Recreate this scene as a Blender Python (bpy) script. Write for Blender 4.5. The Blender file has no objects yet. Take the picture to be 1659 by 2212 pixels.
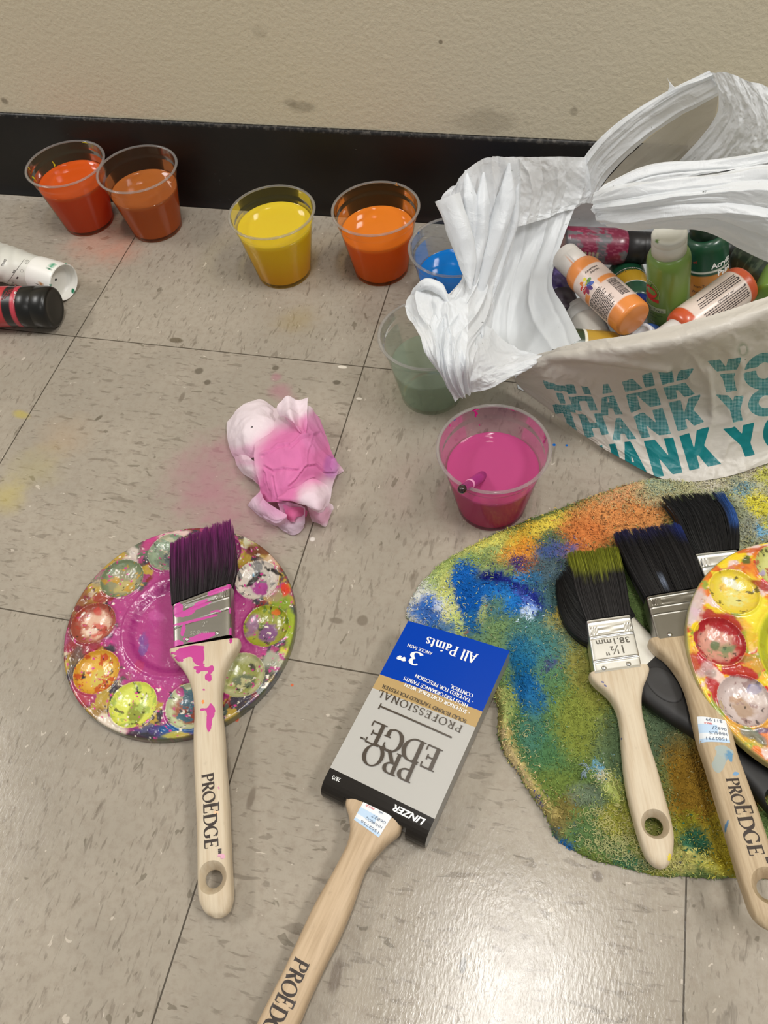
import bpy, math, random
import numpy as np
from mathutils import Vector, Euler
random.seed(11); rng = np.random.default_rng(11)
SC = bpy.context.scene; COL = SC.collection
# ------------------------------------------------------------------ camera
CAM = np.array([.4951, -.53956, .57406]); ROT = (.60504, .08308, .22095); FPX = 1806.81754
RM = np.array(Euler(ROT, 'XYZ').to_matrix())
cd = bpy.data.cameras.new('camera'); cam = bpy.data.objects.new('camera', cd); COL.objects.link(cam)
cam.location = CAM; cam.rotation_euler = ROT
cd.sensor_fit = 'VERTICAL'; cd.sensor_height = 36; cd.lens = FPX / 2212 * 36; cd.clip_start = .01
SC.camera = cam
def ray(px, py): return RM @ np.array([(px - 829.5) / FPX, -(py - 1106) / FPX, -1.0])
def atz(px, py, z=0.0):
    d = ray(px, py); return CAM + d * (z - CAM[2]) / d[2]
def aty(px, py, y):
    d = ray(px, py); return CAM + d * (y - CAM[1]) / d[1]
def atd(px, py, dep): return CAM + ray(px, py) * dep
def toplane(px, py, o, n):
    d = ray(px, py); return CAM + d * (np.dot(o - CAM, n) / np.dot(d, n))
def pix(P):
    q = (np.atleast_2d(P) - CAM) @ RM
    return np.stack([829.5 + FPX * q[:, 0] / -q[:, 2], 1106 - FPX * q[:, 1] / -q[:, 2]], 1)
def unit(v): v = np.asarray(v, float); return v / np.linalg.norm(v)
def lin(c):
    c = np.asarray(c, float) / 255.0
    return np.where(c <= .04045, c / 12.92, ((c + .055) / 1.055) ** 2.4)
# ------------------------------------------------------------------ noise
def _h(ix, iy, iz, s):
    h = (ix * 374761393 + iy * 668265263 + iz * 2147483647 + s * 974634777) & 0xFFFFFFFF
    h = ((h ^ (h >> 13)) * 1274126177) & 0xFFFFFFFF
    h = (h ^ (h >> 16)) & 0xFFFFFFFF
    return h.astype(np.float64) / 4294967295.0
def vn(p, s=0):
    p = np.asarray(p, float)
    if p.shape[1] == 2: p = np.c_[p, np.zeros(len(p))]
    i = np.floor(p).astype(np.int64); f = p - i; f = f * f * (3 - 2 * f); r = 0
    for a in (0, 1):
        for b in (0, 1):
            for c in (0, 1):
                w = (f[:, 0] if a else 1 - f[:, 0]) * (f[:, 1] if b else 1 - f[:, 1]) * (f[:, 2] if c else 1 - f[:, 2])
                r = r + w * _h(i[:, 0] + a, i[:, 1] + b, i[:, 2] + c, s)
    return r * 2 - 1
def fbm(p, s=0, o=4, g=.5):
    p = np.asarray(p, float); a = 1; r = 0; t = 0
    for k in range(o):
        r = r + a * vn(p * 2 ** k + 17.3 * k, s + k); t += a; a *= g
    return r / t
def sst(a, b, x):
    t = np.clip((x - a) / (b - a), 0, 1); return t * t * (3 - 2 * t)
# ------------------------------------------------------------------ object helpers
OFF = {}
def tag(o, label, cat, group=None, kind=None):
    o['label'] = label; o['category'] = cat
    if group: o['group'] = group
    if kind: o['kind'] = kind
    return o
def thing(name, label, cat, loc, group=None):
    o = bpy.data.objects.new(name, None); COL.objects.link(o)
    o.empty_display_size = .02
    o.location = loc; OFF[o.name] = np.array(loc, float)
    return tag(o, label, cat, group)
def mk(name, V, Fs, mats, parent=None, smooth=True, fm=None, col=None, dec=None, vec=None, flt=None, loc=None, label=None):
    V = np.asarray(V, float).reshape(-1, 3)
    off = OFF[parent.name] if parent is not None else (np.zeros(3) if loc is None else np.asarray(loc, float))
    me = bpy.data.meshes.new(name)
    me.from_pydata((V - off).tolist(), [], [list(map(int, f)) for f in Fs])
    if not isinstance(mats, (list, tuple)): mats = [mats]
    for m in mats: me.materials.append(m)
    if fm is not None: me.polygons.foreach_set('material_index', np.asarray(fm, np.int32))
    me.polygons.foreach_set('use_smooth', np.full(len(me.polygons), bool(smooth)))
    for nm, arr in (('Col', col), ('Dec', dec)):
        if arr is not None:
            arr = np.asarray(arr, np.float32)
            if arr.shape[1] == 3: arr = np.c_[arr, np.ones(len(arr), np.float32)]
            a = me.attributes.new(nm, 'FLOAT_COLOR', 'POINT'); a.data.foreach_set('color', arr.astype(np.float32).ravel())
    if vec is not None:
        a = me.attributes.new('lc', 'FLOAT_VECTOR', 'POINT'); a.data.foreach_set('vector', np.asarray(vec, np.float32).ravel())
    for k, arr in (flt or {}).items():
        a = me.attributes.new(k, 'FLOAT', 'POINT'); a.data.foreach_set('value', np.asarray(arr, np.float32).ravel())
    me.update()
    o = bpy.data.objects.new(name, me); COL.objects.link(o)
    OFF[o.name] = off
    if parent is not None: o.parent = parent
    else: o.location = off
    if label: o['label'] = label
    return o
class MB:
    def __init__(s): s.V = []; s.F = []; s.M = []; s.n = 0; s.C = []
    def add(s, V, F, m=0, c=None):
        V = np.asarray(V, float).reshape(-1, 3)
        s.V.append(V); s.F += [[i + s.n for i in f] for f in F]; s.M += [m] * len(F); s.n += len(V)
        if c is not None:
            c = np.asarray(c, float); s.C.append(np.tile(c, (len(V), 1)) if c.ndim == 1 else c)
    def build(s, name, mats, parent=None, **k):
        V = np.concatenate(s.V)
        if s.C: k['col'] = np.concatenate(s.C)
        return mk(name, V, s.F, mats, parent, fm=s.M, **k)
def gridf(r, c, wrap=False):
    F = []
    for i in range(r - 1):
        for j in range(c if wrap else c - 1):
            k = (j + 1) % c
            F.append((i * c + j, i * c + k, (i + 1) * c + k, (i + 1) * c + j))
    return F
def frame(a, hint=(0, 0, 1)):
    a = unit(a); e1 = np.asarray(hint, float) - np.dot(hint, a) * a
    if np.linalg.norm(e1) < 1e-6: e1 = np.array([1, 0, 0.]) - a[0] * a
    e1 = unit(e1); return a, e1, np.cross(a, e1)
def lathe(prof, n=48, o=(0, 0, 0), a=(0, 0, 1), hint=(1, 0, 0), cap0=False, cap1=False):
    a, e1, e2 = frame(a, hint); o = np.asarray(o, float); V = []
    for r, z in prof:
        for k in range(n):
            t = 2 * math.pi * k / n
            V.append(o + a * z + (e1 * math.cos(t) + e2 * math.sin(t)) * r)
    F = gridf(len(prof), n, True)
    if cap0: F.append(tuple(range(n))[::-1])
    if cap1: F.append(tuple(range((len(prof) - 1) * n, len(prof) * n)))
    return np.array(V), F
def tube(pts, r, n=8, caps=True):
    pts = np.asarray(pts, float); rs = np.full(len(pts), r) if np.isscalar(r) else np.asarray(r)
    V = []; h = np.array([0.31, .22, .92])
    for i, p in enumerate(pts):
        t = pts[min(i + 1, len(pts) - 1)] - pts[max(i - 1, 0)]
        a, e1, e2 = frame(t, h)
        for k in range(n):
            q = 2 * math.pi * k / n; V.append(p + (e1 * math.cos(q) + e2 * math.sin(q)) * rs[i])
    F = gridf(len(pts), n, True)
    if caps: F += [tuple(range(n))[::-1], tuple(range((len(pts) - 1) * n, len(pts) * n))]
    return np.array(V), F
def crv(ctrl, n):                                # Catmull-Rom along axis 0
    c = np.asarray(ctrl, float); m = len(c)
    e = np.concatenate([[2 * c[0] - c[1]], c, [2 * c[-1] - c[-2]]])
    u = np.linspace(0, m - 1, n); i = np.minimum(u.astype(int), m - 2); t = (u - i).reshape((-1,) + (1,) * (c.ndim - 1))
    p0, p1, p2, p3 = e[i], e[i + 1], e[i + 2], e[i + 3]
    return .5 * (2 * p1 + (p2 - p0) * t + (2 * p0 - 5 * p1 + 4 * p2 - p3) * t ** 2 + (3 * p1 - p0 - 3 * p2 + p3) * t ** 3)
def patch(ctrl, nu, nv):
    a = crv(ctrl, nu); return np.swapaxes(crv(np.swapaxes(a, 0, 1), nv), 0, 1)
def gnorm(G):
    du = np.gradient(G, axis=0); dv = np.gradient(G, axis=1)
    n = np.cross(du, dv); return n / (np.linalg.norm(n, axis=2, keepdims=True) + 1e-12)
# ------------------------------------------------------------------ materials
def newmat(name):
    m = bpy.data.materials.new(name); m.use_nodes = True; nt = m.node_tree
    b = nt.nodes['Principled BSDF']; return m, nt, b
def nd(nt, t, **k):
    n = nt.nodes.new(t)
    for a, v in k.items(): setattr(n, a, v)
    return n
def bumpn(nt, b, scale, strength, dist=.001, coord='Object', detail=4, rough=.5, vecscale=None):
    tc = nd(nt, 'ShaderNodeTexCoord'); no = nd(nt, 'ShaderNodeTexNoise')
    no.inputs['Scale'].default_value = scale; no.inputs['Detail'].default_value = detail; no.inputs['Roughness'].default_value = rough
    src = tc.outputs[coord]
    if vecscale:
        mp = nd(nt, 'ShaderNodeMapping'); mp.inputs['Scale'].default_value = vecscale
        nt.links.new(src, mp.inputs['Vector']); src = mp.outputs['Vector']
    nt.links.new(src, no.inputs['Vector'])
    bu = nd(nt, 'ShaderNodeBump'); bu.inputs['Strength'].default_value = strength; bu.inputs['Distance'].default_value = dist
    nt.links.new(no.outputs['Fac'], bu.inputs['Height']); nt.links.new(bu.outputs['Normal'], b.inputs['Normal'])
    return no
def pmat(name, rgb, rough=.5, metal=0, spec=.5, coat=0, bump=None, var=0, sss=0, sssr=(.01, .006, .004), trans=0):
    m, nt, b = newmat(name); c = list(lin(rgb)) + [1]
    b.inputs['Base Color'].default_value = c; b.inputs['Roughness'].default_value = rough
    b.inputs['Metallic'].default_value = metal; b.inputs['Specular IOR Level'].default_value = spec
    b.inputs['Coat Weight'].default_value = coat; b.inputs['Coat Roughness'].default_value = .15
    if sss:
        b.inputs['Subsurface Weight'].default_value = sss; b.inputs['Subsurface Radius'].default_value = sssr; b.inputs['Subsurface Scale'].default_value = 1
    no = bumpn(nt, b, *bump) if bump else None
    if var:
        tc = nd(nt, 'ShaderNodeTexCoord'); n2 = nd(nt, 'ShaderNodeTexNoise'); n2.inputs['Scale'].default_value = 90; n2.inputs['Detail'].default_value = 5
        nt.links.new(tc.outputs['Object'], n2.inputs['Vector'])
        mx = nd(nt, 'ShaderNodeMix', data_type='RGBA', blend_type='MULTIPLY'); mx.inputs[0].default_value = var
        mx.inputs[6].default_value = c; nt.links.new(n2.outputs['Color'], mx.inputs[7]); nt.links.new(mx.outputs[2], b.inputs['Base Color'])
    return m
def vmat(name, rough=.5, spec=.5, coat=0, bump=None, metal=0, coatr=.15):
    m, nt, b = newmat(name)
    at = nd(nt, 'ShaderNodeAttribute', attribute_name='Col'); nt.links.new(at.outputs['Color'], b.inputs['Base Color'])
    b.inputs['Roughness'].default_value = rough; b.inputs['Specular IOR Level'].default_value = spec; b.inputs['Metallic'].default_value = metal
    b.inputs['Coat Weight'].default_value = coat; b.inputs['Coat Roughness'].default_value = coatr
    if bump: bumpn(nt, b, *bump)
    return m
def decal(nt, b, base, rough=None, decrough=.35):
    """mix Dec.rgb over base where the Dec alpha crosses one half (crisp edge)"""
    at = nd(nt, 'ShaderNodeAttribute', attribute_name='Dec')
    mr = nd(nt, 'ShaderNodeMapRange'); mr.inputs['From Min'].default_value = .47; mr.inputs['From Max'].default_value = .53
    nt.links.new(at.outputs['Alpha'], mr.inputs['Value'])
    mx = nd(nt, 'ShaderNodeMix', data_type='RGBA'); nt.links.new(mr.outputs['Result'], mx.inputs[0])
    nt.links.new(base, mx.inputs[6]); nt.links.new(at.outputs['Color'], mx.inputs[7]); nt.links.new(mx.outputs[2], b.inputs['Base Color'])
    return mr
# ------------------------------------------------------------------ painting in colour attributes
def ell(P, cx, cy, rx, ry, ang=0):
    """signed measure of a blob: 1 at centre, 0 on the rim"""
    a = math.radians(ang); dx = P[:, 0] - cx; dy = P[:, 1] - cy
    u = (dx * math.cos(a) + dy * math.sin(a)) / rx; v = (-dx * math.sin(a) + dy * math.cos(a)) / ry
    return 1 - np.sqrt(u * u + v * v)
def seg(P, pts, w):
    d = np.full(len(P), 1e9); pts = np.asarray(pts, float)
    for a, b in zip(pts[:-1], pts[1:]):
        ab = b - a; t = np.clip(((P - a) @ ab) / (ab @ ab), 0, 1); d = np.minimum(d, np.linalg.norm(P - a - t[:, None] * ab, axis=1))
    return 1 - d / w
def blend(col, mask, rgb): return col * (1 - mask[:, None]) + lin(rgb) * mask[:, None]
# ------------------------------------------------------------------ floor, wall, baseboard, lights
T = .3048
def M_(nt, op, a, b=None, c=None):
    n = nd(nt, 'ShaderNodeMath', operation=op)
    for i, v in enumerate((a, b, c)):
        if v is None: continue
        if isinstance(v, (int, float)): n.inputs[i].default_value = v
        else: nt.links.new(v, n.inputs[i])
    return n.outputs[0]
def mixc(nt, f, a, b):
    mx = nd(nt, 'ShaderNodeMix', data_type='RGBA')
    for i, v in ((0, f), (6, a), (7, b)):
        if isinstance(v, (int, float)): mx.inputs[i].default_value = v
        elif isinstance(v, tuple): mx.inputs[i].default_value = list(lin(v)) + [1]
        else: nt.links.new(v, mx.inputs[i])
    return mx.outputs[2]
def mrange(nt, v, a, b, c=0, d=1, smooth=True):
    mr = nd(nt, 'ShaderNodeMapRange'); mr.interpolation_type = 'SMOOTHSTEP' if smooth else 'LINEAR'
    nt.links.new(v, mr.inputs['Value'])
    for k, x in (('From Min', a), ('From Max', b), ('To Min', c), ('To Max', d)): mr.inputs[k].default_value = x
    return mr.outputs['Result']
def noise_(nt, vec, scale, detail=2, rough=.5, mapscale=None, loc=None, rot=None, dist=0):
    if mapscale or loc or rot:
        mp = nd(nt, 'ShaderNodeMapping')
        if mapscale: mp.inputs['Scale'].default_value = mapscale
        if loc: mp.inputs['Location'].default_value = loc
        if rot: mp.inputs['Rotation'].default_value = (0, 0, rot)
        nt.links.new(vec, mp.inputs['Vector']); vec = mp.outputs['Vector']
    n = nd(nt, 'ShaderNodeTexNoise'); n.inputs['Scale'].default_value = scale; n.inputs['Detail'].default_value = detail; n.inputs['Roughness'].default_value = rough
    n.inputs['Distortion'].default_value = dist
    nt.links.new(vec, n.inputs['Vector']); return n
m, nt, b = newmat('vinyl_tile')
tc = nd(nt, 'ShaderNodeTexCoord'); V0 = tc.outputs['Object']
sx = nd(nt, 'ShaderNodeSeparateXYZ'); nt.links.new(V0, sx.inputs[0])
ux = M_(nt, 'DIVIDE', sx.outputs[0], T); uy = M_(nt, 'DIVIDE', sx.outputs[1], T)
chk = M_(nt, 'MODULO', M_(nt, 'ADD', M_(nt, 'ADD', M_(nt, 'FLOOR', ux), M_(nt, 'FLOOR', uy)), 100.0), 2.0)
dl = M_(nt, 'MINIMUM', M_(nt, 'PINGPONG', ux, .5), M_(nt, 'PINGPONG', uy, .5))
line = M_(nt, 'LESS_THAN', dl, .0019)
def fleck(scale, k, th0, th1, off, ang):
    a = noise_(nt, V0, scale, 3, .55, (k, 1, 1), (off, 1.7 * off, 0), ang, .5); c = noise_(nt, V0, scale, 3, .55, (1, k, 1), (off, 2.1 * off, 0), -ang, .5)
    mm = nd(nt, 'ShaderNodeMix', data_type='FLOAT'); nt.links.new(chk, mm.inputs[0]); nt.links.new(c.outputs['Fac'], mm.inputs[2]); nt.links.new(a.outputs['Fac'], mm.inputs[3])
    return mrange(nt, mm.outputs[0], th0, th1)
big = noise_(nt, V0, 7, 3)
base = mixc(nt, mrange(nt, big.outputs['Fac'], .35, .65), (163, 154, 140), (151, 143, 130))
mot = noise_(nt, V0, 160, 4, .65)
base = mixc(nt, mrange(nt, mot.outputs['Fac'], .4, .75, 0, .5), base, (136, 124, 111))
f1 = fleck(165, .27, .60, .68, .3, .12); f2 = fleck(300, .3, .58, .68, 3.3, -.2); f3 = fleck(110, .42, .675, .70, 7.1, .3)
lf = fleck(170, .5, .695, .72, 5.5, .2)
base = mixc(nt, M_(nt, 'MULTIPLY', f2, .38), base, (104, 93, 82))
base = mixc(nt, M_(nt, 'MULTIPLY', f1, .45), base, (98, 88, 76))
base = mixc(nt, M_(nt, 'MULTIPLY', f3, .6), base, (98, 90, 76))
base = mixc(nt, M_(nt, 'MULTIPLY', lf, .6), base, (205, 194, 180))
# paint stains and spots, each with a ragged rim
rag = noise_(nt, V0, 55, 4, .6); rag2 = noise_(nt, V0, 12, 3, .6)
def stain(base, px, py, r, rgb, amt, soft=.5, sxy=(1, 1), ang=0):
    c = atz(px, py); mp = nd(nt, 'ShaderNodeMapping', vector_type='TEXTURE')
    mp.inputs['Location'].default_value = (c[0], c[1], 0); mp.inputs['Rotation'].default_value = (0, 0, ang); mp.inputs['Scale'].default_value = (r * sxy[0], r * sxy[1], r)
    nt.links.new(V0, mp.inputs['Vector']); ln = nd(nt, 'ShaderNodeVectorMath', operation='LENGTH'); nt.links.new(mp.outputs['Vector'], ln.inputs[0])
    d = M_(nt, 'ADD', ln.outputs['Value'], M_(nt, 'MULTIPLY', M_(nt, 'SUBTRACT', rag.outputs['Fac'], .5), 1.1 if soft < .8 else 1.6))
    return mixc(nt, M_(nt, 'MULTIPLY', mrange(nt, d, 1 + soft, 1 - soft), amt), base, rgb)
pk = (164, 104, 124)
for a in ((452, 1010, .028, pk, .36, .9), (470, 1080, .024, pk, .34, .9), (545, 1110, .022, pk, .34, .9), (440, 1060, .032, pk, .22, .95), (520, 1180, .026, pk, .28, .9),
          (605, 845, .009, pk, .5, .7), (597, 815, .005, pk, .5, .6), (623, 865, .007, pk, .3, .8), (500, 970, .015, pk, .3, .9),
          (45, 895, .006, (176, 160, 60), .6, .4, (1.5, .8), -.2), (75, 1010, .02, (170, 160, 90), .25, .9), (12, 1075, .015, (186, 170, 70), .4, .9), (140, 945, .02, (176, 140, 96), .2, .95),
          (640, 690, .015, (150, 130, 70), .3, .9), (215, 520, .03, (196, 120, 96), .35, .9), (265, 545, .018, (196, 120, 96), .3, .9),
          (1197, 961, .0014, (20, 100, 180), 1, .25), (1224, 962, .0011, (20, 100, 180), 1, .25), (631, 1480, .0011, (200, 90, 50), .9, .3), (512, 1555, .0014, (190, 80, 50), .9, .3),
          (740, 793, .0035, (226, 218, 205), .9, .2, (1.3, .6)), (776, 861, .002, (226, 218, 205), .8, .3, (1.4, .7)), (675, 1165, .002, (220, 214, 205), .8, .3),
          (727, 826, .0035, (84, 76, 64), .8, .25, (1.1, .8)), (595, 795, .003, (92, 84, 72), .8, .3), (448, 826, .003, (92, 84, 72), .8, .3), (430, 801, .004, (92, 84, 72), .8, .3),
          (380, 735, .005, (96, 86, 70), .85, .25, (1.5, .7)), (213, 903, .003, (92, 84, 70), .8, .3, (.7, 1.5), -.6), (393, 858, .004, (110, 100, 88), .7, .3, (.6, 1.6)), (728, 1341, .004, (112, 102, 90), .8, .25, (1.5, .7)), (783, 1340, .004, (112, 102, 90), .8, .3),
          (1290, 1893, .0035, (110, 100, 90), .8, .3), (1000, 2085, .003, (90, 88, 84), .8, .3, (.6, 1.4)), (543, 1723, .005, (112, 100, 88), .7, .35, (.5, 1.5)), (725, 2105, .006, (112, 100, 88), .7, .3, (.6, 1.5))):
    base = stain(base, *a)
base = mixc(nt, M_(nt, 'MULTIPLY', line, .85), base, (52, 44, 34))
nt.links.new(base, b.inputs['Base Color'])
rn = noise_(nt, V0, 30, 5, .7)
nt.links.new(mrange(nt, rn.outputs['Fac'], .3, .7, .13, .22), b.inputs['Roughness'])
b.inputs['Specular IOR Level'].default_value = .5
fine = noise_(nt, V0, 420, 5, .6, (1, .45, 1)); bu = nd(nt, 'ShaderNodeBump'); bu.inputs['Strength'].default_value = .15; bu.inputs['Distance'].default_value = .0008
hh = M_(nt, 'SUBTRACT', fine.outputs['Fac'], M_(nt, 'MULTIPLY', line, 1.5)); nt.links.new(hh, bu.inputs['Height']); nt.links.new(bu.outputs['Normal'], b.inputs['Normal'])
o = mk('floor', [(-3, -3, 0), (4, -3, 0), (4, .235, 0), (-3, .235, 0), (-3, -3, -.03), (4, -3, -.03), (4, .235, -.03), (-3, .235, -.03)],
       [(0, 1, 2, 3), (7, 6, 5, 4), (0, 4, 5, 1), (1, 5, 6, 2), (2, 6, 7, 3), (3, 7, 4, 0)], m, smooth=False); o['kind'] = 'structure'
# wall
YW = .2295
m, nt, b = newmat('painted_wall'); tc = nd(nt, 'ShaderNodeTexCoord'); V0 = tc.outputs['Object']
n1 = noise_(nt, V0, 3, 3); n2 = noise_(nt, V0, 45, 4, .6); n3 = noise_(nt, V0, 9, 4, .7, (1, 1, 2.2), (4.4, 0, 1))
base = mixc(nt, n1.outputs['Fac'], (222, 212, 187), (214, 204, 178))
base = mixc(nt, mrange(nt, n2.outputs['Fac'], .68, .8, 0, .3), base, (140, 124, 102))
base = mixc(nt, mrange(nt, n3.outputs['Fac'], .68, .78, 0, .35), base, (146, 128, 104))
for (px, py, r, amt, ax) in ((655, 231, .005, .35, 2.6), (952, 91, .0017, .7, 1), (625, 222, .004, .28, 1.5), (10, 218, .004, .6, 1), (1240, 240, .004, .4, 1), (1050, 262, .012, .25, 3), (560, 70, .006, .15, 1.2)):
    c = aty(px, py, YW); mp = nd(nt, 'ShaderNodeMapping', vector_type='TEXTURE'); mp.inputs['Location'].default_value = c; mp.inputs['Scale'].default_value = (r * ax, 1, r)
    nt.links.new(V0, mp.inputs['Vector']); ln = nd(nt, 'ShaderNodeVectorMath', operation='LENGTH'); nt.links.new(mp.outputs['Vector'], ln.inputs[0])
    d = M_(nt, 'ADD', ln.outputs['Value'], M_(nt, 'MULTIPLY', M_(nt, 'SUBTRACT', n2.outputs['Fac'], .5), 1.5))
    base = mixc(nt, M_(nt, 'MULTIPLY', mrange(nt, d, 1.4, .5), amt), base, (96, 84, 66))
nt.links.new(base, b.inputs['Base Color']); b.inputs['Roughness'].default_value = .75; b.inputs['Specular IOR Level'].default_value = .25
nb = noise_(nt, V0, 230, 5, .6); bu = nd(nt, 'ShaderNodeBump'); bu.inputs['Strength'].default_value = .42; bu.inputs['Distance'].default_value = .0014
nt.links.new(nb.outputs['Fac'], bu.inputs['Height']); nt.links.new(bu.outputs['Normal'], b.inputs['Normal'])
o = mk('wall_back', [(-3, YW, 0), (4, YW, 0), (4, YW, 2.7), (-3, YW, 2.7), (-3, YW + .05, 0), (4, YW + .05, 0), (4, YW + .05, 2.7), (-3, YW + .05, 2.7)],
       [(0, 1, 2, 3), (7, 6, 5, 4), (0, 4, 5, 1), (1, 5, 6, 2), (2, 6, 7, 3), (3, 7, 4, 0)], m, smooth=False); o['kind'] = 'structure'
# rubber cove baseboard
m, nt, b = newmat('black_rubber'); tc = nd(nt, 'ShaderNodeTexCoord'); V0 = tc.outputs['Object']
sx = nd(nt, 'ShaderNodeSeparateXYZ'); nt.links.new(V0, sx.inputs[0])
sc = noise_(nt, V0, 60, 6, .75, (1, 1, 1.5)); sc2 = noise_(nt, V0, 14, 3, .6)
base = mixc(nt, mrange(nt, sc2.outputs['Fac'], .35, .7), (13, 12, 11), (21, 17, 15))
base = mixc(nt, M_(nt, 'MULTIPLY', mrange(nt, sc.outputs['Fac'], .64, .72), mrange(nt, sc2.outputs['Fac'], .45, .7, .1, .7)), base, (62, 62, 60))
dust = noise_(nt, V0, 220, 3, .6)
top = M_(nt, 'MULTIPLY', mrange(nt, sx.outputs[2], .095, .0995), mrange(nt, dust.outputs['Fac'], .45, .75, .0, .6)); base = mixc(nt, top, base, (110, 104, 96))
spk = mrange(nt, dust.outputs['Fac'], .76, .8); base = mixc(nt, M_(nt, 'MULTIPLY', spk, .6), base, (150, 146, 140))
nt.links.new(base, b.inputs['Base Color']); b.inputs['Roughness'].default_value = .42; b.inputs['Specular IOR Level'].default_value = .45
bu = nd(nt, 'ShaderNodeBump'); bu.inputs['Strength'].default_value = .2; bu.inputs['Distance'].default_value = .001; nt.links.new(sc.outputs['Fac'], bu.inputs['Height']); nt.links.new(bu.outputs['Normal'], b.inputs['Normal'])
prof = [(YW, .1002), (YW - .0015, .1002), (YW - .003, .0992), (YW - .0038, .096), (YW - .004, .05), (YW - .004, .022), (YW - .0046, .014), (YW - .006, .008), (YW - .0078, .004), (YW - .0092, .0018), (YW - .0098, .0008), (YW - .0098, 0)]
xs = np.linspace(-3, 4, 141); V = []
for y, z in prof:
    for x in xs: V.append((x, y + .0007 * math.sin(x * 5.1) * (z < .09), z))
o = mk('baseboard_back', V, gridf(len(prof), len(xs)), m); o['kind'] = 'structure'
# ceiling panels of the room: two rows of fluorescent troffers
def area(name, loc, sx, sy, watt, col=(1, .98, .945)):
    l = bpy.data.lights.new(name, 'AREA'); l.shape = 'RECTANGLE'; l.size = sx; l.size_y = sy; l.energy = watt; l.color = col
    o = bpy.data.objects.new(name, l); COL.objects.link(o); o.location = loc
area('ceiling_panel_near', (.60, -.34, 2.62), .15, .72, 24)
area('ceiling_panel_left', (-2.1, -.35, 2.62), .5, 1.1, 54)
area('ceiling_panel_right', (2.2, -.40, 2.62), .5, 1.1, 54)
area('ceiling_panel_room', (.4, -2.7, 2.62), 1.2, .6, 16)
w = bpy.data.worlds.new('room'); SC.world = w; w.use_nodes = True
w.node_tree.nodes['Background'].inputs['Color'].default_value = (1, .965, .92, 1); w.node_tree.nodes['Background'].inputs['Strength'].default_value = .25
vs = SC.view_settings; vs.view_transform = 'Standard'; vs.look = 'None'; vs.gamma = 1; vs.use_curve_mapping = False; vs.exposure = -0.07
# ------------------------------------------------------------------ lettering
def arc(cx, cy, rx, ry, a0, a1, n=14):
    t = np.radians(np.linspace(a0, a1, n)); return [(cx + rx * math.cos(k), cy + ry * math.sin(k)) for k in t]
def L_(*p): return list(p)
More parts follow.
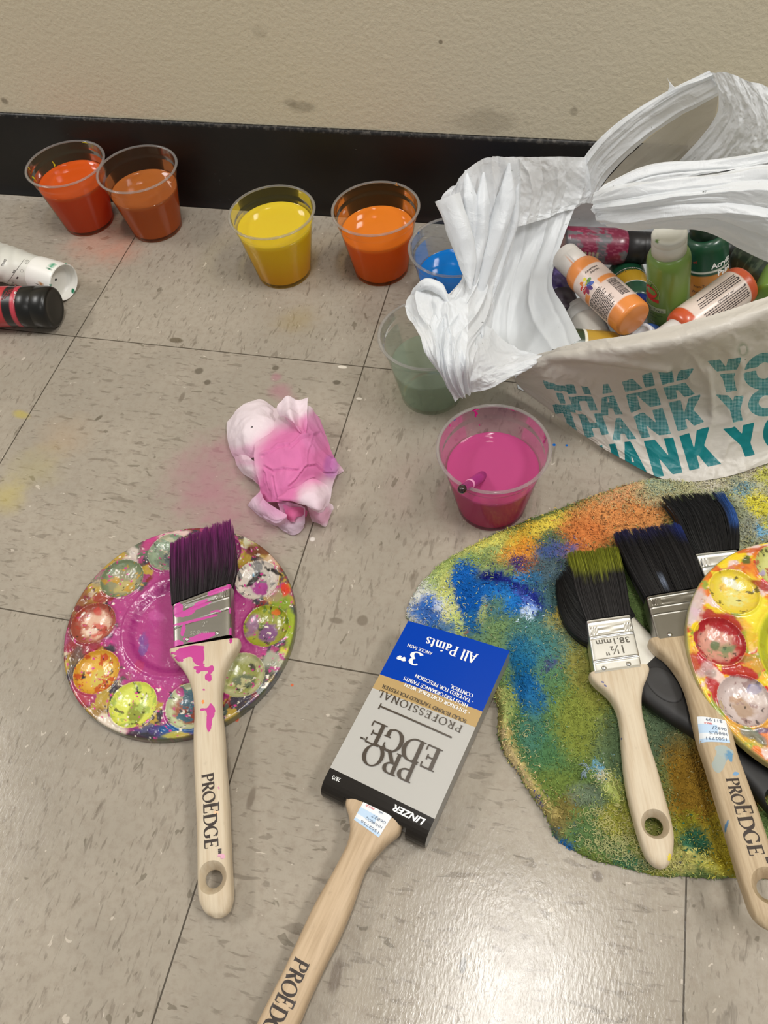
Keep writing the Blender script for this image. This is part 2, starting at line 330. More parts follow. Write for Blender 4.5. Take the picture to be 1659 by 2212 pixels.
# skeleton glyphs: width, pen strokes, foot serifs (x, y, half length), beak serifs (x, y0, y1)
GL = {
 'A': (.74, [L_((.07, 0), (.36, 1)), L_((.36, 1), (.66, 0)), L_((.18, .33), (.55, .33))], [(.07, .02, .11), (.66, .02, .13)], []),
 'C': (.72, [arc(.42, .5, .36, .49, 48, 312)], [], [(.67, .68, .95), (.67, .05, .26)]),
 'D': (.82, [L_((.15, 0), (.15, 1)), L_((.1, .975), (.36, .975)) + arc(.36, .5, .38, .475, 88, -88) + L_((.36, .025), (.1, .025))], [(.12, .02, .12), (.12, .98, .12)], []),
 'E': (.66, [L_((.16, 0), (.16, 1)), L_((.1, .975), (.57, .975)), L_((.15, .51), (.46, .51)), L_((.1, .025), (.6, .025))], [(.12, .02, .12), (.12, .98, .12)], [(.565, .78, .98), (.46, .39, .63), (.6, .02, .25)]),
 'F': (.6, [L_((.16, 0), (.16, 1)), L_((.1, .975), (.55, .975)), L_((.15, .5), (.44, .5))], [(.15, .02, .14), (.12, .98, .12)], [(.545, .77, .98), (.44, .38, .62)]),
 'G': (.82, [arc(.43, .5, .37, .49, 46, 300) + L_((.66, .1), (.68, .2), (.68, .4))], [(.68, .41, .14)], [(.68, .68, .95)]),
 'H': (.84, [L_((.15, 0), (.15, 1)), L_((.69, 0), (.69, 1)), L_((.15, .51), (.69, .51))], [(.15, .02, .14), (.15, .98, .14), (.69, .02, .14), (.69, .98, .14)], []),
 'I': (.34, [L_((.17, 0), (.17, 1))], [(.17, .02, .15), (.17, .98, .15)], []),
 'J': (.4, [L_((.22, 1), (.22, .1), (.12, -.1))], [(.22, .98, .14)], []),
 'K': (.76, [L_((.15, 0), (.15, 1)), L_((.64, 1), (.2, .48)), L_((.3, .58), (.68, 0))], [(.15, .02, .14), (.15, .98, .14), (.64, .98, .12), (.68, .02, .12)], []),
 'L': (.6, [L_((.16, 0), (.16, 1)), L_((.1, .025), (.56, .025))], [(.14, .02, .12), (.16, .98, .14)], [(.56, .02, .27)]),
 'M': (.98, [L_((.14, 0), (.18, 1)), L_((.18, 1), (.5, .05)), L_((.5, .05), (.8, 1)), L_((.8, 1), (.85, 0))], [(.13, .02, .11), (.86, .02, .13), (.13, .98, .08), (.86, .98, .08)], []),
 'N': (.84, [L_((.14, 0), (.14, 1)), L_((.12, 1), (.7, 0)), L_((.7, 0), (.7, 1))], [(.14, .02, .12), (.08, .98, .08), (.7, .98, .12)], []),
 'O': (.86, [arc(.43, .5, .38, .49, 0, 360, 30)], [], []),
 'P': (.66, [L_((.16, 0), (.16, 1)), L_((.1, .975), (.34, .975)) + arc(.34, .73, .25, .245, 88, -88) + L_((.34, .485), (.16, .485))], [(.16, .02, .15), (.12, .98, .12)], []),
 'R': (.74, [L_((.16, 0), (.16, 1)), L_((.1, .975), (.34, .975)) + arc(.34, .74, .23, .235, 88, -88) + L_((.34, .505), (.16, .505)), L_((.33, .5), (.66, 0))], [(.16, .02, .14), (.12, .98, .12), (.68, .02, .09)], []),
 'S': (.56, [arc(.27, .745, .19, .235, 40, 215, 9) + arc(.28, .26, .21, .24, 75, -145, 12)], [], [(.45, .72, .95), (.08, .06, .28)]),
 'T': (.68, [L_((.34, 0), (.34, 1)), L_((.04, .975), (.64, .975))], [(.34, .02, .15)], [(.045, .76, .98), (.635, .76, .98)]),
 'U': (.82, [L_((.16, 1), (.16, .34)) + arc(.41, .3, .25, .28, 180, 360) + L_((.66, .34), (.66, 1))], [(.16, .98, .13), (.66, .98, .13)], []),
 'V': (.76, [L_((.09, 1), (.38, 0)), L_((.38, 0), (.66, 1))], [(.09, .98, .13), (.66, .98, .11)], []),
 'W': (1.08, [L_((.09, 1), (.33, 0)), L_((.33, 0), (.54, .95)), L_((.54, .95), (.77, 0)), L_((.77, 0), (1.0, 1))], [(.09, .98, .13), (.54, .98, .1), (1.0, .98, .1)], []),
 'Y': (.72, [L_((.08, 1), (.36, .48)), L_((.64, 1), (.36, .48)), L_((.36, .5), (.36, 0))], [(.09, .98, .13), (.63, .98, .11), (.36, .02, .15)], []),
 'l': (.32, [L_((.16, 0), (.16, 1.05))], [(.16, .02, .14), (.1, 1.03, .07)], []),
 'a': (.5, [arc(.21, .19, .15, .19, 100, 350, 12), L_((.1, .58), (.22, .65), (.33, .58), (.34, .4), (.34, .08), (.46, .03)), L_((.34, .4), (.18, .36))], [], []),
 'i': (.32, [L_((.16, 0), (.16, .66)), arc(.16, .9, .035, .035, 0, 360, 9)], [(.16, .02, .13), (.1, .64, .07)], []),
 'n': (.64, [L_((.15, 0), (.15, .66)), L_((.15, .5), (.3, .64), (.42, .6), (.48, .45), (.48, 0))], [(.15, .02, .12), (.48, .02, .12), (.09, .64, .07)], []),
 't': (.4, [L_((.17, .86), (.17, .14), (.24, .03), (.36, .06)), L_((.04, .64), (.34, .64))], [], []),
 's': (.44, [arc(.21, .5, .13, .15, 40, 215, 8) + arc(.22, .17, .14, .16, 75, -145, 10)], [], [(.34, .48, .63), (.07, .03, .18)]),
 '3': (.62, [arc(.27, .74, .2, .24, 150, -80, 12) + arc(.27, .26, .25, .26, 80, -150, 14)], [], []),
 'TM': (.5, [L_((.02, 1), (.22, 1)), L_((.12, 1), (.12, .66)), L_((.28, .66), (.3, 1)), L_((.3, 1), (.38, .7)), L_((.38, .7), (.46, 1)), L_((.46, 1), (.48, .66))], [], []),
 '"': (.42, [arc(.08, .9, .05, .06, -20, 200, 8) + L_((.12, .82), (.05, .68)), arc(.3, .9, .05, .06, -20, 200, 8) + L_((.34, .82), (.27, .68))], [], []),
 '.': (.3, [arc(.13, .45, .05, .05, 0, 360, 9)], [], []),
 ' ': (.34, [], [], []),
}
def serif(s, thick=.16, thin=.055, pen=18, track=.03, serifs=True, sub=1):
    """text in cap-height units -> quads (N,4,2), width.  A broad-nib pen drawn along the skeletons."""
    Q = []; x = 0; s = s.replace('\u2122', '\x01')
    def stroke(p, sc=1, th=thick):
        p = np.array(p, float); d = np.gradient(p, axis=0)
        if len(p) > 3 and np.allclose(p[0], p[-1]): d[0] = d[-1] = p[1] - p[-2]
        a = np.arctan2(d[:, 1], d[:, 0]); w = np.maximum(thin, th * np.abs(np.sin(a - math.radians(pen))) ** 1.35) * .5 * sc
        n = np.stack([-np.sin(a), np.cos(a)], 1); Lf = p + n * w[:, None]; Rt = p - n * w[:, None]
        for i in range(len(p) - 1):
            k = max(1, int(np.linalg.norm(p[i + 1] - p[i]) / .12)) if sub else 1
            for j in range(k):
                f, g = j / k, (j + 1) / k
                Q.append([Lf[i] * (1 - f) + Lf[i + 1] * f, Rt[i] * (1 - f) + Rt[i + 1] * f, Rt[i] * (1 - g) + Rt[i + 1] * g, Lf[i] * (1 - g) + Lf[i + 1] * g])
    for ch in s:
        if ch == '\x01': w, st, sf, bk = GL['TM']
        else: w, st, sf, bk = GL[ch]
        q0 = len(Q)
        for p in st: stroke(p, 1 if ch != '\x01' else .7)
        if serifs:
            for sx_, sy, hl in sf:
                for k in (0, 1): Q.append([np.array(v) for v in ((sx_ - hl * (1 - k), sy - .026), (sx_ + hl * k, sy - .026), (sx_ + hl * k, sy + .026), (sx_ - hl * (1 - k), sy + .026))])
            for sx_, y0, y1 in bk: Q.append([np.array(v) for v in ((sx_ - .03, y0), (sx_ + .025, y0), (sx_ + .025, y1), (sx_ - .03, y1))])
        for q in Q[q0:]:
            for v in range(4): q[v] = q[v] + np.array([x, 0])
        x += w + track
    return np.array(Q), x - track
def sans(s, shear=0, bold=0, space=1):
    """built-in sans lettering -> verts (N,2) scaled to cap height 1, faces, width"""
    cu = bpy.data.curves.new('t', 'FONT'); cu.body = s; cu.size = 1; cu.shear = shear; cu.offset = bold; cu.space_character = space; cu.resolution_u = 3
    o = bpy.data.objects.new('t', cu); COL.objects.link(o)
    me = bpy.data.meshes.new_from_object(o.evaluated_get(bpy.context.evaluated_depsgraph_get()))
    V = np.array([v.co[:2] for v in me.vertices]).reshape(-1, 2); Fs = [tuple(p.vertices) for p in me.polygons]
    bpy.data.objects.remove(o); bpy.data.curves.remove(cu); bpy.data.meshes.remove(me)
    V = V / .729
    return V, Fs, (V[:, 0].max() if len(V) else 0)
def quads2mesh(Q, f):
    Q = np.asarray(Q); P = Q.reshape(-1, 2); V = np.array([f(u, v) for u, v in P]); return V, [tuple(range(4 * i, 4 * i + 4)) for i in range(len(Q))]
class Ink:
    """collects lettering laid out on a surface map f(u, v) -> xyz"""
    def __init__(s, f): s.f = f; s.mb = MB()
    def serif(s, txt, u, v, h, ang=0, align=0, width=None, **k):
        Q, w = serif(txt, **k); s._put(Q.reshape(-1, 2), [tuple(range(4 * i, 4 * i + 4)) for i in range(len(Q))], w, u, v, h, ang, align, width)
    def sans(s, txt, u, v, h, ang=0, align=0, width=None, m=0, **k):
        V, F, w = sans(txt, **k); s._put(V, F, w, u, v, h, ang, align, width, m)
    def rect(s, u0, v0, u1, v1, m=0, n=1):
        for k in range(n):
            a, b_ = u0 + (u1 - u0) * k / n, u0 + (u1 - u0) * (k + 1) / n
            s.mb.add([s.f(a, v0), s.f(b_, v0), s.f(b_, v1), s.f(a, v1)], [(0, 1, 2, 3)], m)
    def _put(s, P, F, w, u, v, h, ang, align, width, m=0):
        if not len(P): return
        sx_ = (width / w) if width else h; P = P.copy(); P[:, 0] = (P[:, 0] - align * w) * sx_; P[:, 1] *= h
        a = math.radians(ang); R_ = np.array([[math.cos(a), -math.sin(a)], [math.sin(a), math.cos(a)]]); P = P @ R_.T + np.array([u, v])
        s.mb.add([s.f(x, y) for x, y in P], F, m)
# ------------------------------------------------------------------ clear plastic cups of paint water
CH, CRT, CRB = .0747, .0412, .0278
def cup_r(z): return CRB + (CRT - CRB) * z / CH + (.0007 if z > .0625 else 0)
def plastic(name, tint=(255, 255, 255), haze=.06, hazec=(235, 232, 228)):
    m, nt, b = newmat(name); nt.nodes.remove(b); out = nt.nodes['Material Output']
    tr = nd(nt, 'ShaderNodeBsdfTransparent'); tr.inputs[0].default_value = list(lin(tint)) + [1]
    gl = nd(nt, 'ShaderNodeBsdfGlossy'); gl.inputs['Roughness'].default_value = .07; gl.inputs['Color'].default_value = (1, 1, 1, 1)
    df = nd(nt, 'ShaderNodeBsdfDiffuse'); df.inputs[0].default_value = list(lin(hazec)) + [1]
    tl = nd(nt, 'ShaderNodeBsdfTranslucent'); tl.inputs[0].default_value = list(lin(hazec)) + [1]
    ad = nd(nt, 'ShaderNodeMixShader'); ad.inputs[0].default_value = .5; nt.links.new(df.outputs[0], ad.inputs[1]); nt.links.new(tl.outputs[0], ad.inputs[2])
    m1 = nd(nt, 'ShaderNodeMixShader'); m1.inputs[0].default_value = haze; nt.links.new(tr.outputs[0], m1.inputs[1]); nt.links.new(ad.outputs[0], m1.inputs[2])
    fr = nd(nt, 'ShaderNodeFresnel'); fr.inputs[0].default_value = 1.33
    m2 = nd(nt, 'ShaderNodeMixShader'); frm = nd(nt, 'ShaderNodeMath', operation='MULTIPLY'); frm.inputs[1].default_value = .5; nt.links.new(fr.outputs[0], frm.inputs[0]); nt.links.new(frm.outputs[0], m2.inputs[0]); nt.links.new(m1.outputs[0], m2.inputs[1]); nt.links.new(gl.outputs[0], m2.inputs[2])
    nt.links.new(m2.outputs[0], out.inputs[0]); return m
def liquid_mat(name, top, deep, level, sss=.7):
    m, nt, b = newmat(name); tc = nd(nt, 'ShaderNodeTexCoord'); sx = nd(nt, 'ShaderNodeSeparateXYZ'); nt.links.new(tc.outputs['Object'], sx.inputs[0])
    no = noise_(nt, tc.outputs['Object'], 45, 3, .5, None, (level, 0, 0), None, 1.5)
    c = mixc(nt, mrange(nt, sx.outputs[2], .0, level * .85), deep, top)  # tone by height: settled pigment, plus light on the sides painted in
    c = mixc(nt, M_(nt, 'MULTIPLY', mrange(nt, no.outputs['Fac'], .45, .8), .12), c, deep)
    nt.links.new(c, b.inputs['Base Color']); b.inputs['Roughness'].default_value = .06; b.inputs['Specular IOR Level'].default_value = .4
    hv = nd(nt, 'ShaderNodeMix', data_type='RGBA'); hv.inputs[0].default_value = .5; nt.links.new(c, hv.inputs[6]); hv.inputs[7].default_value = list(np.clip(lin(deep) * 1.6, 0, 1)) + [1]
    tl = nd(nt, 'ShaderNodeBsdfTranslucent'); nt.links.new(hv.outputs[2], tl.inputs[0]); ms = nd(nt, 'ShaderNodeMixShader'); ms.inputs[0].default_value = .42
    nt.links.new(b.outputs[0], ms.inputs[1]); nt.links.new(tl.outputs[0], ms.inputs[2]); nt.links.new(ms.outputs[0], nt.nodes['Material Output'].inputs[0])
    return m
M_rim = plastic('clear_rim', (236, 236, 236), .20)
def conehit(px, py, c, far=True, dr=-.0008):
    d = ray(px, py); o = CAM - np.array([c[0], c[1], 0]); k = (CRT - CRB) / CH; r0 = CRB + dr
    A = d[0] ** 2 + d[1] ** 2 - (k * d[2]) ** 2; B = 2 * (o[0] * d[0] + o[1] * d[1] - k * d[2] * (r0 + k * o[2])); C_ = o[0] ** 2 + o[1] ** 2 - (r0 + k * o[2]) ** 2
    s = math.sqrt(max(0, B * B - 4 * A * C_)); t = sorted(((-B - s) / 2 / A, (-B + s) / 2 / A))[1 if far else 0]
    return CAM + d * t
shell_mesh = {}
def cup(c, label, level, top, deep, wall, spl=(), sss=.7, lmat=None):
    e = thing('plastic_cup', label, 'cup', (c[0], c[1], 0), 'clear plastic cups of paint water')
    zs = [.0008, .003, .006] + list(np.linspace(.009, .0615, 14)) + [.0624, .0630, .066, .070, .0735]
    prof = [(0, .0032), (.018, .0032), (.0235, .0030), (.0255, .0012), (.0272, .0003)] + [(cup_r(z), z) for z in zs]
    V, F = lathe(prof, 72, (c[0], c[1], 0)); mk('cup_wall', V, F, wall, e)
    rp = [(.0412 + .0010 + .00115 * math.cos(a), .0737 + .00105 * math.sin(a)) for a in np.linspace(0, 2 * math.pi, 13)]
    rp = [(r if r < .0424 else r + (r - .0424) * 0.6, z) for r, z in rp]
    V, F = lathe(rp, 96, (c[0], c[1], 0)); mk('cup_rim', V, F, M_rim, e)
    r1 = cup_r(level) - .0008
    lp = [(0, .0038), (.0225, .0038), (cup_r(.0045) - .0008, .0048)] + [(cup_r(z) - .0008, z) for z in np.linspace(.006, level + .0007, 10)] + [(r1 - .0006, level + .0001), (r1 - .002, level - .0004), (r1 - .006, level - .0005), (0, level - .0005)]
    V, F = lathe(lp, 72, (c[0], c[1], 0))
    mk('paint_water', V, F, lmat or liquid_mat('paint_water', top, deep, level, sss), e)
    if spl:
        for (px, py, w, h, rgb, far) in spl:
            p = conehit(px, py, c, far); th = math.atan2(p[1] - c[1], p[0] - c[0]); z0 = p[2]; Vp = []
            for k in range(18):
                a = 2 * math.pi * k / 18; q = 1 + .35 * math.sin(3 * a + px) + .2 * math.sin(5 * a + py)
                z = min(max(z0 + h * q * math.sin(a), .004), .0725); t = th + w * q * math.cos(a) / .04; r = cup_r(z) - .0004
                Vp.append((c[0] + r * math.cos(t), c[1] + r * math.sin(t), z))
            r = cup_r(z0) - .0005; Vp.append((c[0] + r * math.cos(th), c[1] + r * math.sin(th), z0))
            mk('paint_splash', Vp, [(k, (k + 1) % 18, 18) for k in range(18)], M_splash, e, col=np.tile(lin(rgb), (19, 1)))
    return e
M_splash = vmat('splashed_paint', .35)
yel = (205, 196, 30)
cup((-.0655, .1818), 'plastic cup of red-orange paint water with yellow splashes inside, leftmost of the cups', .0535, (240, 104, 34), (242, 100, 28), plastic('cup_plastic_smoky', (226, 216, 196), .09, (200, 180, 140)),
    ((182, 307, .003, .0008, yel, True), (63, 360, .001, .003, yel, True), (75, 385, .0012, .003, yel, True), (117, 355, .0008, .003, yel, True)))
cup((.0203, .1803), 'plastic cup of pale brownish-orange paint water, rim overlapping the red-orange cup', .049, (196, 116, 54), (224, 134, 56), plastic('cup_plastic_amber', (238, 226, 212), .07, (214, 170, 130)))
cup((.1889, .1242), 'plastic cup of bright yellow paint water', .058, (246, 220, 60), (244, 190, 48), plastic('cup_plastic_yellow', (240, 236, 200), .08, (206, 196, 110)))
cup((.291, .1408), 'plastic cup of opaque orange paint water near the black baseboard', .050, (252, 146, 46), (240, 146, 46), plastic('cup_plastic_brown', (232, 214, 180), .09, (196, 140, 70)),
    ((856, 395, .0016, .0005, (214, 150, 60), True), (722, 462, .001, .003, (220, 140, 40), True), (898, 440, .0008, .003, (200, 130, 40), True)))
cup((.378, .0927), 'plastic cup of bright blue paint water, half hidden by the white bag', .043, (12, 146, 240), (20, 124, 220), plastic('cup_plastic_bluish', (226, 232, 238), .07, (150, 180, 215)),
    ((889, 522, .0012, .004, (36, 110, 190), True), (905, 500, .0016, .002, (70, 120, 180), True), (940, 600, .003, .001, (40, 100, 170), False)))
# cloudy rinse water: grey-green, still partly see-through
mw, nt, b = newmat('cloudy_water'); b.inputs['Base Color'].default_value = list(lin((208, 224, 208))) + [1]; b.inputs['Roughness'].default_value = .05
out = nt.nodes['Material Output']; tr = nd(nt, 'ShaderNodeBsdfTransparent'); tr.inputs[0].default_value = list(lin((234, 241, 232))) + [1]
ms = nd(nt, 'ShaderNodeMixShader'); ms.inputs[0].default_value = .2; nt.links.new(tr.outputs[0], ms.inputs[1]); nt.links.new(b.outputs[0], ms.inputs[2]); nt.links.new(ms.outputs[0], out.inputs[0])
cup((.3755, -.0232), 'plastic cup of cloudy grey-green rinse water under the crumpled bag corner', .040, None, None, plastic('cup_plastic_clear', (240, 243, 238), .06), lmat=mw)
PINK = (.4478, -.1381)
mg = (196, 24, 120)
cup(PINK, 'plastic cup of hot-pink paint water with a brush handle sticking out, nearest cup', .0485, (206, 86, 146), (214, 80, 146), plastic('cup_plastic_pink', (232, 206, 220), .09, (226, 150, 190)),
    ((1028, 888, .0022, .0008, mg, True), (1029, 896, .0012, .003, mg, True), (1027, 884, .003, .0006, mg, True), (984, 907, .0011, .0014, (24, 70, 170), True), (974, 918, .001, .002, mg, True),
     (1107, 887, .003, .0006, mg, True), (1095, 884, .001, .0005, mg, True), (1175, 938, .0009, .004, mg, True), (1173, 952, .0009, .004, (180, 50, 120), True), (1036, 919, .0006, .0006, mg, True), (1181, 948, .0009, .0013, (230, 150, 190), True)))
# thin brush standing in the pink cup
tip = atz(996, 1058, .083); ent = atz(1038, 1031, .0485); ax = unit(ent - tip)
e = thing('small_paintbrush', 'thin dark-tipped paintbrush leaning in the cup of pink water', 'paintbrush', tuple(tip))
ln = np.linalg.norm(ent - tip); endl = ln + .028
def along(s): return tip + ax * s
V, F = lathe([(.0030, 0), (.0034, .004), (.0037, ln * .38)], 20, tip + ax * .001, ax); mk('handle', V, F, pmat('purple_lacquer', (150, 50, 110), .25, coat=.5), e)
V, F = lathe([(0, -.0014), (.0018, -.0009), (.0029, .0004), (.0034, .0024), (.0034, .0036)], 20, tip, ax); mk('handle_tip', V, F, pmat('dark_lacquer', (36, 10, 14), .15, coat=.8), e, label='near-black rounded handle end')
V, F = lathe([(.0037, ln * .38), (.0039, ln * .39), (.0039, ln * .45), (.0038, ln * .46)], 20, tip, ax); mk('handle_ring', V, F, pmat('pale_ring', (236, 160, 200), .3), e, label='pale pink ring')
V, F = lathe([(.0038, ln * .46), (.0041, ln * .8), (.0041, endl)], 20, tip, ax, cap1=True); mk('ferrule', V, F, pmat('painted_ferrule', (150, 46, 120), .25, coat=.4), e)
# ------------------------------------------------------------------ crumpled paper towel
def PZ(rows): return np.array([[atz(*c) for c in r] for r in rows])
def PY(rows): return np.array([[aty(*c) for c in r] for r in rows])
pt = [
 [[(590, 885, .006), (632, 878, .018), (668, 880, .018), (690, 905, .003)], [(556, 945, .022), (610, 935, .028), (660, 930, .031), (707, 950, .004)], [(550, 975, .026), (610, 965, .034), (660, 962, .036), (722, 990, .006)],
  [(553, 1010, .022), (610, 1010, .032), (655, 1000, .034), (730, 1015, .006)], [(563, 1050, .014), (600, 1050, .028), (640, 1035, .03), (720, 1042, .004)], [(563, 1082, .004), (600, 1084, .020), (645, 1074, .022), (714, 1078, .002)]],
 [[(500, 900, .003), (520, 880, .010), (560, 863, .008), (597, 885, .004)], [(490, 915, .003), (530, 905, .022), (565, 895, .022), (602, 905, .012)], [(492, 945, .004), (530, 935, .026), (570, 925, .026), (607, 922, .018)],
  [(499, 975, .003), (530, 965, .022), (565, 955, .025), (606, 942, .022)], [(513, 1000, .001), (538, 990, .014), (560, 985, .02), (592, 965, .024)]],
 [[(506, 985, .003), (530, 983, .018), (553, 998, .024), (568, 1010, .024)], [(511, 1005, .002), (530, 1010, .016), (553, 1024, .019), (567, 1036, .018)], [(525, 1024, .0005), (540, 1034, .007), (556, 1046, .008), (568, 1054, .006)]],
 [[(602, 874, .03), (621, 855, .034), (643, 864, .030), (666, 858, .03)], [(601, 888, .028), (624, 886, .043), (644, 892, .033), (664, 890, .036)], [(618, 908, .028), (630, 906, .043), (649, 922, .034), (662, 920, .037)], [(645, 932, .031), (650, 934, .037), (655, 940, .033), (659, 940, .035)]],
 [[(604, 1070, .026), (640, 1052, .037), (675, 1034, .039), (706, 1050, .03)], [(601, 1077, .029), (640, 1074, .039), (680, 1065, .041), (713, 1077, .026)], [(612, 1083, .027), (645, 1086, .036), (685, 1096, .037), (708, 1092, .024)], [(652, 1086, .028), (665, 1096, .032), (690, 1108, .030), (702, 1101, .024)]],
 [[(565, 1062, .016), (575, 1082, .020), (600, 1100, .022), (620, 1112, .022)], [(540, 1085, .006), (565, 1105, .014), (595, 1125, .018), (619, 1118, .022)], [(535, 1092, .0008), (562, 1115, .003), (595, 1136, .005), (616, 1131, .012)]],
 [[(600, 1082, .016), (625, 1084, .02), (645, 1090, .02), (658, 1098, .016)], [(605, 1110, .014), (625, 1113, .011), (645, 1112, .015), (659, 1115, .014)], [(600, 1135, .004), (622, 1141, .008), (640, 1138, .009), (658, 1126, .010)], [(612, 1148, .0008), (630, 1156, .0015), (645, 1152, .002), (657, 1139, .003)]],
 [[(612, 1090, .020), (630, 1095, .022), (650, 1096, .02), (662, 1104, .012)], [(618, 1108, .016), (632, 1115, .019), (648, 1112, .017), (660, 1116, .010)], [(624, 1122, .012), (634, 1126, .014), (640, 1124, .012), (650, 1122, .008)]],
 [[(658, 1085, .014), (685, 1095, .02), (705, 1085, .018), (717, 1090, .012)], [(667, 1105, .008), (685, 1117, .013), (700, 1110, .013), (719, 1100, .008)], [(674, 1127, .0008), (690, 1131, .004), (704, 1137, .0015), (713, 1116, .002)]],
 [[(708, 1000, .012), (722, 990, .011), (731, 1000, .006)], [(716, 1017, .011), (730, 1010, .008), (742, 1016, .0015)], [(720, 1025, .004), (730, 1025, .002), (738, 1021, .0008)]]]
CRE = [[(566, 986), (585, 978), (602, 966), (626, 962)], [(574, 1008), (590, 1018), (612, 1014), (642, 1016)], [(648, 1022), (660, 1008), (682, 1005), (700, 1022), (722, 1022)], [(625, 1050), (640, 1036), (650, 1020)], [(678, 940), (668, 975), (664, 1004)], [(628, 968), (650, 948), (690, 936)], [(640, 1064), (662, 1040), (676, 1034)], [(572, 1020), (582, 1060)], [(590, 1030), (600, 1080)]]
mb = MB()
for i, r in enumerate(pt):
    G = patch(PZ(r), 90 if i < 2 else 56, 90 if i < 2 else 56); P = G.reshape(-1, 3); N = gnorm(G).reshape(-1, 3); N *= np.sign(N[:, 2:3] + 1e-9)
    wr = 1 - np.abs(fbm(P * 46, 40 + i, 2, .4)) * 3.0; fine = fbm(P * 150, 70 + i, 3); sh = np.clip(P[:, 2] / .008, .12, 1)
    D = (np.clip(wr, -.6, 1) * .0013 + fine * .0007) * sh
    if i == 0:
        qq = pix(P)
        for cr in CRE: D = D - .0022 * np.exp(-((1 - seg(qq, cr, 1.0)) / 1.5) ** 2) + .0011 * np.exp(-((1 - seg(qq + [0, 3.5], cr, 1.0)) / 3.0) ** 2)
    P = P + N * D[:, None]; P[:, 2] = np.maximum(P[:, 2], .0006)
    q = pix(P) + 7 * np.c_[fbm(P * 90, 5), fbm(P * 90, 9)]
    c = np.tile(lin((240, 222, 230)), (len(P), 1))
    c = blend(c, sst(-.4, .4, ell(q, 540, 985, 60, 22)) * .55, (228, 160, 196))
    c = blend(c, sst(-.35, .35, ell(q, 645, 985, 90, 70)) * 1.0, (228, 128, 182))
    c = blend(c, sst(-.35, .35, ell(q, 600, 1050, 48, 70, 5)) * 1.0, (229, 130, 184))
    c = blend(c, sst(-.3, .3, ell(q, 680, 930, 30, 45)) * .8, (228, 140, 192))
    c = blend(c, sst(-.3, .3, ell(q, 640, 1110, 34, 18)) * (.9 if i == 7 else .5), (222, 100, 156))
    c = blend(c, sst(-.3, .3, ell(q, 715, 1010, 16, 26)) * .6, (190, 112, 190))
    c = blend(c, sst(-.3, .4, ell(q, 695, 1110, 22, 26)) * .5, (232, 130, 180))
    if i == 1:
        c = blend(c, sst(-.2, .4, ell(q, 520, 900, 80, 55)) * .8, (246, 234, 240)); c = blend(c, sst(.0, .12, ell(pix(P), 544, 923, 3.2, 1.5, -30)), (20, 14, 20))
    if i in (2,): c = blend(c, sst(-.1, .5, ell(q, 530, 985, 30, 16, 25)) * .8, (236, 206, 220))
    if i == 3: c = blend(c, sst(-.1, .6, ell(q, 640, 862, 60, 34)) * .85, (242, 228, 236))
    if i == 4: c = blend(c, sst(-.2, .5, ell(q, 690, 1080, 46, 34, 10)) * .85, (238, 218, 228))
    if i in (5, 6): c = blend(c, np.full(len(P), .55), (222, 190, 214))
    mb.add(P, gridf(*G.shape[:2]), 0, c)
m, nt, b = newmat('paper_tissue'); at = nd(nt, 'ShaderNodeAttribute', attribute_name='Col'); nt.links.new(at.outputs['Color'], b.inputs['Base Color'])
b.inputs['Roughness'].default_value = .9; b.inputs['Specular IOR Level'].default_value = .1
tl = nd(nt, 'ShaderNodeBsdfTranslucent'); nt.links.new(at.outputs['Color'], tl.inputs[0]); ms = nd(nt, 'ShaderNodeMixShader'); ms.inputs[0].default_value = .22
nt.links.new(b.outputs[0], ms.inputs[1]); nt.links.new(tl.outputs[0], ms.inputs[2]); nt.links.new(ms.outputs[0], nt.nodes['Material Output'].inputs[0]); bumpn(nt, b, 900, .25, .0006)
c0 = atz(612, 1005); o = mb.build('paper_towel', m, loc=c0)
tag(o, 'crumpled paper towel soaked with pink paint beside the round palette', 'paper towel')
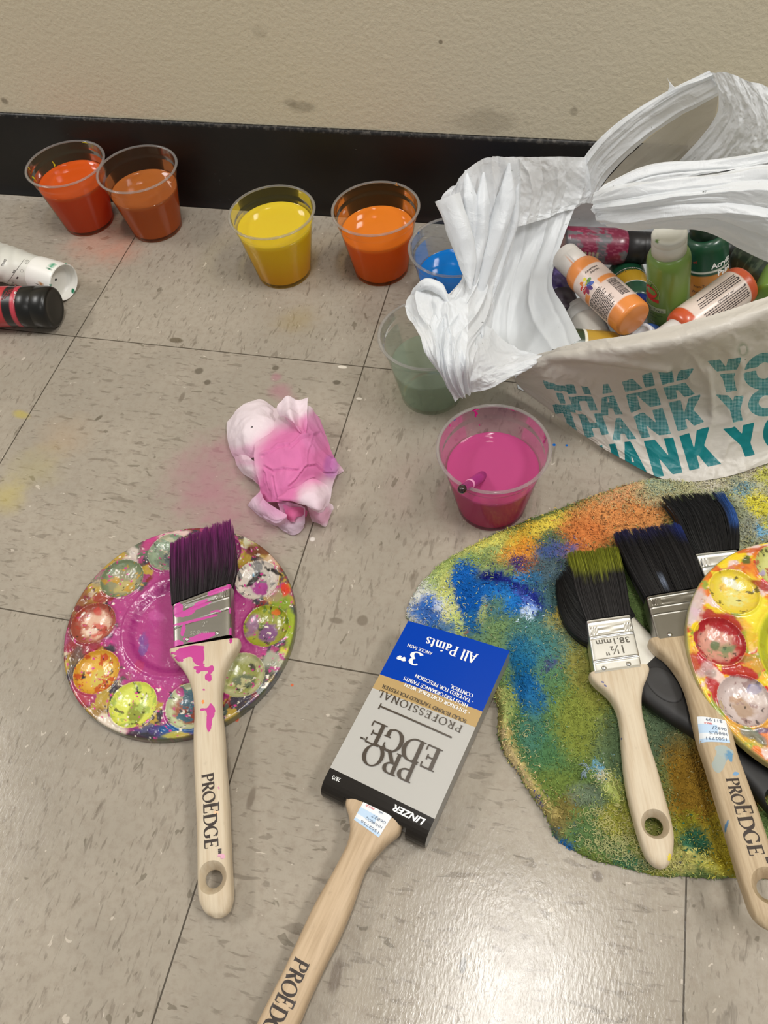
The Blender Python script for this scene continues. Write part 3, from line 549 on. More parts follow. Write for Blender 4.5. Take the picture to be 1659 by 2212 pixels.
# ------------------------------------------------------------------ round ten-well palettes
M_pal = vmat('crusted_paint', .26, .5, coat=.35, bump=(520, .35, .0006))
PR = .0907
def palette(label, c, z0, tilt, ph, painter, wet=None):
    """c centre (x,y), z0 underside height, tilt (gx,gy) slope of the plate, ph angle of the first well"""
    e = thing('paint_palette', label, 'palette', (c[0], c[1], z0), 'round ten-well palettes')
    nr, na = 190, 560
    r = np.r_[np.linspace(0, PR - .0026, nr - 12), PR - .0026 + .0026 * np.sin(np.linspace(.15, math.pi / 2, 8)), np.full(4, PR)]
    t = np.linspace(0, 2 * math.pi, na, endpoint=False)
    Rr, Tt = np.meshgrid(r, t, indexing='ij'); X = Rr * np.cos(Tt); Y = Rr * np.sin(Tt); P2 = np.c_[X.ravel(), Y.ravel()]
    z = np.full(len(P2), .0082); d0 = np.hypot(P2[:, 0], P2[:, 1])
    z -= sst(.0425, .0335, d0) * .0048; z += .0010 * np.exp(-((d0 - .0440) / .0016) ** 2); z -= .0008 * sst(.03, 0, d0)
    wells = np.zeros(len(P2), int)
    for k in range(10):
        a = ph + 2 * math.pi * k / 10; wc = np.array([math.cos(a), math.sin(a)]) * .0687; d = np.hypot(*(P2 - wc).T)
        z -= .0064 * np.clip(1 - (d / .0172) ** 2, 0, 1) ** .75; z += .0011 * np.exp(-((d - .0177) / .0011) ** 2); z += .0003 * np.exp(-(d / .006) ** 2); wells[d < .0176] = k + 1
        for s in (-.05, .05):
            a2 = a + math.pi / 10 + s; z += .0014 * np.exp(-(np.hypot(*(P2 - np.array([math.cos(a2), math.sin(a2)]) * .0835).T) / .0013) ** 4)
    lum = fbm(np.c_[P2 * 120, np.zeros(len(P2))], 31, 4); z += (lum * .0005 + np.clip(fbm(P2 * 260, 33, 3), 0, 1) * .0006) * (d0 < PR - .003) * (d0 > .03)
    if wet is not None: z = wet(P2, d0, z)
    z = z.reshape(nr, na); lip = np.sqrt(np.clip(1 - ((r - (PR - .0026)) / .0026).clip(0, 1) ** 2, 0, 1)); z = np.minimum(z, (.0082 - .0026 + .0026 * lip)[:, None] + (r < PR - .0026)[:, None])
    z[-4:] = np.array([.0052, .0036, .0018, .0006])[:, None]
    G = np.stack([c[0] + X, c[1] + Y, z0 + z + tilt[0] * X + tilt[1] * Y], 2); P = G.reshape(-1, 3)
    col = painter(P2, P, d0, wells) * .9
    F = np.array(gridf(nr, na, True)); zone = np.where((wells[F] > 0).all(1), wells[F].min(1), 0); zone = np.where((d0[F] < .0440).all(1), 11, zone)
    for zn in range(12):
        f = F[zone == zn]
        if not len(f): continue
        u, inv = np.unique(f, return_inverse=True)
        mk('plate' if zn == 0 else ('mixing_well' if zn == 11 else 'paint_well'), P[u], inv.reshape(f.shape), M_pal, e, col=col[u])
    b0 = MB(); k = np.arange(na); rim = P.reshape(nr, na, 3)[-1]; b0.add(np.r_[rim, [rim.mean(0) + [0, 0, .0004]]], [(i, (i + 1) % na, na)[::-1] for i in range(na)])
    b0.build('underside', pmat('white_plastic', (206, 202, 190), .4), e)
    return e
def multi(P2, cols, sc, seed):
    """mottled crust: soft-edged islands of the listed colours"""
    c = np.tile(lin(cols[0]), (len(P2), 1))
    for i, k in enumerate(cols[1:]): c = blend(c, sst(.10, .20, fbm(P2 * sc * (1 + .25 * (i % 3)) + 9.1 * i, seed + 3 * i, 4, .6)), k)
    return c
def wellpaint(c, P2, wells, k, wc, cols, seed):
    """cols: rim colour, pool colour, accent"""
    s = wells == k; q = P2[s] - wc; d = np.hypot(*q.T) / .0172 + .22 * fbm(P2[s] * 190, seed); cc = np.tile(lin(cols[0]), (s.sum(), 1))
    cc = blend(cc, sst(.85, .6, d) * .9, cols[1]); cc = blend(cc, sst(.50, .34, np.hypot(*(q - np.array([.002, -.003])).T) / .0172 + .25 * fbm(P2[s] * 150, seed + 1)), cols[2])
    n = fbm(P2[s] * 160, seed + 5, 4, .6); cc = blend(cc, sst(.16, .22, n) * .85, cols[3] if len(cols) > 3 else cols[0]); n = fbm(P2[s] * 300, seed + 6, 3); cc = blend(cc, sst(.44, .5, n) * .8, (40, 34, 34))
    c[s] = cc; return c
C1 = (.2294, -.296)
def wellpos(ph, k): a = ph + 2 * math.pi * k / 10; return np.array([math.cos(a), math.sin(a)]) * .0687
def phase(pxs, c, z, tilt=(0, 0)):
    s = 0
    for q in pxs:
        zz = z
        for _ in range(4): X = atz(*q, zz); zz = z + tilt[0] * (X[0] - c[0]) + tilt[1] * (X[1] - c[1])
        a = math.atan2(X[1] - c[1], X[0] - c[0]); s += np.exp(10j * a)
    return float(np.angle(s) / 10)
ph1 = phase([(347, 1200), (262, 1255), (200, 1345), (207, 1455), (291, 1525), (395, 1520), (527, 1460), (587, 1350), (560, 1265)], C1, .006)
MAG = (174, 62, 130)
def wellat(px, py, c, ph, z):
    X = atz(px, py, z); a = math.atan2(X[1] - c[1], X[0] - c[0]); return int(round((a - ph) / (2 * math.pi / 10))) % 10
def paint1(P2, P, d0, wells):
    q = pix(P); w = q + 9 * np.c_[fbm(P2 * 110, 3), fbm(P2 * 110, 6)]
    c = multi(P2, [(92, 78, 74), (128, 40, 44), (206, 186, 156), (70, 82, 74), (58, 50, 62), (180, 150, 60), (160, 60, 110)], 70, 11)
    def z(cx, cy, rx, ry, rgb, amt=1, ang=0, so=.25):
        nonlocal c; c = blend(c, sst(-so, so, ell(w, cx, cy, rx, ry, ang) + .35 * fbm(P2 * 170, int(cx))) * amt, rgb)
    z(170, 1330, 30, 80, (118, 34, 40), .75); z(180, 1400, 40, 26, (150, 46, 50), .8); z(225, 1290, 24, 12, (150, 40, 44), .9); z(215, 1570, 40, 40, (140, 100, 74), .6)
    z(300, 1190, 40, 16, (96, 110, 88), .9); z(330, 1170, 34, 12, (196, 60, 130), .8, -30); z(285, 1205, 16, 22, (232, 214, 206), .7); z(380, 1155, 40, 9, (226, 196, 190), .9, -10)
    z(240, 1570, 34, 26, (236, 222, 202), .8, 30); z(350, 1580, 70, 14, (30, 58, 120), .85); z(390, 1575, 40, 12, (20, 90, 150), .9); z(380, 1592, 30, 7, (200, 190, 50), .7); z(300, 1590, 40, 9, (40, 40, 46), .9)
    z(590, 1490, 14, 60, (26, 48, 130), .95, 25); z(560, 1530, 18, 40, (30, 46, 110), .8, 40); z(610, 1300, 20, 26, (120, 150, 40), .9); z(625, 1360, 14, 40, (150, 170, 40), .95); z(620, 1420, 18, 20, (224, 214, 60), .85)
    z(600, 1430, 30, 22, (168, 170, 150), .9); z(580, 1225, 30, 24, (206, 176, 150), .8); z(560, 1190, 26, 14, (110, 48, 36), .9); z(535, 1172, 8, 12, (238, 238, 228), .95, 30); z(618, 1270, 10, 16, (206, 52, 30), .95); z(590, 1285, 22, 12, (160, 130, 110), .7)
    z(535, 1175, 30, 8, (176, 164, 90), .5); z(570, 1455, 16, 20, (70, 70, 64), .8); z(215, 1250, 22, 18, (150, 140, 120), .6); z(165, 1440, 16, 40, (90, 74, 66), .8); z(180, 1490, 24, 30, (180, 60, 56), .6)
    n = fbm(P2 * 90, 21, 4); c = blend(c, sst(.056, .050, d0 + .012 * n), MAG)
    for cx, cy, rx, ry, an in ((520, 1330, 26, 66, 0), (545, 1400, 30, 26, 20), (440, 1180, 60, 20, -10), (345, 1150, 40, 8, -20), (270, 1290, 30, 16, -30), (330, 1480, 60, 14, 0), (600, 1345, 7, 5, 0), (612, 1420, 9, 3, 30), (615, 1460, 4, 9, -25), (590, 1442, 12, 4, 10), (240, 1540, 9, 11, 0), (345, 1500, 30, 18, 30), (360, 1535, 10, 30, 20)):
        z(cx, cy, rx, ry, (174, 64, 130), .95, an, .12)
    c = blend(c, sst(.041, .039, d0) * sst(.033, .036, d0) * .55, (160, 42, 122)); z(312, 1395, 9, 26, (112, 78, 150), .8, 10); z(330, 1350, 9, 40, (170, 52, 130), .5, 20); z(300, 1440, 10, 14, (186, 60, 110), .7); z(338, 1330, 14, 10, (206, 96, 166), .5)
    W = {(347, 1200): ((150, 168, 140), (126, 140, 120), (96, 104, 108), (196, 190, 160)), (262, 1255): ((120, 134, 100), (150, 144, 112), (186, 170, 110), (196, 150, 50)), (200, 1345): ((156, 76, 58), (226, 186, 160), (206, 110, 96), (170, 60, 44)),
         (207, 1455): ((214, 160, 50), (220, 176, 70), (206, 186, 90), (190, 60, 30)), (291, 1525): ((220, 224, 96), (214, 220, 100), (140, 148, 60), (170, 190, 90)), (395, 1520): ((206, 214, 170), (150, 60, 44), (140, 62, 48), (40, 110, 130)),
         (527, 1460): ((186, 186, 140), (156, 160, 84), (110, 120, 96), (206, 200, 150)), (587, 1350): ((160, 164, 40), (150, 150, 70), (128, 84, 128), (90, 120, 30)), (560, 1265): ((222, 210, 196), (206, 196, 186), (176, 70, 150), (120, 120, 120)), (470, 1180): (MAG, (180, 60, 140), (120, 40, 90))}
    for (px, py), cs in W.items():
        k = wellat(px, py, C1, ph1, .006); c = wellpaint(c, P2, wells, k + 1, wellpos(ph1, k), cs, 50 + px)
    z(600, 1322, 10, 8, (214, 110, 40), .95, 0, .1); z(566, 1243, 10, 4, (20, 16, 20), .9); z(545, 1250, 26, 6, (20, 16, 18), .95, -40, .15); z(590, 1232, 24, 5, (20, 16, 18), .95, 25, .15); z(563, 1238, 4, 3, (206, 60, 140), 1); z(545, 1240, 3, 3, (40, 120, 150), 1); z(543, 1350, 13, 22, (150, 96, 150), .8, 15); z(302, 1497, 5, 2, (24, 20, 20), 1, 20); z(180, 1462, 4, 4, (24, 40, 60), 1); z(545, 1442, 8, 5, (60, 60, 58), .9)
    z(195, 1360, 12, 10, (240, 226, 206), .7); z(212, 1320, 8, 10, (200, 70, 60), .8); z(392, 1495, 10, 8, (206, 70, 150), .9); z(420, 1515, 9, 4, (226, 214, 204), .8)
    sp = fbm(P2 * 420, 77, 2); c = blend(c, sst(.58, .62, sp) * (d0 > .05) * (d0 < .0895), (206, 60, 140)); sp = fbm(P2 * 380, 91, 2); c = blend(c, sst(.6, .64, sp) * (d0 > .05), (236, 226, 210))
    c = blend(c, sst(PR - .0012, PR - .0002, d0) * .75, (88, 88, 60)); return c
def wet1(P2, d0, z):
    n = fbm(P2 * 95, 41, 3); return z + sst(.052, .04, d0) * (.0006 + .0008 * n * (d0 < .05))
palette('round plate palette flooded with magenta paint, brush lying across it', C1, 0.0, (0, 0), ph1, paint1, wet1)
C2 = (.6890, -.2475); TILT2 = (-.10, .02); Z2 = .0305 - .0091
ph2 = phase([(1570, 1275), (1548, 1378), (1600, 1493), (1645, 1220)], C2, Z2 + .007, TILT2)
def paint2(P2, P, d0, wells):
    q = pix(P); w = q + 8 * np.c_[fbm(P2 * 110, 13), fbm(P2 * 110, 16)]
    c = multi(P2, [(228, 196, 40), (240, 214, 60), (206, 44, 40), (236, 176, 60), (230, 200, 190), (150, 160, 60), (224, 120, 40)], 62, 61)
    def z(cx, cy, rx, ry, rgb, amt=1, ang=0, so=.25):
        nonlocal c; c = blend(c, sst(-so, so, ell(w, cx, cy, rx, ry, ang) + .35 * fbm(P2 * 170, int(cx))) * amt, rgb)
    z(1500, 1310, 16, 44, (204, 186, 184), .9, 15); z(1515, 1330, 24, 12, (214, 180, 196), .7, 30); z(1484, 1400, 8, 30, (200, 184, 60), .8); z(1510, 1440, 34, 26, (176, 30, 40), .9, 40); z(1520, 1450, 14, 22, (206, 190, 186), .6, 40); z(1545, 1490, 14, 40, (180, 26, 40), .95, -30); z(1535, 1455, 14, 10, (150, 130, 124), .7)
    z(1590, 1200, 34, 10, (240, 206, 30), .95, -20); z(1625, 1188, 40, 6, (196, 84, 34), .9, -5); z(1575, 1228, 36, 6, (206, 96, 40), .8); z(1560, 1217, 16, 10, (238, 212, 40), .9); z(1620, 1300, 22, 60, (238, 220, 50), .9); z(1625, 1360, 22, 46, (232, 188, 50), .8); z(1640, 1330, 30, 40, (236, 224, 60), .8)
    z(1600, 1350, 20, 14, (236, 170, 60), .7); z(1630, 1440, 24, 20, (220, 150, 50), .7); z(1605, 1425, 20, 10, (120, 130, 60), .6); z(1600, 1580, 60, 12, (214, 170, 50), .8, 30); z(1630, 1590, 30, 10, (110, 112, 104), .9, 30); z(1645, 1580, 18, 8, (40, 70, 120), .8); z(1650, 1568, 20, 6, (220, 160, 60), .9)
    z(1591, 1239, 8, 5, (30, 50, 130), 1, 20, .1); z(1632, 1300, 5, 4, (230, 150, 190), 1, 0, .1)
    c = blend(c, sst(.044, .042, d0) * .9, (222, 216, 40)); c = blend(c, sst(.043, .041, d0) * sst(.034, .037, d0) * .7, (150, 156, 30)); c = blend(c, sst(.12, .25, fbm(P2 * 150, 23)) * (d0 < .042), (166, 160, 30))
    W = {(1570, 1275): ((232, 206, 56), (226, 206, 84), (222, 214, 130), (230, 200, 80)), (1548, 1378): ((170, 30, 36), (206, 150, 132), (150, 140, 104), (214, 150, 130)), (1600, 1493): ((196, 176, 170), (206, 190, 186), (176, 150, 130), (150, 120, 116)), (1645, 1220): ((196, 196, 110), (206, 206, 130), (190, 190, 120), (160, 70, 50))}
    for (px, py), cs in W.items():
        k = wellat(px, py, C2, ph2, Z2 + .007); c = wellpaint(c, P2, wells, k + 1, wellpos(ph2, k), cs, 90 + px)
    z(1580, 1262, 26, 9, (220, 222, 200), .9, 35, .2); z(1565, 1268, 14, 8, (236, 190, 90), .7); z(1560, 1345, 44, 20, (166, 24, 30), .95, 25, .15); z(1545, 1390, 26, 14, (206, 150, 134), .7); z(1545, 1396, 12, 8, (84, 110, 70), .9, 20); z(1575, 1405, 14, 6, (90, 130, 90), .6, -20)
    z(1504, 1355, 12, 9, (240, 206, 30), 1, 30, .1); z(1498, 1388, 5, 6, (244, 210, 40), 1, 0, .1); z(1600, 1452, 44, 13, (176, 24, 34), .95, 15, .15); z(1629, 1490, 17, 12, (40, 56, 150), 1, -15, .12); z(1632, 1503, 26, 24, (228, 214, 206), .6); z(1588, 1510, 14, 8, (176, 140, 112), .9, 10); z(1640, 1262, 26, 8, (160, 30, 34), .9, 20); z(1645, 1240, 6, 5, (176, 160, 200), .9); z(1634, 1213, 5, 5, (170, 60, 50), .9); z(1611, 1210, 7, 12, (60, 96, 40), .9, 20)
    c = blend(c, sst(PR - .0014, PR - .0002, d0) * .85, (170, 166, 110)); return c
palette('round plate palette crusted with yellow and red paint, propped on the brushes', C2, Z2, TILT2, ph2, paint2)
# ------------------------------------------------------------------ paint-stained terry towel
TO = [(878, 1332), (880, 1312), (893, 1282), (915, 1252), (940, 1226), (965, 1206), (1000, 1186), (1040, 1166), (1090, 1142), (1150, 1117), (1210, 1096), (1270, 1074), (1330, 1052), (1375, 1040), (1410, 1034), (1440, 1030), (1500, 1026), (1560, 1014), (1620, 992), (1680, 968), (1760, 940), (1900, 930),
      (1950, 1100), (1930, 1400), (1890, 1700), (1860, 1880), (1720, 1897), (1588, 1895), (1530, 1897), (1483, 1892), (1440, 1893), (1385, 1882), (1330, 1868), (1285, 1858), (1240, 1836), (1210, 1818), (1195, 1800), (1180, 1765), (1160, 1735), (1140, 1705), (1120, 1672), (1100, 1645), (1083, 1612), (1074, 1575),
      (1077, 1535), (1068, 1508), (1070, 1470), (1078, 1440), (1060, 1412), (1020, 1398), (960, 1385), (905, 1360)]
poly = np.array([atz(px, py, .003)[:2] for px, py in TO])
poly = np.array([p for p in crv(np.r_[poly, poly[:1]], len(poly) * 5)])[:-1]
def sdpoly(P, poly):
    d = np.full(len(P), 1e9); ins = np.zeros(len(P), bool); near = np.zeros((len(P), 2))
    for a, b in zip(poly, np.roll(poly, -1, 0)):
        ab = b - a; t = np.clip(((P - a) @ ab) / (ab @ ab + 1e-18), 0, 1); c = a + t[:, None] * ab; dd = np.linalg.norm(P - c, axis=1)
        k = dd < d; d[k] = dd[k]; near[k] = c[k]
        cr = ((a[1] > P[:, 1]) != (b[1] > P[:, 1])) & (P[:, 0] < (b[0] - a[0]) * (P[:, 1] - a[1]) / (b[1] - a[1] + 1e-18) + a[0]); ins ^= cr
    return np.where(ins, d, -d), near
def W2(pts): return np.array([atz(px, py, .006)[:2] for px, py in pts])
ridges = [([(985, 1262), (1040, 1232), (1100, 1248), (1160, 1290)], .0085, .010), ([(1000, 1285), (1050, 1258), (1110, 1275), (1165, 1318)], -.0018, .005), ([(1082, 1525), (1095, 1580), (1120, 1640), (1155, 1700), (1195, 1770)], .0072, .0060), ([(1100, 1440), (1118, 1480), (1125, 1530), (1102, 1580), (1122, 1640), (1180, 1730)], -.0030, .0045),
          ([(1262, 1668), (1298, 1692), (1328, 1728)], .0070, .0065), ([(1250, 1690), (1290, 1722), (1320, 1770)], -.0024, .005), ([(1240, 1780), (1215, 1740), (1240, 1705), (1275, 1700)], .0032, .009), ([(1240, 1800), (1252, 1765), (1268, 1740)], -.0026, .004),
          ([(1450, 1800), (1490, 1840), (1540, 1872), (1590, 1892)], .0062, .006), ([(1600, 1100), (1640, 1110), (1700, 1160)], .0055, .014), ([(1560, 1120), (1600, 1165), (1660, 1215)], -.0025, .01), ([(1510, 1640), (1540, 1740), (1560, 1830)], -.002, .01), ([(1120, 1340), (1180, 1420), (1230, 1520)], .0012, .02)]
def towel_h(P):
    h = np.full(len(P), .0052) + .0009 * fbm(np.c_[P * 28, 0 * P[:, :1]], 2, 3)
    for pts, a, w in ridges:
        d = (1 - seg(P, W2(pts), 1.0)); h += a * np.exp(-(d / w) ** 2)
    return h
st = .00165
x0, y0 = poly.min(0) - .004; x1, y1 = poly.max(0) + .004
x1 = min(x1, .80)
gx = np.arange(x0, x1, st); gy = np.arange(y0, y1, st); GX, GY = np.meshgrid(gx, gy, indexing='ij'); P2 = np.c_[GX.ravel(), GY.ravel()]
sd, near = sdpoly(P2, poly); keep = sd > -st * .75
q0 = near[(sd < 0) & keep]; P2[(sd < 0) & keep] = q0; sd = np.maximum(sd, 0)
z = towel_h(P2) * np.sqrt(np.clip(1 - (1 - np.clip(sd / .006, 0, 1)) ** 2, 0, 1)); z = np.maximum(z, .0006)
TP = np.c_[P2, z]
def towel_col(P):
    q = pix(P); w = q + 14 * np.c_[fbm(P * 60, 3), fbm(P * 60, 8)] + 7 * np.c_[fbm(P * 220, 13), fbm(P * 220, 18)] + 7 * np.c_[fbm(P * 620, 23, 2), fbm(P * 620, 28, 2)]
    c = np.tile(lin((108, 126, 70)), (len(P), 1))
    def z(cx, cy, rx, ry, rgb, amt=1., ang=0, so=.35):
        nonlocal c; c = blend(c, sst(-so, so, ell(w, cx, cy, rx, ry, ang)) * amt, rgb)
    # lower green field, ochre at right
    z(1200, 1600, 150, 220, (100, 126, 70)); z(1160, 1640, 60, 110, (72, 112, 72), .8, -20); z(1260, 1560, 60, 90, (132, 134, 52), .8); z(1290, 1480, 40, 60, (128, 124, 54), .7); z(1200, 1720, 80, 60, (112, 124, 52), .8); z(1120, 1560, 36, 80, (80, 112, 66), .7)
    z(1340, 1620, 60, 90, (92, 108, 76), .8); z(1440, 1600, 50, 110, (86, 100, 72), .95, -15); z(1500, 1730, 60, 130, (150, 112, 36), .95, -15); z(1530, 1640, 40, 60, (126, 92, 34), .9); z(1600, 1600, 90, 70, (104, 74, 30), .9); z(1560, 1820, 60, 60, (160, 140, 42), .9); z(1480, 1790, 30, 40, (150, 146, 44), .8); z(1500, 1820, 36, 30, (40, 96, 72), .95, 30); z(1620, 1700, 40, 60, (120, 84, 30), .8)
    z(1420, 1700, 30, 60, (100, 110, 60), .7); z(1400, 1820, 60, 50, (150, 146, 70), .8)
    # green-blue mid field
    z(1100, 1330, 160, 90, (88, 118, 96)); z(1190, 1300, 60, 90, (74, 100, 96), .9); z(1180, 1220, 70, 40, (80, 96, 104), .8); z(1100, 1400, 60, 70, (118, 140, 84), .9); z(1170, 1420, 80, 70, (92, 128, 88), .9)
    z(1020, 1190, 90, 24, (186, 184, 104), .95, -20); z(1090, 1180, 60, 24, (150, 164, 96), .8, -20); z(1000, 1230, 50, 30, (128, 158, 90), .9, -30); z(1050, 1225, 60, 18, (136, 148, 92), .8)
    z(1120, 1190, 50, 26, (214, 148, 60), .9, -20); z(1140, 1150, 60, 22, (226, 182, 60), .85, -22); z(1130, 1200, 26, 36, (218, 142, 52), .9); z(1200, 1130, 60, 20, (232, 206, 80), .9, -22); z(1060, 1160, 50, 14, (214, 204, 96), .9, -25)
    z(1300, 1120, 90, 46, (218, 146, 82), 1, -20); z(1260, 1160, 60, 40, (206, 124, 64), 1); z(1390, 1110, 60, 44, (208, 136, 76), .95); z(1350, 1065, 60, 18, (222, 160, 108), .9, -15); z(1230, 1180, 30, 24, (196, 116, 56), .9)
    z(1190, 1165, 30, 18, (90, 110, 78), .9); z(1205, 1190, 40, 16, (70, 88, 140), .85, -10); z(1120, 1215, 24, 14, (40, 40, 110), .9); z(1150, 1218, 14, 10, (120, 76, 66), .8)
    # white / cream left tip
    z(925, 1290, 46, 60, (206, 202, 186), 1, 30); z(895, 1320, 30, 26, (196, 190, 176), 1); z(950, 1240, 30, 40, (150, 166, 88), .85, 40); z(975, 1290, 26, 60, (204, 202, 112), .95, -10); z(965, 1330, 30, 26, (214, 206, 150), .8); z(990, 1350, 20, 26, (190, 196, 104), .9)
    z(925, 1325, 34, 22, (34, 90, 160), .95, 30, .25); z(930, 1300, 20, 14, (40, 104, 180), .9, 20, .25); z(965, 1352, 30, 12, (50, 104, 156), .8, 15); z(905, 1330, 16, 9, (60, 110, 170), .7); z(950, 1310, 14, 18, (196, 200, 214), .7)
    # blues
    z(1085, 1285, 90, 44, (40, 98, 132), .75, 10, .4); z(1012, 1290, 26, 70, (14, 84, 158), 1, -8, .25); z(1000, 1240, 26, 30, (24, 96, 170), 1, 0, .25); z(1050, 1278, 52, 26, (20, 90, 160), .95, 20); z(1100, 1295, 60, 26, (30, 108, 176), .9, 20); z(1020, 1340, 18, 26, (30, 92, 140), .9); z(1080, 1290, 24, 16, (50, 130, 190), .7)
    z(1075, 1248, 50, 9, (30, 34, 116), .98, 18, .3); z(1130, 1280, 46, 11, (34, 40, 124), .95, 35, .3); z(1160, 1300, 14, 26, (36, 44, 128), .9, -20); z(1060, 1244, 26, 7, (24, 28, 100), .95); z(1125, 1285, 30, 8, (74, 90, 168), .85, 35); z(1122, 1246, 20, 10, (50, 130, 196), .85); z(1150, 1250, 24, 14, (50, 110, 150), .7)
    z(1140, 1322, 17, 12, (214, 224, 234), .95, 20, .3); z(1148, 1308, 20, 9, (120, 150, 214), .8, 30); z(1070, 1300, 20, 18, (90, 120, 84), .85); z(1042, 1320, 9, 30, (176, 180, 100), .7); z(1060, 1297, 4, 3, (130, 84, 60), 1)
    z(1195, 1350, 26, 20, (196, 172, 56), .95, 20, .3); z(1205, 1340, 9, 24, (206, 172, 62), .9); z(1240, 1400, 34, 50, (150, 136, 62), .7); z(1250, 1450, 26, 40, (140, 130, 60), .7)
    z(1160, 1390, 70, 60, (70, 118, 116), .7); z(1130, 1440, 30, 66, (24, 96, 134), .95, -10, .3); z(1145, 1500, 24, 46, (24, 96, 150), .95, -10, .3); z(1160, 1520, 22, 26, (40, 104, 140), .8); z(1150, 1400, 30, 20, (56, 116, 130), .7); z(1190, 1430, 12, 9, (70, 64, 110), .85); z(1185, 1445, 9, 7, (64, 66, 110), .8); z(1010, 1366, 4, 5, (150, 86, 52), .9); z(1150, 1580, 26, 50, (70, 120, 110), .5)
    # hem and corner at lower left
    n = sst(-.3, .5, seg(w, [(1076, 1500), (1080, 1560), (1100, 1630), (1140, 1690), (1185, 1750), (1210, 1790)], 17)); c = blend(c, n * .85, (196, 170, 104)); n = sst(-.2, .5, seg(w, [(1076, 1580), (1110, 1650), (1170, 1735)], 9)); c = blend(c, n * .7, (206, 178, 130))
    z(1095, 1520, 22, 40, (164, 172, 96), .8); z(1164, 1728, 6, 14, (36, 44, 120), .95, -20, .2); z(1241, 1792, 4, 8, (30, 80, 160), .95, 0, .2); z(1215, 1826, 30, 14, (24, 92, 150), .95, 20, .25); z(1200, 1800, 14, 12, (60, 90, 90), .8)
    z(1225, 1755, 26, 46, (124, 106, 56), .85, 20); z(1270, 1720, 40, 26, (112, 122, 100), .8, 20); z(1290, 1810, 70, 30, (86, 110, 64), .8, 15); z(1330, 1770, 40, 40, (164, 152, 56), .7); z(1370, 1860, 50, 16, (48, 100, 74), .85, 10); z(1280, 1850, 50, 12, (110, 120, 50), .7, 15)
    z(1290, 1662, 17, 11, (120, 168, 186), .95, 30, .3); z(1302, 1680, 16, 8, (206, 200, 184), .9, 35, .3); z(1330, 1700, 34, 22, (168, 172, 92), .9, 45, .3); z(1350, 1730, 14, 26, (150, 150, 70), .7)
    z(1500, 1850, 46, 12, (204, 194, 104), .95, 32, .25); z(1470, 1860, 40, 26, (184, 172, 96), .85); z(1540, 1880, 50, 9, (210, 200, 90), .9, 20); z(1420, 1880, 40, 12, (160, 156, 66), .8); z(1575, 1870, 26, 30, (176, 156, 40), .8); z(1470, 1862, 3, 3, (50, 54, 80), 1)
    # upper right: cream, yellow, pale blue
    z(1470, 1050, 90, 24, (176, 168, 128), .95, -5); z(1410, 1075, 34, 22, (178, 160, 118), .9); z(1430, 1048, 34, 14, (140, 158, 138), .8); z(1560, 1040, 60, 20, (196, 184, 160), .95); z(1640, 1020, 60, 24, (206, 186, 166), .9); z(1620, 1060, 60, 40, (186, 178, 142), .9); z(1600, 1150, 60, 70, (150, 150, 118), .9); z(1640, 1160, 50, 50, (164, 162, 140), .8)
    z(1640, 1090, 32, 26, (212, 196, 60), .95, 10, .3); z(1655, 1028, 26, 14, (196, 190, 80), .9); z(1605, 1055, 26, 16, (110, 146, 150), .85, -10); z(1590, 1042, 14, 9, (96, 120, 126), .7); z(1646, 1150, 14, 10, (110, 170, 200), .9, 40); z(1655, 1135, 12, 12, (200, 190, 60), .8); z(1560, 1100, 26, 40, (116, 124, 96), .7); z(1630, 1180, 30, 16, (132, 136, 96), .7)
    sp = fbm(P[:, :2] * 520, 51, 2); c = blend(c, sst(.42, .5, sp) * .8 * ((q[:, 0] > 1220) & (q[:, 1] < 1230)), (60, 40, 30)); sp2 = fbm(P[:, :2] * 300, 57, 3); c = c * (1 + .28 * np.clip(sp2, -1, 1))[:, None] * np.array([.90, .96, 1.06])
    return np.clip(c * 1.10, 0, 1)
used = np.full(len(P2), -1); Fq = [f for f in gridf(len(gx), len(gy)) if keep[list(f)].all()]
Fq = np.array(Fq); u, inv = np.unique(Fq, return_inverse=True); TV = TP[u]
cT = atz(1150, 1500)
m_tow = vmat('terry_cloth', .95, .1, bump=(620, .9, .0018))
tow = mk('towel', TV, inv.reshape(Fq.shape), m_tow, col=towel_col(TV) * .95, loc=(cT[0], cT[1], 0))
tag(tow, 'terry towel stained blue, green, yellow and orange spread under the brushes', 'towel')
# terry loops: short bent threads all over the cloth
nL = 40000
idx = rng.integers(0, len(TV), nL); bp = TV[idx] + np.c_[rng.normal(0, st * .5, (nL, 2)), np.zeros(nL)]
s2, nr_ = sdpoly(bp[:, :2], poly); bp[s2 < 0, :2] = nr_[s2 < 0]
vis = pix(bp)[:, 0] < 1700; bp = bp[vis]; nL = len(bp)
th = rng.uniform(0, 2 * math.pi, nL); dx = np.c_[np.cos(th), np.sin(th), np.zeros(nL)]; px_ = np.c_[-dx[:, 1], dx[:, 0], np.zeros(nL)]
wd = rng.uniform(.00018, .00034, nL)[:, None]; ln = rng.uniform(.0012, .0028, nL)[:, None]; ben = rng.uniform(-.6, .6, nL)[:, None]; lf = rng.uniform(.0003, .0013, nL)[:, None]; up = np.array([0, 0, 1.])
ks = [bp - dx * ln * .5 + up * -.0002, bp - dx * ln * .2 + px_ * ln * ben * .35 + up * lf, bp + dx * ln * .2 + px_ * ln * ben * .35 + up * lf, bp + dx * ln * .5 + up * -.0001]
V = np.stack([np.stack([k - px_ * wd, k + up * wd * .8, k + px_ * wd], 1) for k in ks], 1).reshape(-1, 3)
lc = towel_col(bp + np.c_[rng.normal(0, .0042, (nL, 2)), np.zeros(nL)]); jit = rng.uniform(.72, 1.30, nL)[:, None]; lc = np.clip(lc * jit, 0, 1); wh = rng.random(nL) < .03; lc[wh] = lc[wh] * .5 + lin((206, 200, 150)) * .4
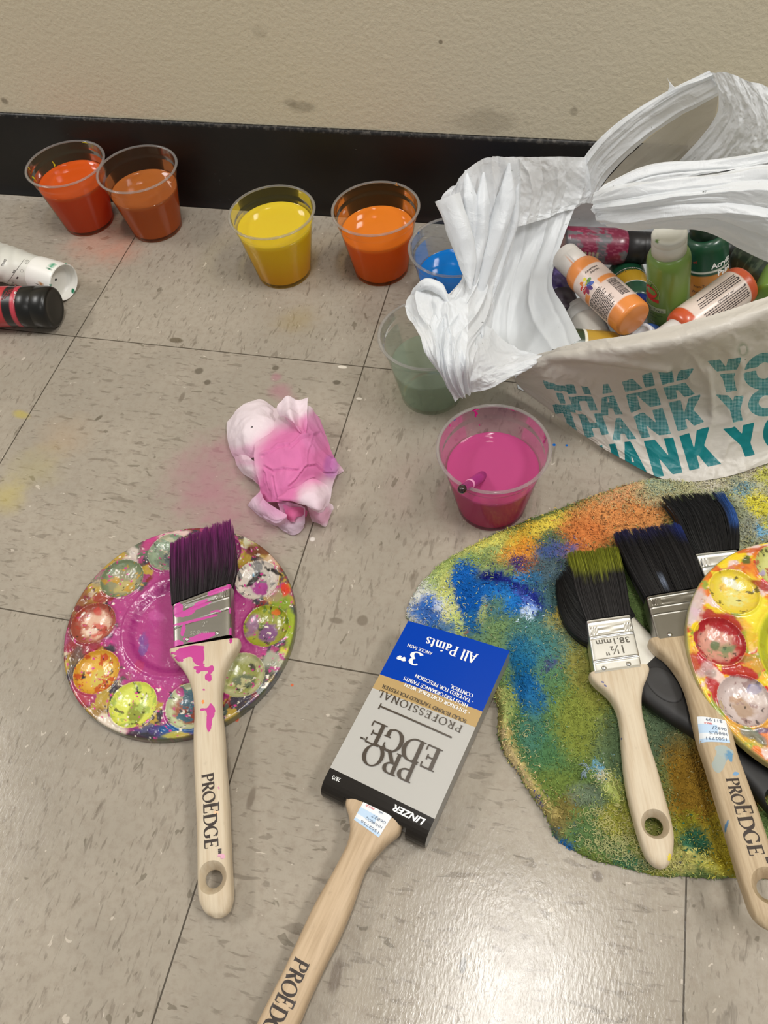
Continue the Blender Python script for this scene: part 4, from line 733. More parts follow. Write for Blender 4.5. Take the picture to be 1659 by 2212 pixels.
base = np.array([[r * 3 + c_, r * 3 + c_ + 1, (r + 1) * 3 + c_ + 1, (r + 1) * 3 + c_] for r in range(3) for c_ in range(2)])
F = (base[None] + 12 * np.arange(nL)[:, None, None]).reshape(-1, 4)
LV, LF, LC = [V], [F], [np.repeat(lc, 12, 0)]; nb_ = len(V)
zones = [(1335, 1825, 90, 50, 260), (1300, 1765, 50, 36, 80), (1440, 1050, 90, 26, 300), (1570, 1035, 80, 20, 160), (1310, 1080, 100, 26, 120), (1620, 1180, 50, 50, 160), (1120, 1600, 50, 90, 40), (1420, 1870, 50, 14, 120), (1300, 1685, 30, 20, 60)]
for zx, zy, rx, ry, nn in zones:                              # pulled, paler loops
    for i in range(nn):
        p = atz(zx + rng.normal(0, rx * .5), zy + rng.normal(0, ry * .5), .006); s_, _n = sdpoly(p[None, :2], poly)
        if s_[0] < .001: continue
        p[2] = towel_h(p[None, :2])[0] * min(1, math.sqrt(s_[0] / .006)) + .0002; a0 = rng.uniform(0, 6.28); rr = rng.uniform(.0010, .0019); sweep = rng.uniform(2.2, 5.2); tt_ = np.linspace(0, sweep, 9); cxy = np.c_[np.cos(a0 + tt_), np.sin(a0 + tt_)]
        ctr = p[:2] + cxy * rr * np.array([1, rng.uniform(.6, 1.3)]); zz_ = p[2] + .0011 * np.sin(np.linspace(0, math.pi, 9)); C3 = np.c_[ctr, zz_]; w_ = .00026; N2 = np.c_[cxy * w_, np.zeros(9)]
        LV.append(np.stack([C3 - N2, C3 + [0, 0, w_ * .9], C3 + N2], 1).reshape(-1, 3)); LF.append(np.array([[r * 3 + c_, r * 3 + c_ + 1, (r + 1) * 3 + c_ + 1, (r + 1) * 3 + c_] for r in range(8) for c_ in range(2)]) + nb_); nb_ += 27
        cl_ = towel_col(p[None])[0] * .45 + lin((206, 198, 140)) * rng.uniform(.25, .5); LC.append(np.tile(cl_, (27, 1)))
pile = mk('terry_pile', np.concatenate(LV), np.concatenate(LF), vmat('terry_thread', .9, .15), tow, col=np.concatenate(LC)); pile['kind'] = 'stuff'
# frayed corner tuft
mb = MB(); c0 = atz(1262, 1664, .0115)
for i in range(34):
    a = rng.uniform(math.radians(110), math.radians(250)); L = rng.uniform(.002, .0052); b0 = c0 + np.array([rng.normal(0, .0010) + .002, rng.normal(0, .0016), rng.normal(0, .0006)]); pts = [b0, b0 + np.array([math.cos(a) * L * .5, math.sin(a) * L * .5, .0016]), b0 + np.array([math.cos(a + .5) * L, math.sin(a + .5) * L, -.001])]
    V, F = tube(crv(pts, 6), .00028, 5); mb.add(V, F, 0, lin((150, 170, 178)) * rng.uniform(.6, 1.0))
mb.build('frayed_threads', vmat('loose_thread', .9, .1), tow, label='pale blue frayed corner threads')
# ------------------------------------------------------------------ paintbrushes
from mathutils.bvhtree import BVHTree
def woodmat(name, c1, c2, rough=.5):
    m, nt, b = newmat(name); at = nd(nt, 'ShaderNodeAttribute', attribute_name='lc')
    n = noise_(nt, at.outputs['Vector'], 1, 4, .6, (26, 420, 200)); n2 = noise_(nt, at.outputs['Vector'], 1, 3, .5, (14, 90, 60), (3, 3, 3))
    n3 = noise_(nt, at.outputs['Vector'], 1, 4, .7, (90, 160, 100), (1, 7, 3))
    c = mixc(nt, mrange(nt, n.outputs['Fac'], .3, .75), c1, c2); c = mixc(nt, M_(nt, 'MULTIPLY', mrange(nt, n2.outputs['Fac'], .45, .8), .5), c, c2)
    c = mixc(nt, M_(nt, 'MULTIPLY', mrange(nt, n3.outputs['Fac'], .62, .8), .22), c, tuple(int(k * .72) for k in c2))
    decal(nt, b, c); b.inputs['Roughness'].default_value = rough; b.inputs['Specular IOR Level'].default_value = .35
    bu = nd(nt, 'ShaderNodeBump'); bu.inputs['Strength'].default_value = .12; bu.inputs['Distance'].default_value = .0004; nt.links.new(n.outputs['Fac'], bu.inputs['Height']); nt.links.new(bu.outputs['Normal'], b.inputs['Normal'])
    return m
M_wood_pale = woodmat('pale_wood', (206, 192, 168), (190, 171, 144)); M_wood_tan = woodmat('tan_wood', (196, 172, 142), (174, 150, 120)); M_wood_dull = woodmat('dull_wood', (188, 168, 138), (162, 140, 110))
def metalmat(name, rgb=(170, 168, 162), rough=.3):
    m, nt, b = newmat(name); rgb1 = nd(nt, 'ShaderNodeRGB'); rgb1.outputs[0].default_value = list(lin(rgb)) + [1]
    mr = decal(nt, b, rgb1.outputs[0]); b.inputs['Roughness'].default_value = rough
    nt.links.new(M_(nt, 'SUBTRACT', 1.0, mr.outputs['Result']), b.inputs['Metallic']); bumpn(nt, b, 60, .12, .0012, detail=5); return m
M_nickel = metalmat('nickel_plate', (236, 236, 233), .36); M_steel_dull = metalmat('worn_nickel', (150, 147, 140), .34)
M_metal = pmat('bright_nickel', (206, 204, 198), .28, 1); M_emboss = pmat('embossed_highlight', (186, 183, 176), .3, .6)  # M_emboss: pale grey paints the highlight on the raised digits
M_ink = pmat('dark_print', (44, 30, 20), .45); M_hair = vmat('bristle_hair', .42, .5)
M_sticker = pmat('sticker_paper', (222, 226, 230), .5); M_sticker_blue = pmat('sticker_blue', (182, 206, 230), .5); M_print_grey = pmat('print_grey_blue', (84, 98, 120), .5); M_print_red = pmat('print_red', (206, 90, 90), .5)
class Plane:
    def __init__(s, tip, end, roll=0):
        s.A = atz(*tip); s.B = atz(*end); s.a = unit(s.A - s.B); s.b = unit(np.cross([0, 0, 1], s.a))
        s.b = unit(s.b + roll * np.array([0, 0, 1.])); s.n = np.cross(s.a, s.b)
    def uv(s, px, py, h=0):
        P = toplane(px, py, s.B + s.n * h, s.n) - s.B; return np.array([P @ s.a, P @ s.b])
    def P(s, u, v, w=0): return s.B + np.multiply.outer(u, s.a) + np.multiply.outer(v, s.b) + np.multiply.outer(w, s.n)
def loft(pl, sts, n, seg, top=False, smooth=True):
    """sts: (Lpx, Rpx, half thickness, superellipse exponent).  -> verts, (u,v,w), ring count"""
    L = np.array([pl.uv(*s[0], s[2] if top else 0) for s in sts]); R_ = np.array([pl.uv(*s[1], s[2] if top else 0) for s in sts]); H_ = np.array([s[2:4] for s in sts], float)
    if smooth: L, R_, H_ = crv(L, n), crv(R_, n), crv(H_, n)
    else:
        k = np.linspace(0, len(sts) - 1, n); ip = lambda A: np.stack([np.interp(k, np.arange(len(sts)), A[:, i]) for i in range(A.shape[1])], 1); L, R_, H_ = ip(L), ip(R_), ip(H_)
    t = np.linspace(0, 2 * math.pi, seg, endpoint=False); ct, sn = np.cos(t), np.sin(t); out = []
    for l, r, (h, e) in zip(L, R_, H_):
        cx = np.sign(ct) * np.abs(ct) ** (2 / e); cy = np.sign(sn) * np.abs(sn) ** (2 / e)
        m = (l + r) / 2; d = (l - r) / 2; out.append(np.c_[m[0] + d[0] * cx, m[1] + d[1] * cx, max(h, 1e-4) * cy])
    return np.array(out)
def loftmesh(pl, Q):
    r, s, _ = Q.shape; F = gridf(r, s, True); c = Q.reshape(-1, 3); F += [tuple(range(s))[::-1], tuple(range((r - 1) * s, r * s))]
    return pl.P(c[:, 0], c[:, 1], c[:, 2]), F, c
def surf(pl, o, lift=.00012):
    me = o.data; off = OFF[o.name]; bv = BVHTree.FromPolygons([tuple(np.array(v.co) + off) for v in me.vertices], [tuple(p.vertices) for p in me.polygons])
    def f(u, v):
        p = pl.P(u, v, .04); h = bv.ray_cast(Vector(p), Vector(-pl.n)); return (np.array(h[0]) + pl.n * lift) if h[0] is not None else pl.P(u, v, 0)
    return f
def handle(pl, sts, parent, mat, hole=None, dec=None, n=150, seg=56, name='handle'):
    Q = loft(pl, sts, n, seg); V, F, c = loftmesh(pl, Q)
    d = np.zeros((len(V), 4)); 
    if dec is not None: d = dec(V, c)
    o = mk(name, V, F, mat, parent, vec=c, dec=d)
    if hole:
        (hx, hy), ro, ri = hole; u, v = pl.uv(hx, hy); C_ = pl.P(u, v); rr = ri + (ro - ri) * 2.1; pr = [(rr, .014), (ri, .0010), (ri, -.0010), (rr, -.014)]
        Vc, Fc = lathe(pr, 40, C_, pl.n, pl.a, cap0=True, cap1=True)
        cu = mk('cutter', Vc, [f[::-1] for f in Fc], mat, dec=np.zeros((len(Vc), 4)), vec=np.c_[(Vc - pl.B) @ pl.a, (Vc - pl.B) @ pl.b, (Vc - pl.B) @ pl.n]); md = o.modifiers.new('hole', 'BOOLEAN'); md.operation = 'DIFFERENCE'; md.object = cu; md.solver = 'EXACT'
        cu.parent = None; bpy.context.view_layer.update(); dg = bpy.context.evaluated_depsgraph_get(); me = bpy.data.meshes.new_from_object(o.evaluated_get(dg)); o.modifiers.clear(); old = o.data
        if len(me.polygons) > 50: o.data = me; bpy.data.meshes.remove(old); me.name = name
        bpy.data.objects.remove(cu)
        me = o.data; rel = np.array([v.co for v in me.vertices]) + OFF[o.name] - C_; ra = np.hypot(rel @ pl.a, rel @ pl.b); k_ = np.where(ra < ro * 1.25)[0]; A_d = me.attributes.get('Dec'); A_l = me.attributes.get('lc')
        for i_ in k_:
            if A_d and A_d.domain == 'POINT': A_d.data[int(i_)].color = (0, 0, 0, 0)
            if A_l and A_l.domain == 'POINT': A_l.data[int(i_)].vector = (float((rel[i_] + C_ - pl.B) @ pl.a), float((rel[i_] + C_ - pl.B) @ pl.b), float((rel[i_] + C_ - pl.B) @ pl.n))
        if not (A_d and A_d.domain == 'POINT'): print('DEC?', A_d and A_d.domain)
        for p in o.data.polygons: p.use_smooth = True
        try: o.data.set_sharp_from_angle(angle=math.radians(40))
        except Exception: pass
    return o
def ferrule(pl, sts, parent, mat, relief=None, dec=None, rivets=(), n=110, seg=220):
    Q = loft(pl, sts, n, seg, True, False); ti = np.linspace(0, 1, n)
    L, R_ = Q[:, 0, :2], Q[:, seg // 2, :2]
    c = Q.reshape(-1, 3).copy(); tt = np.repeat(ti, seg); ss = (np.tile(np.cos(np.linspace(0, 2 * math.pi, seg, endpoint=False)), n))
    ax_ = (c[:, :2] - np.repeat(R_, seg, 0)); wd_ = np.repeat(L - R_, seg, 0); sx_ = (ax_ * wd_).sum(1) / (wd_ ** 2).sum(1)      # 0 right .. 1 left
    topm = (np.tile(np.sin(np.linspace(0, 2 * math.pi, seg, endpoint=False)), n) > .05)
    if relief is not None: c[:, 2] += relief(tt, sx_, c) * topm
    V = pl.P(c[:, 0], c[:, 1], c[:, 2]); F = gridf(n, seg, True); d = np.zeros((len(V), 4))
    if dec is not None: d = dec(V, c)
    o = mk('ferrule', V, F, mat, parent, dec=d, vec=c); f = surf(pl, o, -.0002)
    for (rx, ry) in rivets:
        u, v = pl.uv(rx, ry, sts[0][2]); Pc = f(u, v); Vr, Fr = lathe([(.0019, 0), (.0018, .0004), (.0013, .0009), (.0007, .0012), (0, .0013)], 20, Pc, pl.n, pl.a); mk('rivet', Vr, Fr, M_metal, o)
    return o
def bristles(pl, sts, parent, n, colf, seed, clump=.25, hook=0, jit=.05):
    """hair by hair through the outline sts (base first, tips last)"""
    r = np.random.default_rng(seed); K = 9; Q0 = [np.array([pl.uv(*s[0], s[2] * .6) for s in sts]), np.array([pl.uv(*s[1], s[2] * .6) for s in sts]), np.array([[s[2], s[3] if len(s) > 3 else 0] for s in sts], float)]
    L, R_, H_ = [crv(q, K) for q in Q0]; mb = MB(); tk = np.linspace(0, 1, K)
    core = loft(pl, [(s[0], s[1], s[2] * .72, 3) for s in sts], 24, 40, True); core = core[:int(24 * .93)]; V, F, c = loftmesh(pl, core); tcore = np.repeat(np.linspace(0, .93, len(core)), 40); mb.add(V, F, 0, colf(tcore, np.full(len(V), .5), V) * .7)
    s = r.uniform(-1, 1, n); w = np.sqrt(r.uniform(.2, 1, n)) * r.choice([1, 1, 1, -1], n); s = np.where(np.abs(w) < .5, np.sign(s) * np.abs(s) ** .5, s); cut = np.clip(r.normal(1.0, jit, n) + .035 * vn(np.c_[s * 9, w * 2, 0 * s], seed), .55, 1.06)
    cl = vn(np.c_[s * 16, w * 1.5, 0 * s], seed + 4) * clump * .12 + r.normal(0, .006, n); hw = r.uniform(.00010, .00020, n)
    Vs = []; Cs = []
    for k in range(K):
        t = tk[k] * cut; f = np.clip(t, 0, 1.06) * (K - 1); i = np.minimum(f.astype(int), K - 2); fr = (f - i)[:, None]
        l = L[i] * (1 - fr) + L[i + 1] * fr; rr = R_[i] * (1 - fr) + R_[i + 1] * fr; h = (H_[i] * (1 - fr) + H_[i + 1] * fr)[:, 0]
        ss = s + cl * t ** 1.5 * 2; m = (l + rr) / 2 + (l - rr) / 2 * ss[:, None]; wz = w * h * np.sqrt(np.clip(1 - .35 * np.abs(s) ** 4, 0, 1)); q = hw * (1 - .6 * tk[k] ** 3)
        lat = unit((L - R_).mean(0)); C_ = pl.P(m[:, 0], m[:, 1], wz)
        lat3 = pl.a * lat[0] + pl.b * lat[1]
        Vs.append(np.stack([C_ - lat3 * q[:, None], C_ + pl.n * q[:, None], C_ + lat3 * q[:, None]], 1)); Cs.append(colf(np.full(n, tk[k]) * cut, (s + 1) / 2, C_) * r.uniform(.55, 1.5, 1)[0] ** 0)
    br = r.uniform(.45, 1.6, n)[:, None]
    V = np.stack(Vs, 1).reshape(-1, 3); C_ = np.clip(np.stack([np.repeat((c * br)[:, None], 3, 1) for c in Cs], 1).reshape(-1, 3), 0, 1)
    bs = np.array([[a * 3 + b_, a * 3 + (b_ + 1) % 3, (a + 1) * 3 + (b_ + 1) % 3, (a + 1) * 3 + b_] for a in range(K - 1) for b_ in range(3)]); F = (bs[None] + 3 * K * np.arange(n)[:, None, None]).reshape(-1, 4)
    mb.add(V, F, 0, C_); return mb.build('bristles', M_hair, parent)
def proedge(pl, hd, spec, name='lettering'):
    """spec: (text, baseline start px, baseline end px, cap height m)"""
    f0 = surf(pl, hd); ink = Ink(f0)
    for txt, p0, p1, h in spec:
        a = pl.uv(*p0, .006); b_ = pl.uv(*p1, .006); d = b_ - a; ink.serif(txt, a[0], a[1], h, math.degrees(math.atan2(d[1], d[0])), 0, np.linalg.norm(d), thick=.22, thin=.09)
    return ink.mb.build(name, M_ink, hd, smooth=False, label='dark brown printed lettering')
def sticker(pl, hd, corners, lines, redline):
    """corners: px TL TR BR BL as the photo shows it; the print is upside down"""
    f0 = surf(pl, hd, .0002); q = [pl.uv(*c_, .006) for c_ in corners]; bil = lambda s, t: (q[0] * (1 - s) + q[1] * s) * (1 - t) + (q[3] * (1 - s) + q[2] * s) * t
    n = 14; V = [f0(*bil(i / n, j / n)) for j in range(n + 1) for i in range(n + 1)]; F = gridf(n + 1, n + 1); fm = [1 if (4 <= k // n <= 8 and k % n < 9) or k // n > 11 else 0 for k in range(len(F))]
    o = mk('price_sticker', V, F, [M_sticker, M_sticker_blue], hd, fm=fm, label='white and pale blue price sticker'); f1 = surf(pl, hd, .00035); ink = Ink(lambda x, y: f1(*bil(1 - x, y)))    # x from right to left, y down the photo = up the letters
    for txt, x, y, w, h in lines: ink.sans(txt, x, y, h, 0, 0, w)
    ink.sans(redline[0], redline[1], redline[2], redline[4], 0, 0, redline[3], 1, bold=.02); ink.mb.build('sticker_print', [M_print_grey, M_print_red], o, smooth=False); return o
def hd_(s): return [((a, b), (c, d), h, e) for a, b, c, d, h, e in s]
PKs = (186, 60, 138)
# --- the magenta brush on the palette
pl = Plane((440, 1145, .0270), (468, 1982, .0088))
e = thing('paintbrush', 'angled paintbrush with purple-tipped bristles and paint-spattered handle lying on the magenta palette', 'paintbrush', tuple(pl.B), 'flat wooden-handled paintbrushes')
sA = hd_([(369, 1408, 519, 1384, .0072, 5), (371, 1418, 519, 1393, .0078, 5), (382, 1433, 513, 1408, .0082, 4.4), (397, 1450, 500, 1428, .0085, 3.6), (410, 1473, 488, 1456, .0085, 3.2), (419, 1505, 481, 1494, .0085, 3), (422, 1545, 481, 1540, .0084, 2.8), (420, 1590, 486, 1588, .0083, 2.8), (421, 1645, 489, 1643, .0082, 3), (425, 1730, 495, 1729, .008, 3.2), (428, 1800, 498, 1799, .0078, 3.4), (429, 1869, 501, 1868, .0074, 3.6), (430, 1928, 504, 1926, .0072, 3.6), (434, 1953, 502, 1951, .0066, 3.2), (445, 1973, 494, 1972, .005, 2.6), (463, 1984, 477, 1984, .002, 2)])
def decA(V, c):
    q = pix(V) + 2.5 * np.c_[fbm(V * 500, 3), fbm(V * 500, 4)]; m = np.full(len(V), -1.)
    for cx, cy, rx, ry, an in ((398, 1416, 22, 7, -12), (425, 1417, 12, 20, -20), (410, 1404, 40, 8, -12), (388, 1425, 9, 4, 20), (440, 1445, 22, 5, 5), (455, 1447, 6, 9, 20), (450, 1463, 7, 9, 0), (428, 1450, 5, 6, 0), (433, 1437, 3, 4, 0), (441, 1408, 2, 4, 0), (499, 1382, 3, 10, 10), (440, 1490, 4, 2, -20), (455, 1538, 9, 16, 2), (440, 1533, 9, 3, 0), (452, 1556, 6, 26, 2), (430, 1424, 3, 3, 0)): m = np.maximum(m, ell(q, cx, cy, rx, ry, an) + .25 * fbm(V * 350, int(cx)))
    d = np.c_[np.tile(lin(PKs), (len(V), 1)), np.clip(.5 + m * 1.5, 0, 1)]
    for cx, cy, rx, ry, rgb in ((439, 1516, 3, 5, (226, 140, 70)), (467, 1756, 6, 5, (230, 190, 150)), (478, 1850, 9, 6, (214, 160, 180)), (473, 1702, 2, 5, (200, 150, 160))):
        k = ell(q, cx, cy, rx, ry) > -.2; d[k, :3] = lin(rgb); d[k, 3] = np.clip(.5 + ell(q, cx, cy, rx, ry)[k], 0, 1)
    return d
hA = handle(pl, sA, e, M_wood_pale, ((463, 1899), .0100, .0056), decA, 260, 90)
proedge(pl, hA, [('PRO', (437, 1675), (440.5, 1737), .0081), ('E', (441, 1738), (441.5, 1760), .0103), ('DGE', (441, 1762), (443.5, 1836), .0089), ('\u2122', (459, 1836), (459.5, 1847), .0060)])
def reliefA(t, s, c):
    h = -.00045 * np.exp(-((t - .47 + .10 * (s - .5)) / .012) ** 2) + .0004 * np.exp(-((t - .93) / .012) ** 2) + .0004 * np.exp(-((t - .74) / .010) ** 2); band = sst(.77, .79, t) * sst(.91, .89, t) * sst(.04, .08, s) * sst(.8, .76, s)
    return h + band * .00040 * np.sin(2 * math.pi * (s * 26 + t * 6))
def decFA(V, c):
    q = pix(V) + 3 * np.c_[fbm(V * 400, 3), fbm(V * 400, 4)]; m = np.full(len(V), -1.)
    for cx, cy, rx, ry, an in ((385, 1318, 10, 18, 0), (400, 1325, 20, 6, -20), (425, 1312, 40, 4, -20), (470, 1276, 30, 5, -18), (494, 1264, 6, 10, 0), (440, 1300, 14, 4, -10), (420, 1340, 60, 3, -13), (470, 1320, 9, 3, 0), (421, 1364, 12, 7, 0), (447, 1371, 18, 8, -10), (396, 1360, 5, 14, 10), (384, 1392, 12, 9, 0), (430, 1382, 26, 5, -10), (402, 1380, 6, 4, 0), (498, 1366, 3, 10, 0), (511, 1300, 2, 4, 0), (497, 1320, 2, 6, 0)): m = np.maximum(m, ell(q, cx, cy, rx, ry, an) + .3 * fbm(V * 300, int(cx)))
    return np.c_[np.tile(lin((190, 70, 150)), (len(V), 1)), np.clip(.5 + m * 1.4, 0, 1)]
fA = ferrule(pl, [((373, 1397), (499, 1370), .0080, 9), ((371, 1307), (497, 1260), .0080, 9)], e, M_steel_dull, reliefA, decFA, ((469, 1368), (404, 1381)))
ink = Ink(surf(pl, fA, .0002)); u, v = pl.uv(436, 1354, .008); u2, v2 = pl.uv(410, 1372, .008)
fz = ink.f; ink.f = lambda x, y: fz(u + y, v - x); ink.sans('2"', 0, 0, .0042, -4); ink.f = lambda x, y: fz(u2 + y, v2 - x); ink.sans('50.8mm', 0, 0, .0032, -4); ink.mb.build('embossed_lettering', M_emboss, fA, smooth=False)
def colA(t, s, V):
    n = fbm(np.c_[s * 40, t * 3, 0 * s], 5, 3); m = sst(.15, .95, t + .35 * n); c = np.tile(lin((26, 17, 24)), (len(t), 1)); c = blend(c, m * .75, (104, 34, 92)); return blend(c, sst(.80, 1.0, t + .2 * n) * .8, (140, 44, 118))
bristles(pl, [((371, 1308), (498, 1261), .0072), ((367, 1240), (507, 1210), .0074), ((368, 1174), (499, 1126), .0050)], e, 2600, colA, 5, .12, jit=.012)
# --- boxed brush: handle and its carton
plB = Plane((826, 1713, .0125), (560, 2290, .0085))
e = thing('paintbrush', 'new wooden-handled paintbrush still tucked in its blue and silver carton', 'paintbrush', tuple(plB.B), 'flat wooden-handled paintbrushes')
sB = hd_([(790, 1640, 900, 1690, .0085, 5), (765, 1695, 880, 1756, .0088, 4.5), (748, 1735, 868, 1792, .0088, 4), (754, 1765, 860, 1806, .0088, 3.6), (757, 1796, 838, 1824, .0088, 3.2), (750, 1826, 815, 1848, .0087, 3), (736, 1855, 795, 1873, .0085, 2.8), (716, 1892, 783, 1899, .0085, 2.8), (684, 1948, 760, 1966, .0085, 2.8), (651, 2017, 732, 2031, .0084, 3), (616, 2093, 700, 2094, .0082, 3.2), (581, 2163, 670, 2158, .0080, 3.4), (557, 2212, 649, 2208, .0078, 3.5), (525, 2280, 618, 2276, .0075, 3.5), (498, 2345, 590, 2335, .0070, 3.2), (500, 2375, 570, 2368, .0055, 2.6), (520, 2392, 545, 2390, .002, 2)])
hB = handle(plB, sB, e, M_wood_tan, ((560, 2305), .0105, .0058), None, 170, 64)
proedge(plB, hB, [('PRO', (640, 2066), (604, 2141), .0098), ('E', (603, 2143), (594, 2163), .0118), ('DGE', (591, 2166), (553, 2250), .0104)])
sticker(plB, hB, [(786, 1735), (848, 1765), (819, 1811), (765, 1772)], [('1502756', .04, .80, .72, .12), ('HHHKCQ', .06, .56, .62, .13), ('06827', .05, .32, .50, .14), ('99', .28, .02, .14, .12)], ('PRICE', .58, .04, .30, .09))
# carton
plC = Plane((991, 1373, .0268), (826, 1713, .0222))
cc = [plC.uv(*k) for k in ((882, 1341), (1101, 1406), (713, 1658), (939, 1769))]
e2 = thing('brush_carton', 'blue, gold and silver cardboard sleeve with black end around the new paintbrush', 'carton', tuple(plC.P(cc[2][0], 0, -.02)))
def CT(s, t): return (cc[0] * (1 - s) + cc[1] * s) * (1 - t) + (cc[2] * (1 - s) + cc[3] * s) * t          # s left-right, t end-to-fold
TH = .0195
def bow(s, t): return .0011 * math.sin(math.pi * s) * (1 - .5 * t)
ts = [(.0, .001)]; bands = [0, .385, .480, 1.0]
mb = MB(); ns = 24; row = []
for b0_, b1_, mi in ((0, .385, 0), (.385, .480, 1), (.480, 1.0, 2)):
    tt_ = np.linspace(b0_, b1_, 12); V = []
    for t in tt_:
        for s in np.linspace(0, 1, ns): u, v = CT(s, t); V.append(plC.P(u, v, bow(s, t)))
    mb.add(V, gridf(12, ns), mi)
# black end turned down over the handle, notched
fl = []
ud = unit(CT(.5, 1) - CT(.5, 0)); tf = [0, .004, .008, .0105, .0125, .0142, .0154, .0160, .0161, .0161]; tz = [0, -.0001, -.0005, -.0014, -.0030, -.0054, -.0084, -.0115, -.0140, -.0165]
nsF = 60; V = []
for x, zz in zip(tf, tz):
    for s in np.linspace(0, 1, nsF): u, v = CT(s, 1) + ud * x; V.append(plC.P(u, v, bow(s, 1) + zz))
F = [f for f in gridf(len(tf), nsF) if not (f[0] // nsF >= 4 and .215 < (f[0] % nsF + .5) / nsF < .795)]
mb.add(V, F, 3)
for s in (0, 1):                                                                    # sides
    V = []
    for t in np.linspace(0, 1, 10):
        u, v = CT(s, t); V += [plC.P(u, v, 0), plC.P(u, v, -.0012), plC.P(u, v, -TH)]
    mb.add(V, gridf(10, 3), 4)
    V = []
    for x, zz in zip(tf[:7], tz[:7]): u, v = CT(s, 1) + ud * x; V += [plC.P(u, v, zz), plC.P(u, v, -TH)]
    mb.add(V, gridf(7, 2), 4)
V = [plC.P(*CT(s, t), -TH) for t in (0, 1.10) for s in (0, 1)]; mb.add(V, [(0, 1, 3, 2)], 5)
V = [plC.P(*CT(s, 0), bow(s, 0)) for s in np.linspace(0, 1, ns)] + [plC.P(*CT(s, 0), -TH) for s in np.linspace(0, 1, ns)]; mb.add(V, gridf(2, ns), 0)
def card(n, rgb, rough=.22, metal=0): return pmat(n, rgb, rough, metal, .12, 0)
M_blue = card('carton_blue', (0, 58, 164)); M_gold = card('carton_gold', (178, 150, 102), .35); M_sil = card('carton_silver', (180, 178, 173), .33); M_blk = card('carton_black', (40, 37, 34), .25)
box = mb.build('sleeve', [M_blue, M_gold, M_sil, M_blk, card('carton_edge', (142, 140, 136), .3), card('carton_inside', (196, 192, 184), .5)], e2, smooth=False)
def fC(x, y):                                        # x from the right edge leftwards, y from the far end towards the fold, both in plane metres
    u, v = x, y; return plC.P(u, v, .0011 * math.sin(math.pi * min(max(sv(u, v), 0), 1)) + .0003)
def sv(u, v):
    t = min(max((CT(.5, 0)[0] - u) / (CT(.5, 0)[0] - CT(.5, 1)[0]), 0), 1); l, r = CT(0, t), CT(1, t); return (l[1] - v) / (l[1] - r[1])
def ptext(mat, items, nm):
    ink = Ink(fC)
    for txt, p0, p1, h, kw in items:
        a, b_ = plC.uv(*p0), plC.uv(*p1); d = b_ - a; an = math.degrees(math.atan2(d[1], d[0])); kw = dict(kw); fn = ink.sans if kw.pop('sans', 0) else ink.serif; fn(txt, a[0], a[1], h, an, 0, np.linalg.norm(d), **kw)
    return ink.mb.build(nm, mat, box, smooth=False)
M_white = pmat('white_print', (236, 236, 234), .35, coat=.3); M_brown = pmat('brown_print', (58, 46, 32), .4, coat=.3)
sm = dict(thick=.19, thin=.1)
ptext(M_white, [('All Paints', (1033, 1415), (924, 1376), .0076, dict(thick=.19, thin=.08)), ('3', (915, 1415), (890, 1406), .0098, dict(thick=.22, thin=.1)), ('"', (885, 1404), (868, 1398), .0098, dict(thick=.2, thin=.1)), ('ANGLE SASH', (934.5, 1411), (882, 1391), .0023, sm),
    ('. SUPERIOR COVERAGE WITH', (1016, 1538), (876, 1476), .0026, sm), ('HIGH PERFORMANCE PAINTS', (1012, 1522.5), (874, 1462), .0026, sm), ('. TAPERED FOR PRECISION', (1024, 1514), (899, 1457), .0026, sm), ('CONTROL', (1023, 1501), (975, 1480), .0026, sm)], 'white_lettering')
ptext(M_brown, [('SOLID ROUND TAPERED POLYESTER', (1009, 1556), (828, 1479), .0025, sm), ('PROFESSIONAL', (1001, 1569), (821, 1490), .0052, dict(thick=.15, thin=.07, track=.16)), ('EDGE', (957, 1622), (806, 1556), .0156, dict(thick=.17, thin=.07)), ('PRO', (905, 1648), (797, 1602), .0147, dict(thick=.17, thin=.07)), ('\u2122', (793, 1590), (783, 1586), .0032, sm)], 'brown_lettering')
ink = Ink(fC); a, b_ = plC.uv(821, 1526), plC.uv(976, 1594); d = unit(b_ - a); nn_ = np.array([-d[1], d[0]]); L_l = np.linalg.norm(b_ - a)
for k in range(12):
    p, q = a + d * L_l * k / 12, a + d * L_l * (k + 1) / 12; ink.mb.add([fC(*(p + nn_ * .0006)), fC(*(q + nn_ * .0006)), fC(*(q - nn_ * .0006)), fC(*(p - nn_ * .0006))], [(0, 1, 2, 3)])
ink.mb.add([fC(*(a + nn_ * .0022 - d * .0004)), fC(*(a + nn_ * .0022 + d * .0004)), fC(*(a - nn_ * .0022 + d * .0006)), fC(*(a - nn_ * .0022 - d * .0006))], [(0, 1, 2, 3)])
ink.mb.build('printed_rule', M_brown, box, smooth=False)
fs = surf(plC, box, .0003)
for txt, p0, p1, h, kw in (('LINZER', (921, 1771), (853, 1738), .0042, dict(shear=.28, bold=.035)), ('2870', (737, 1682), (720, 1674.5), .0028, dict(bold=.01))):
    a, b_ = plC.uv(*p0), plC.uv(*p1); d = b_ - a; inkW = Ink(fs); inkW.sans(txt, a[0], a[1], h, math.degrees(math.atan2(d[1], d[0])), 0, np.linalg.norm(d), **kw); inkW.mb.build('maker_name' if h > .003 else 'model_number', M_white, box, smooth=False)
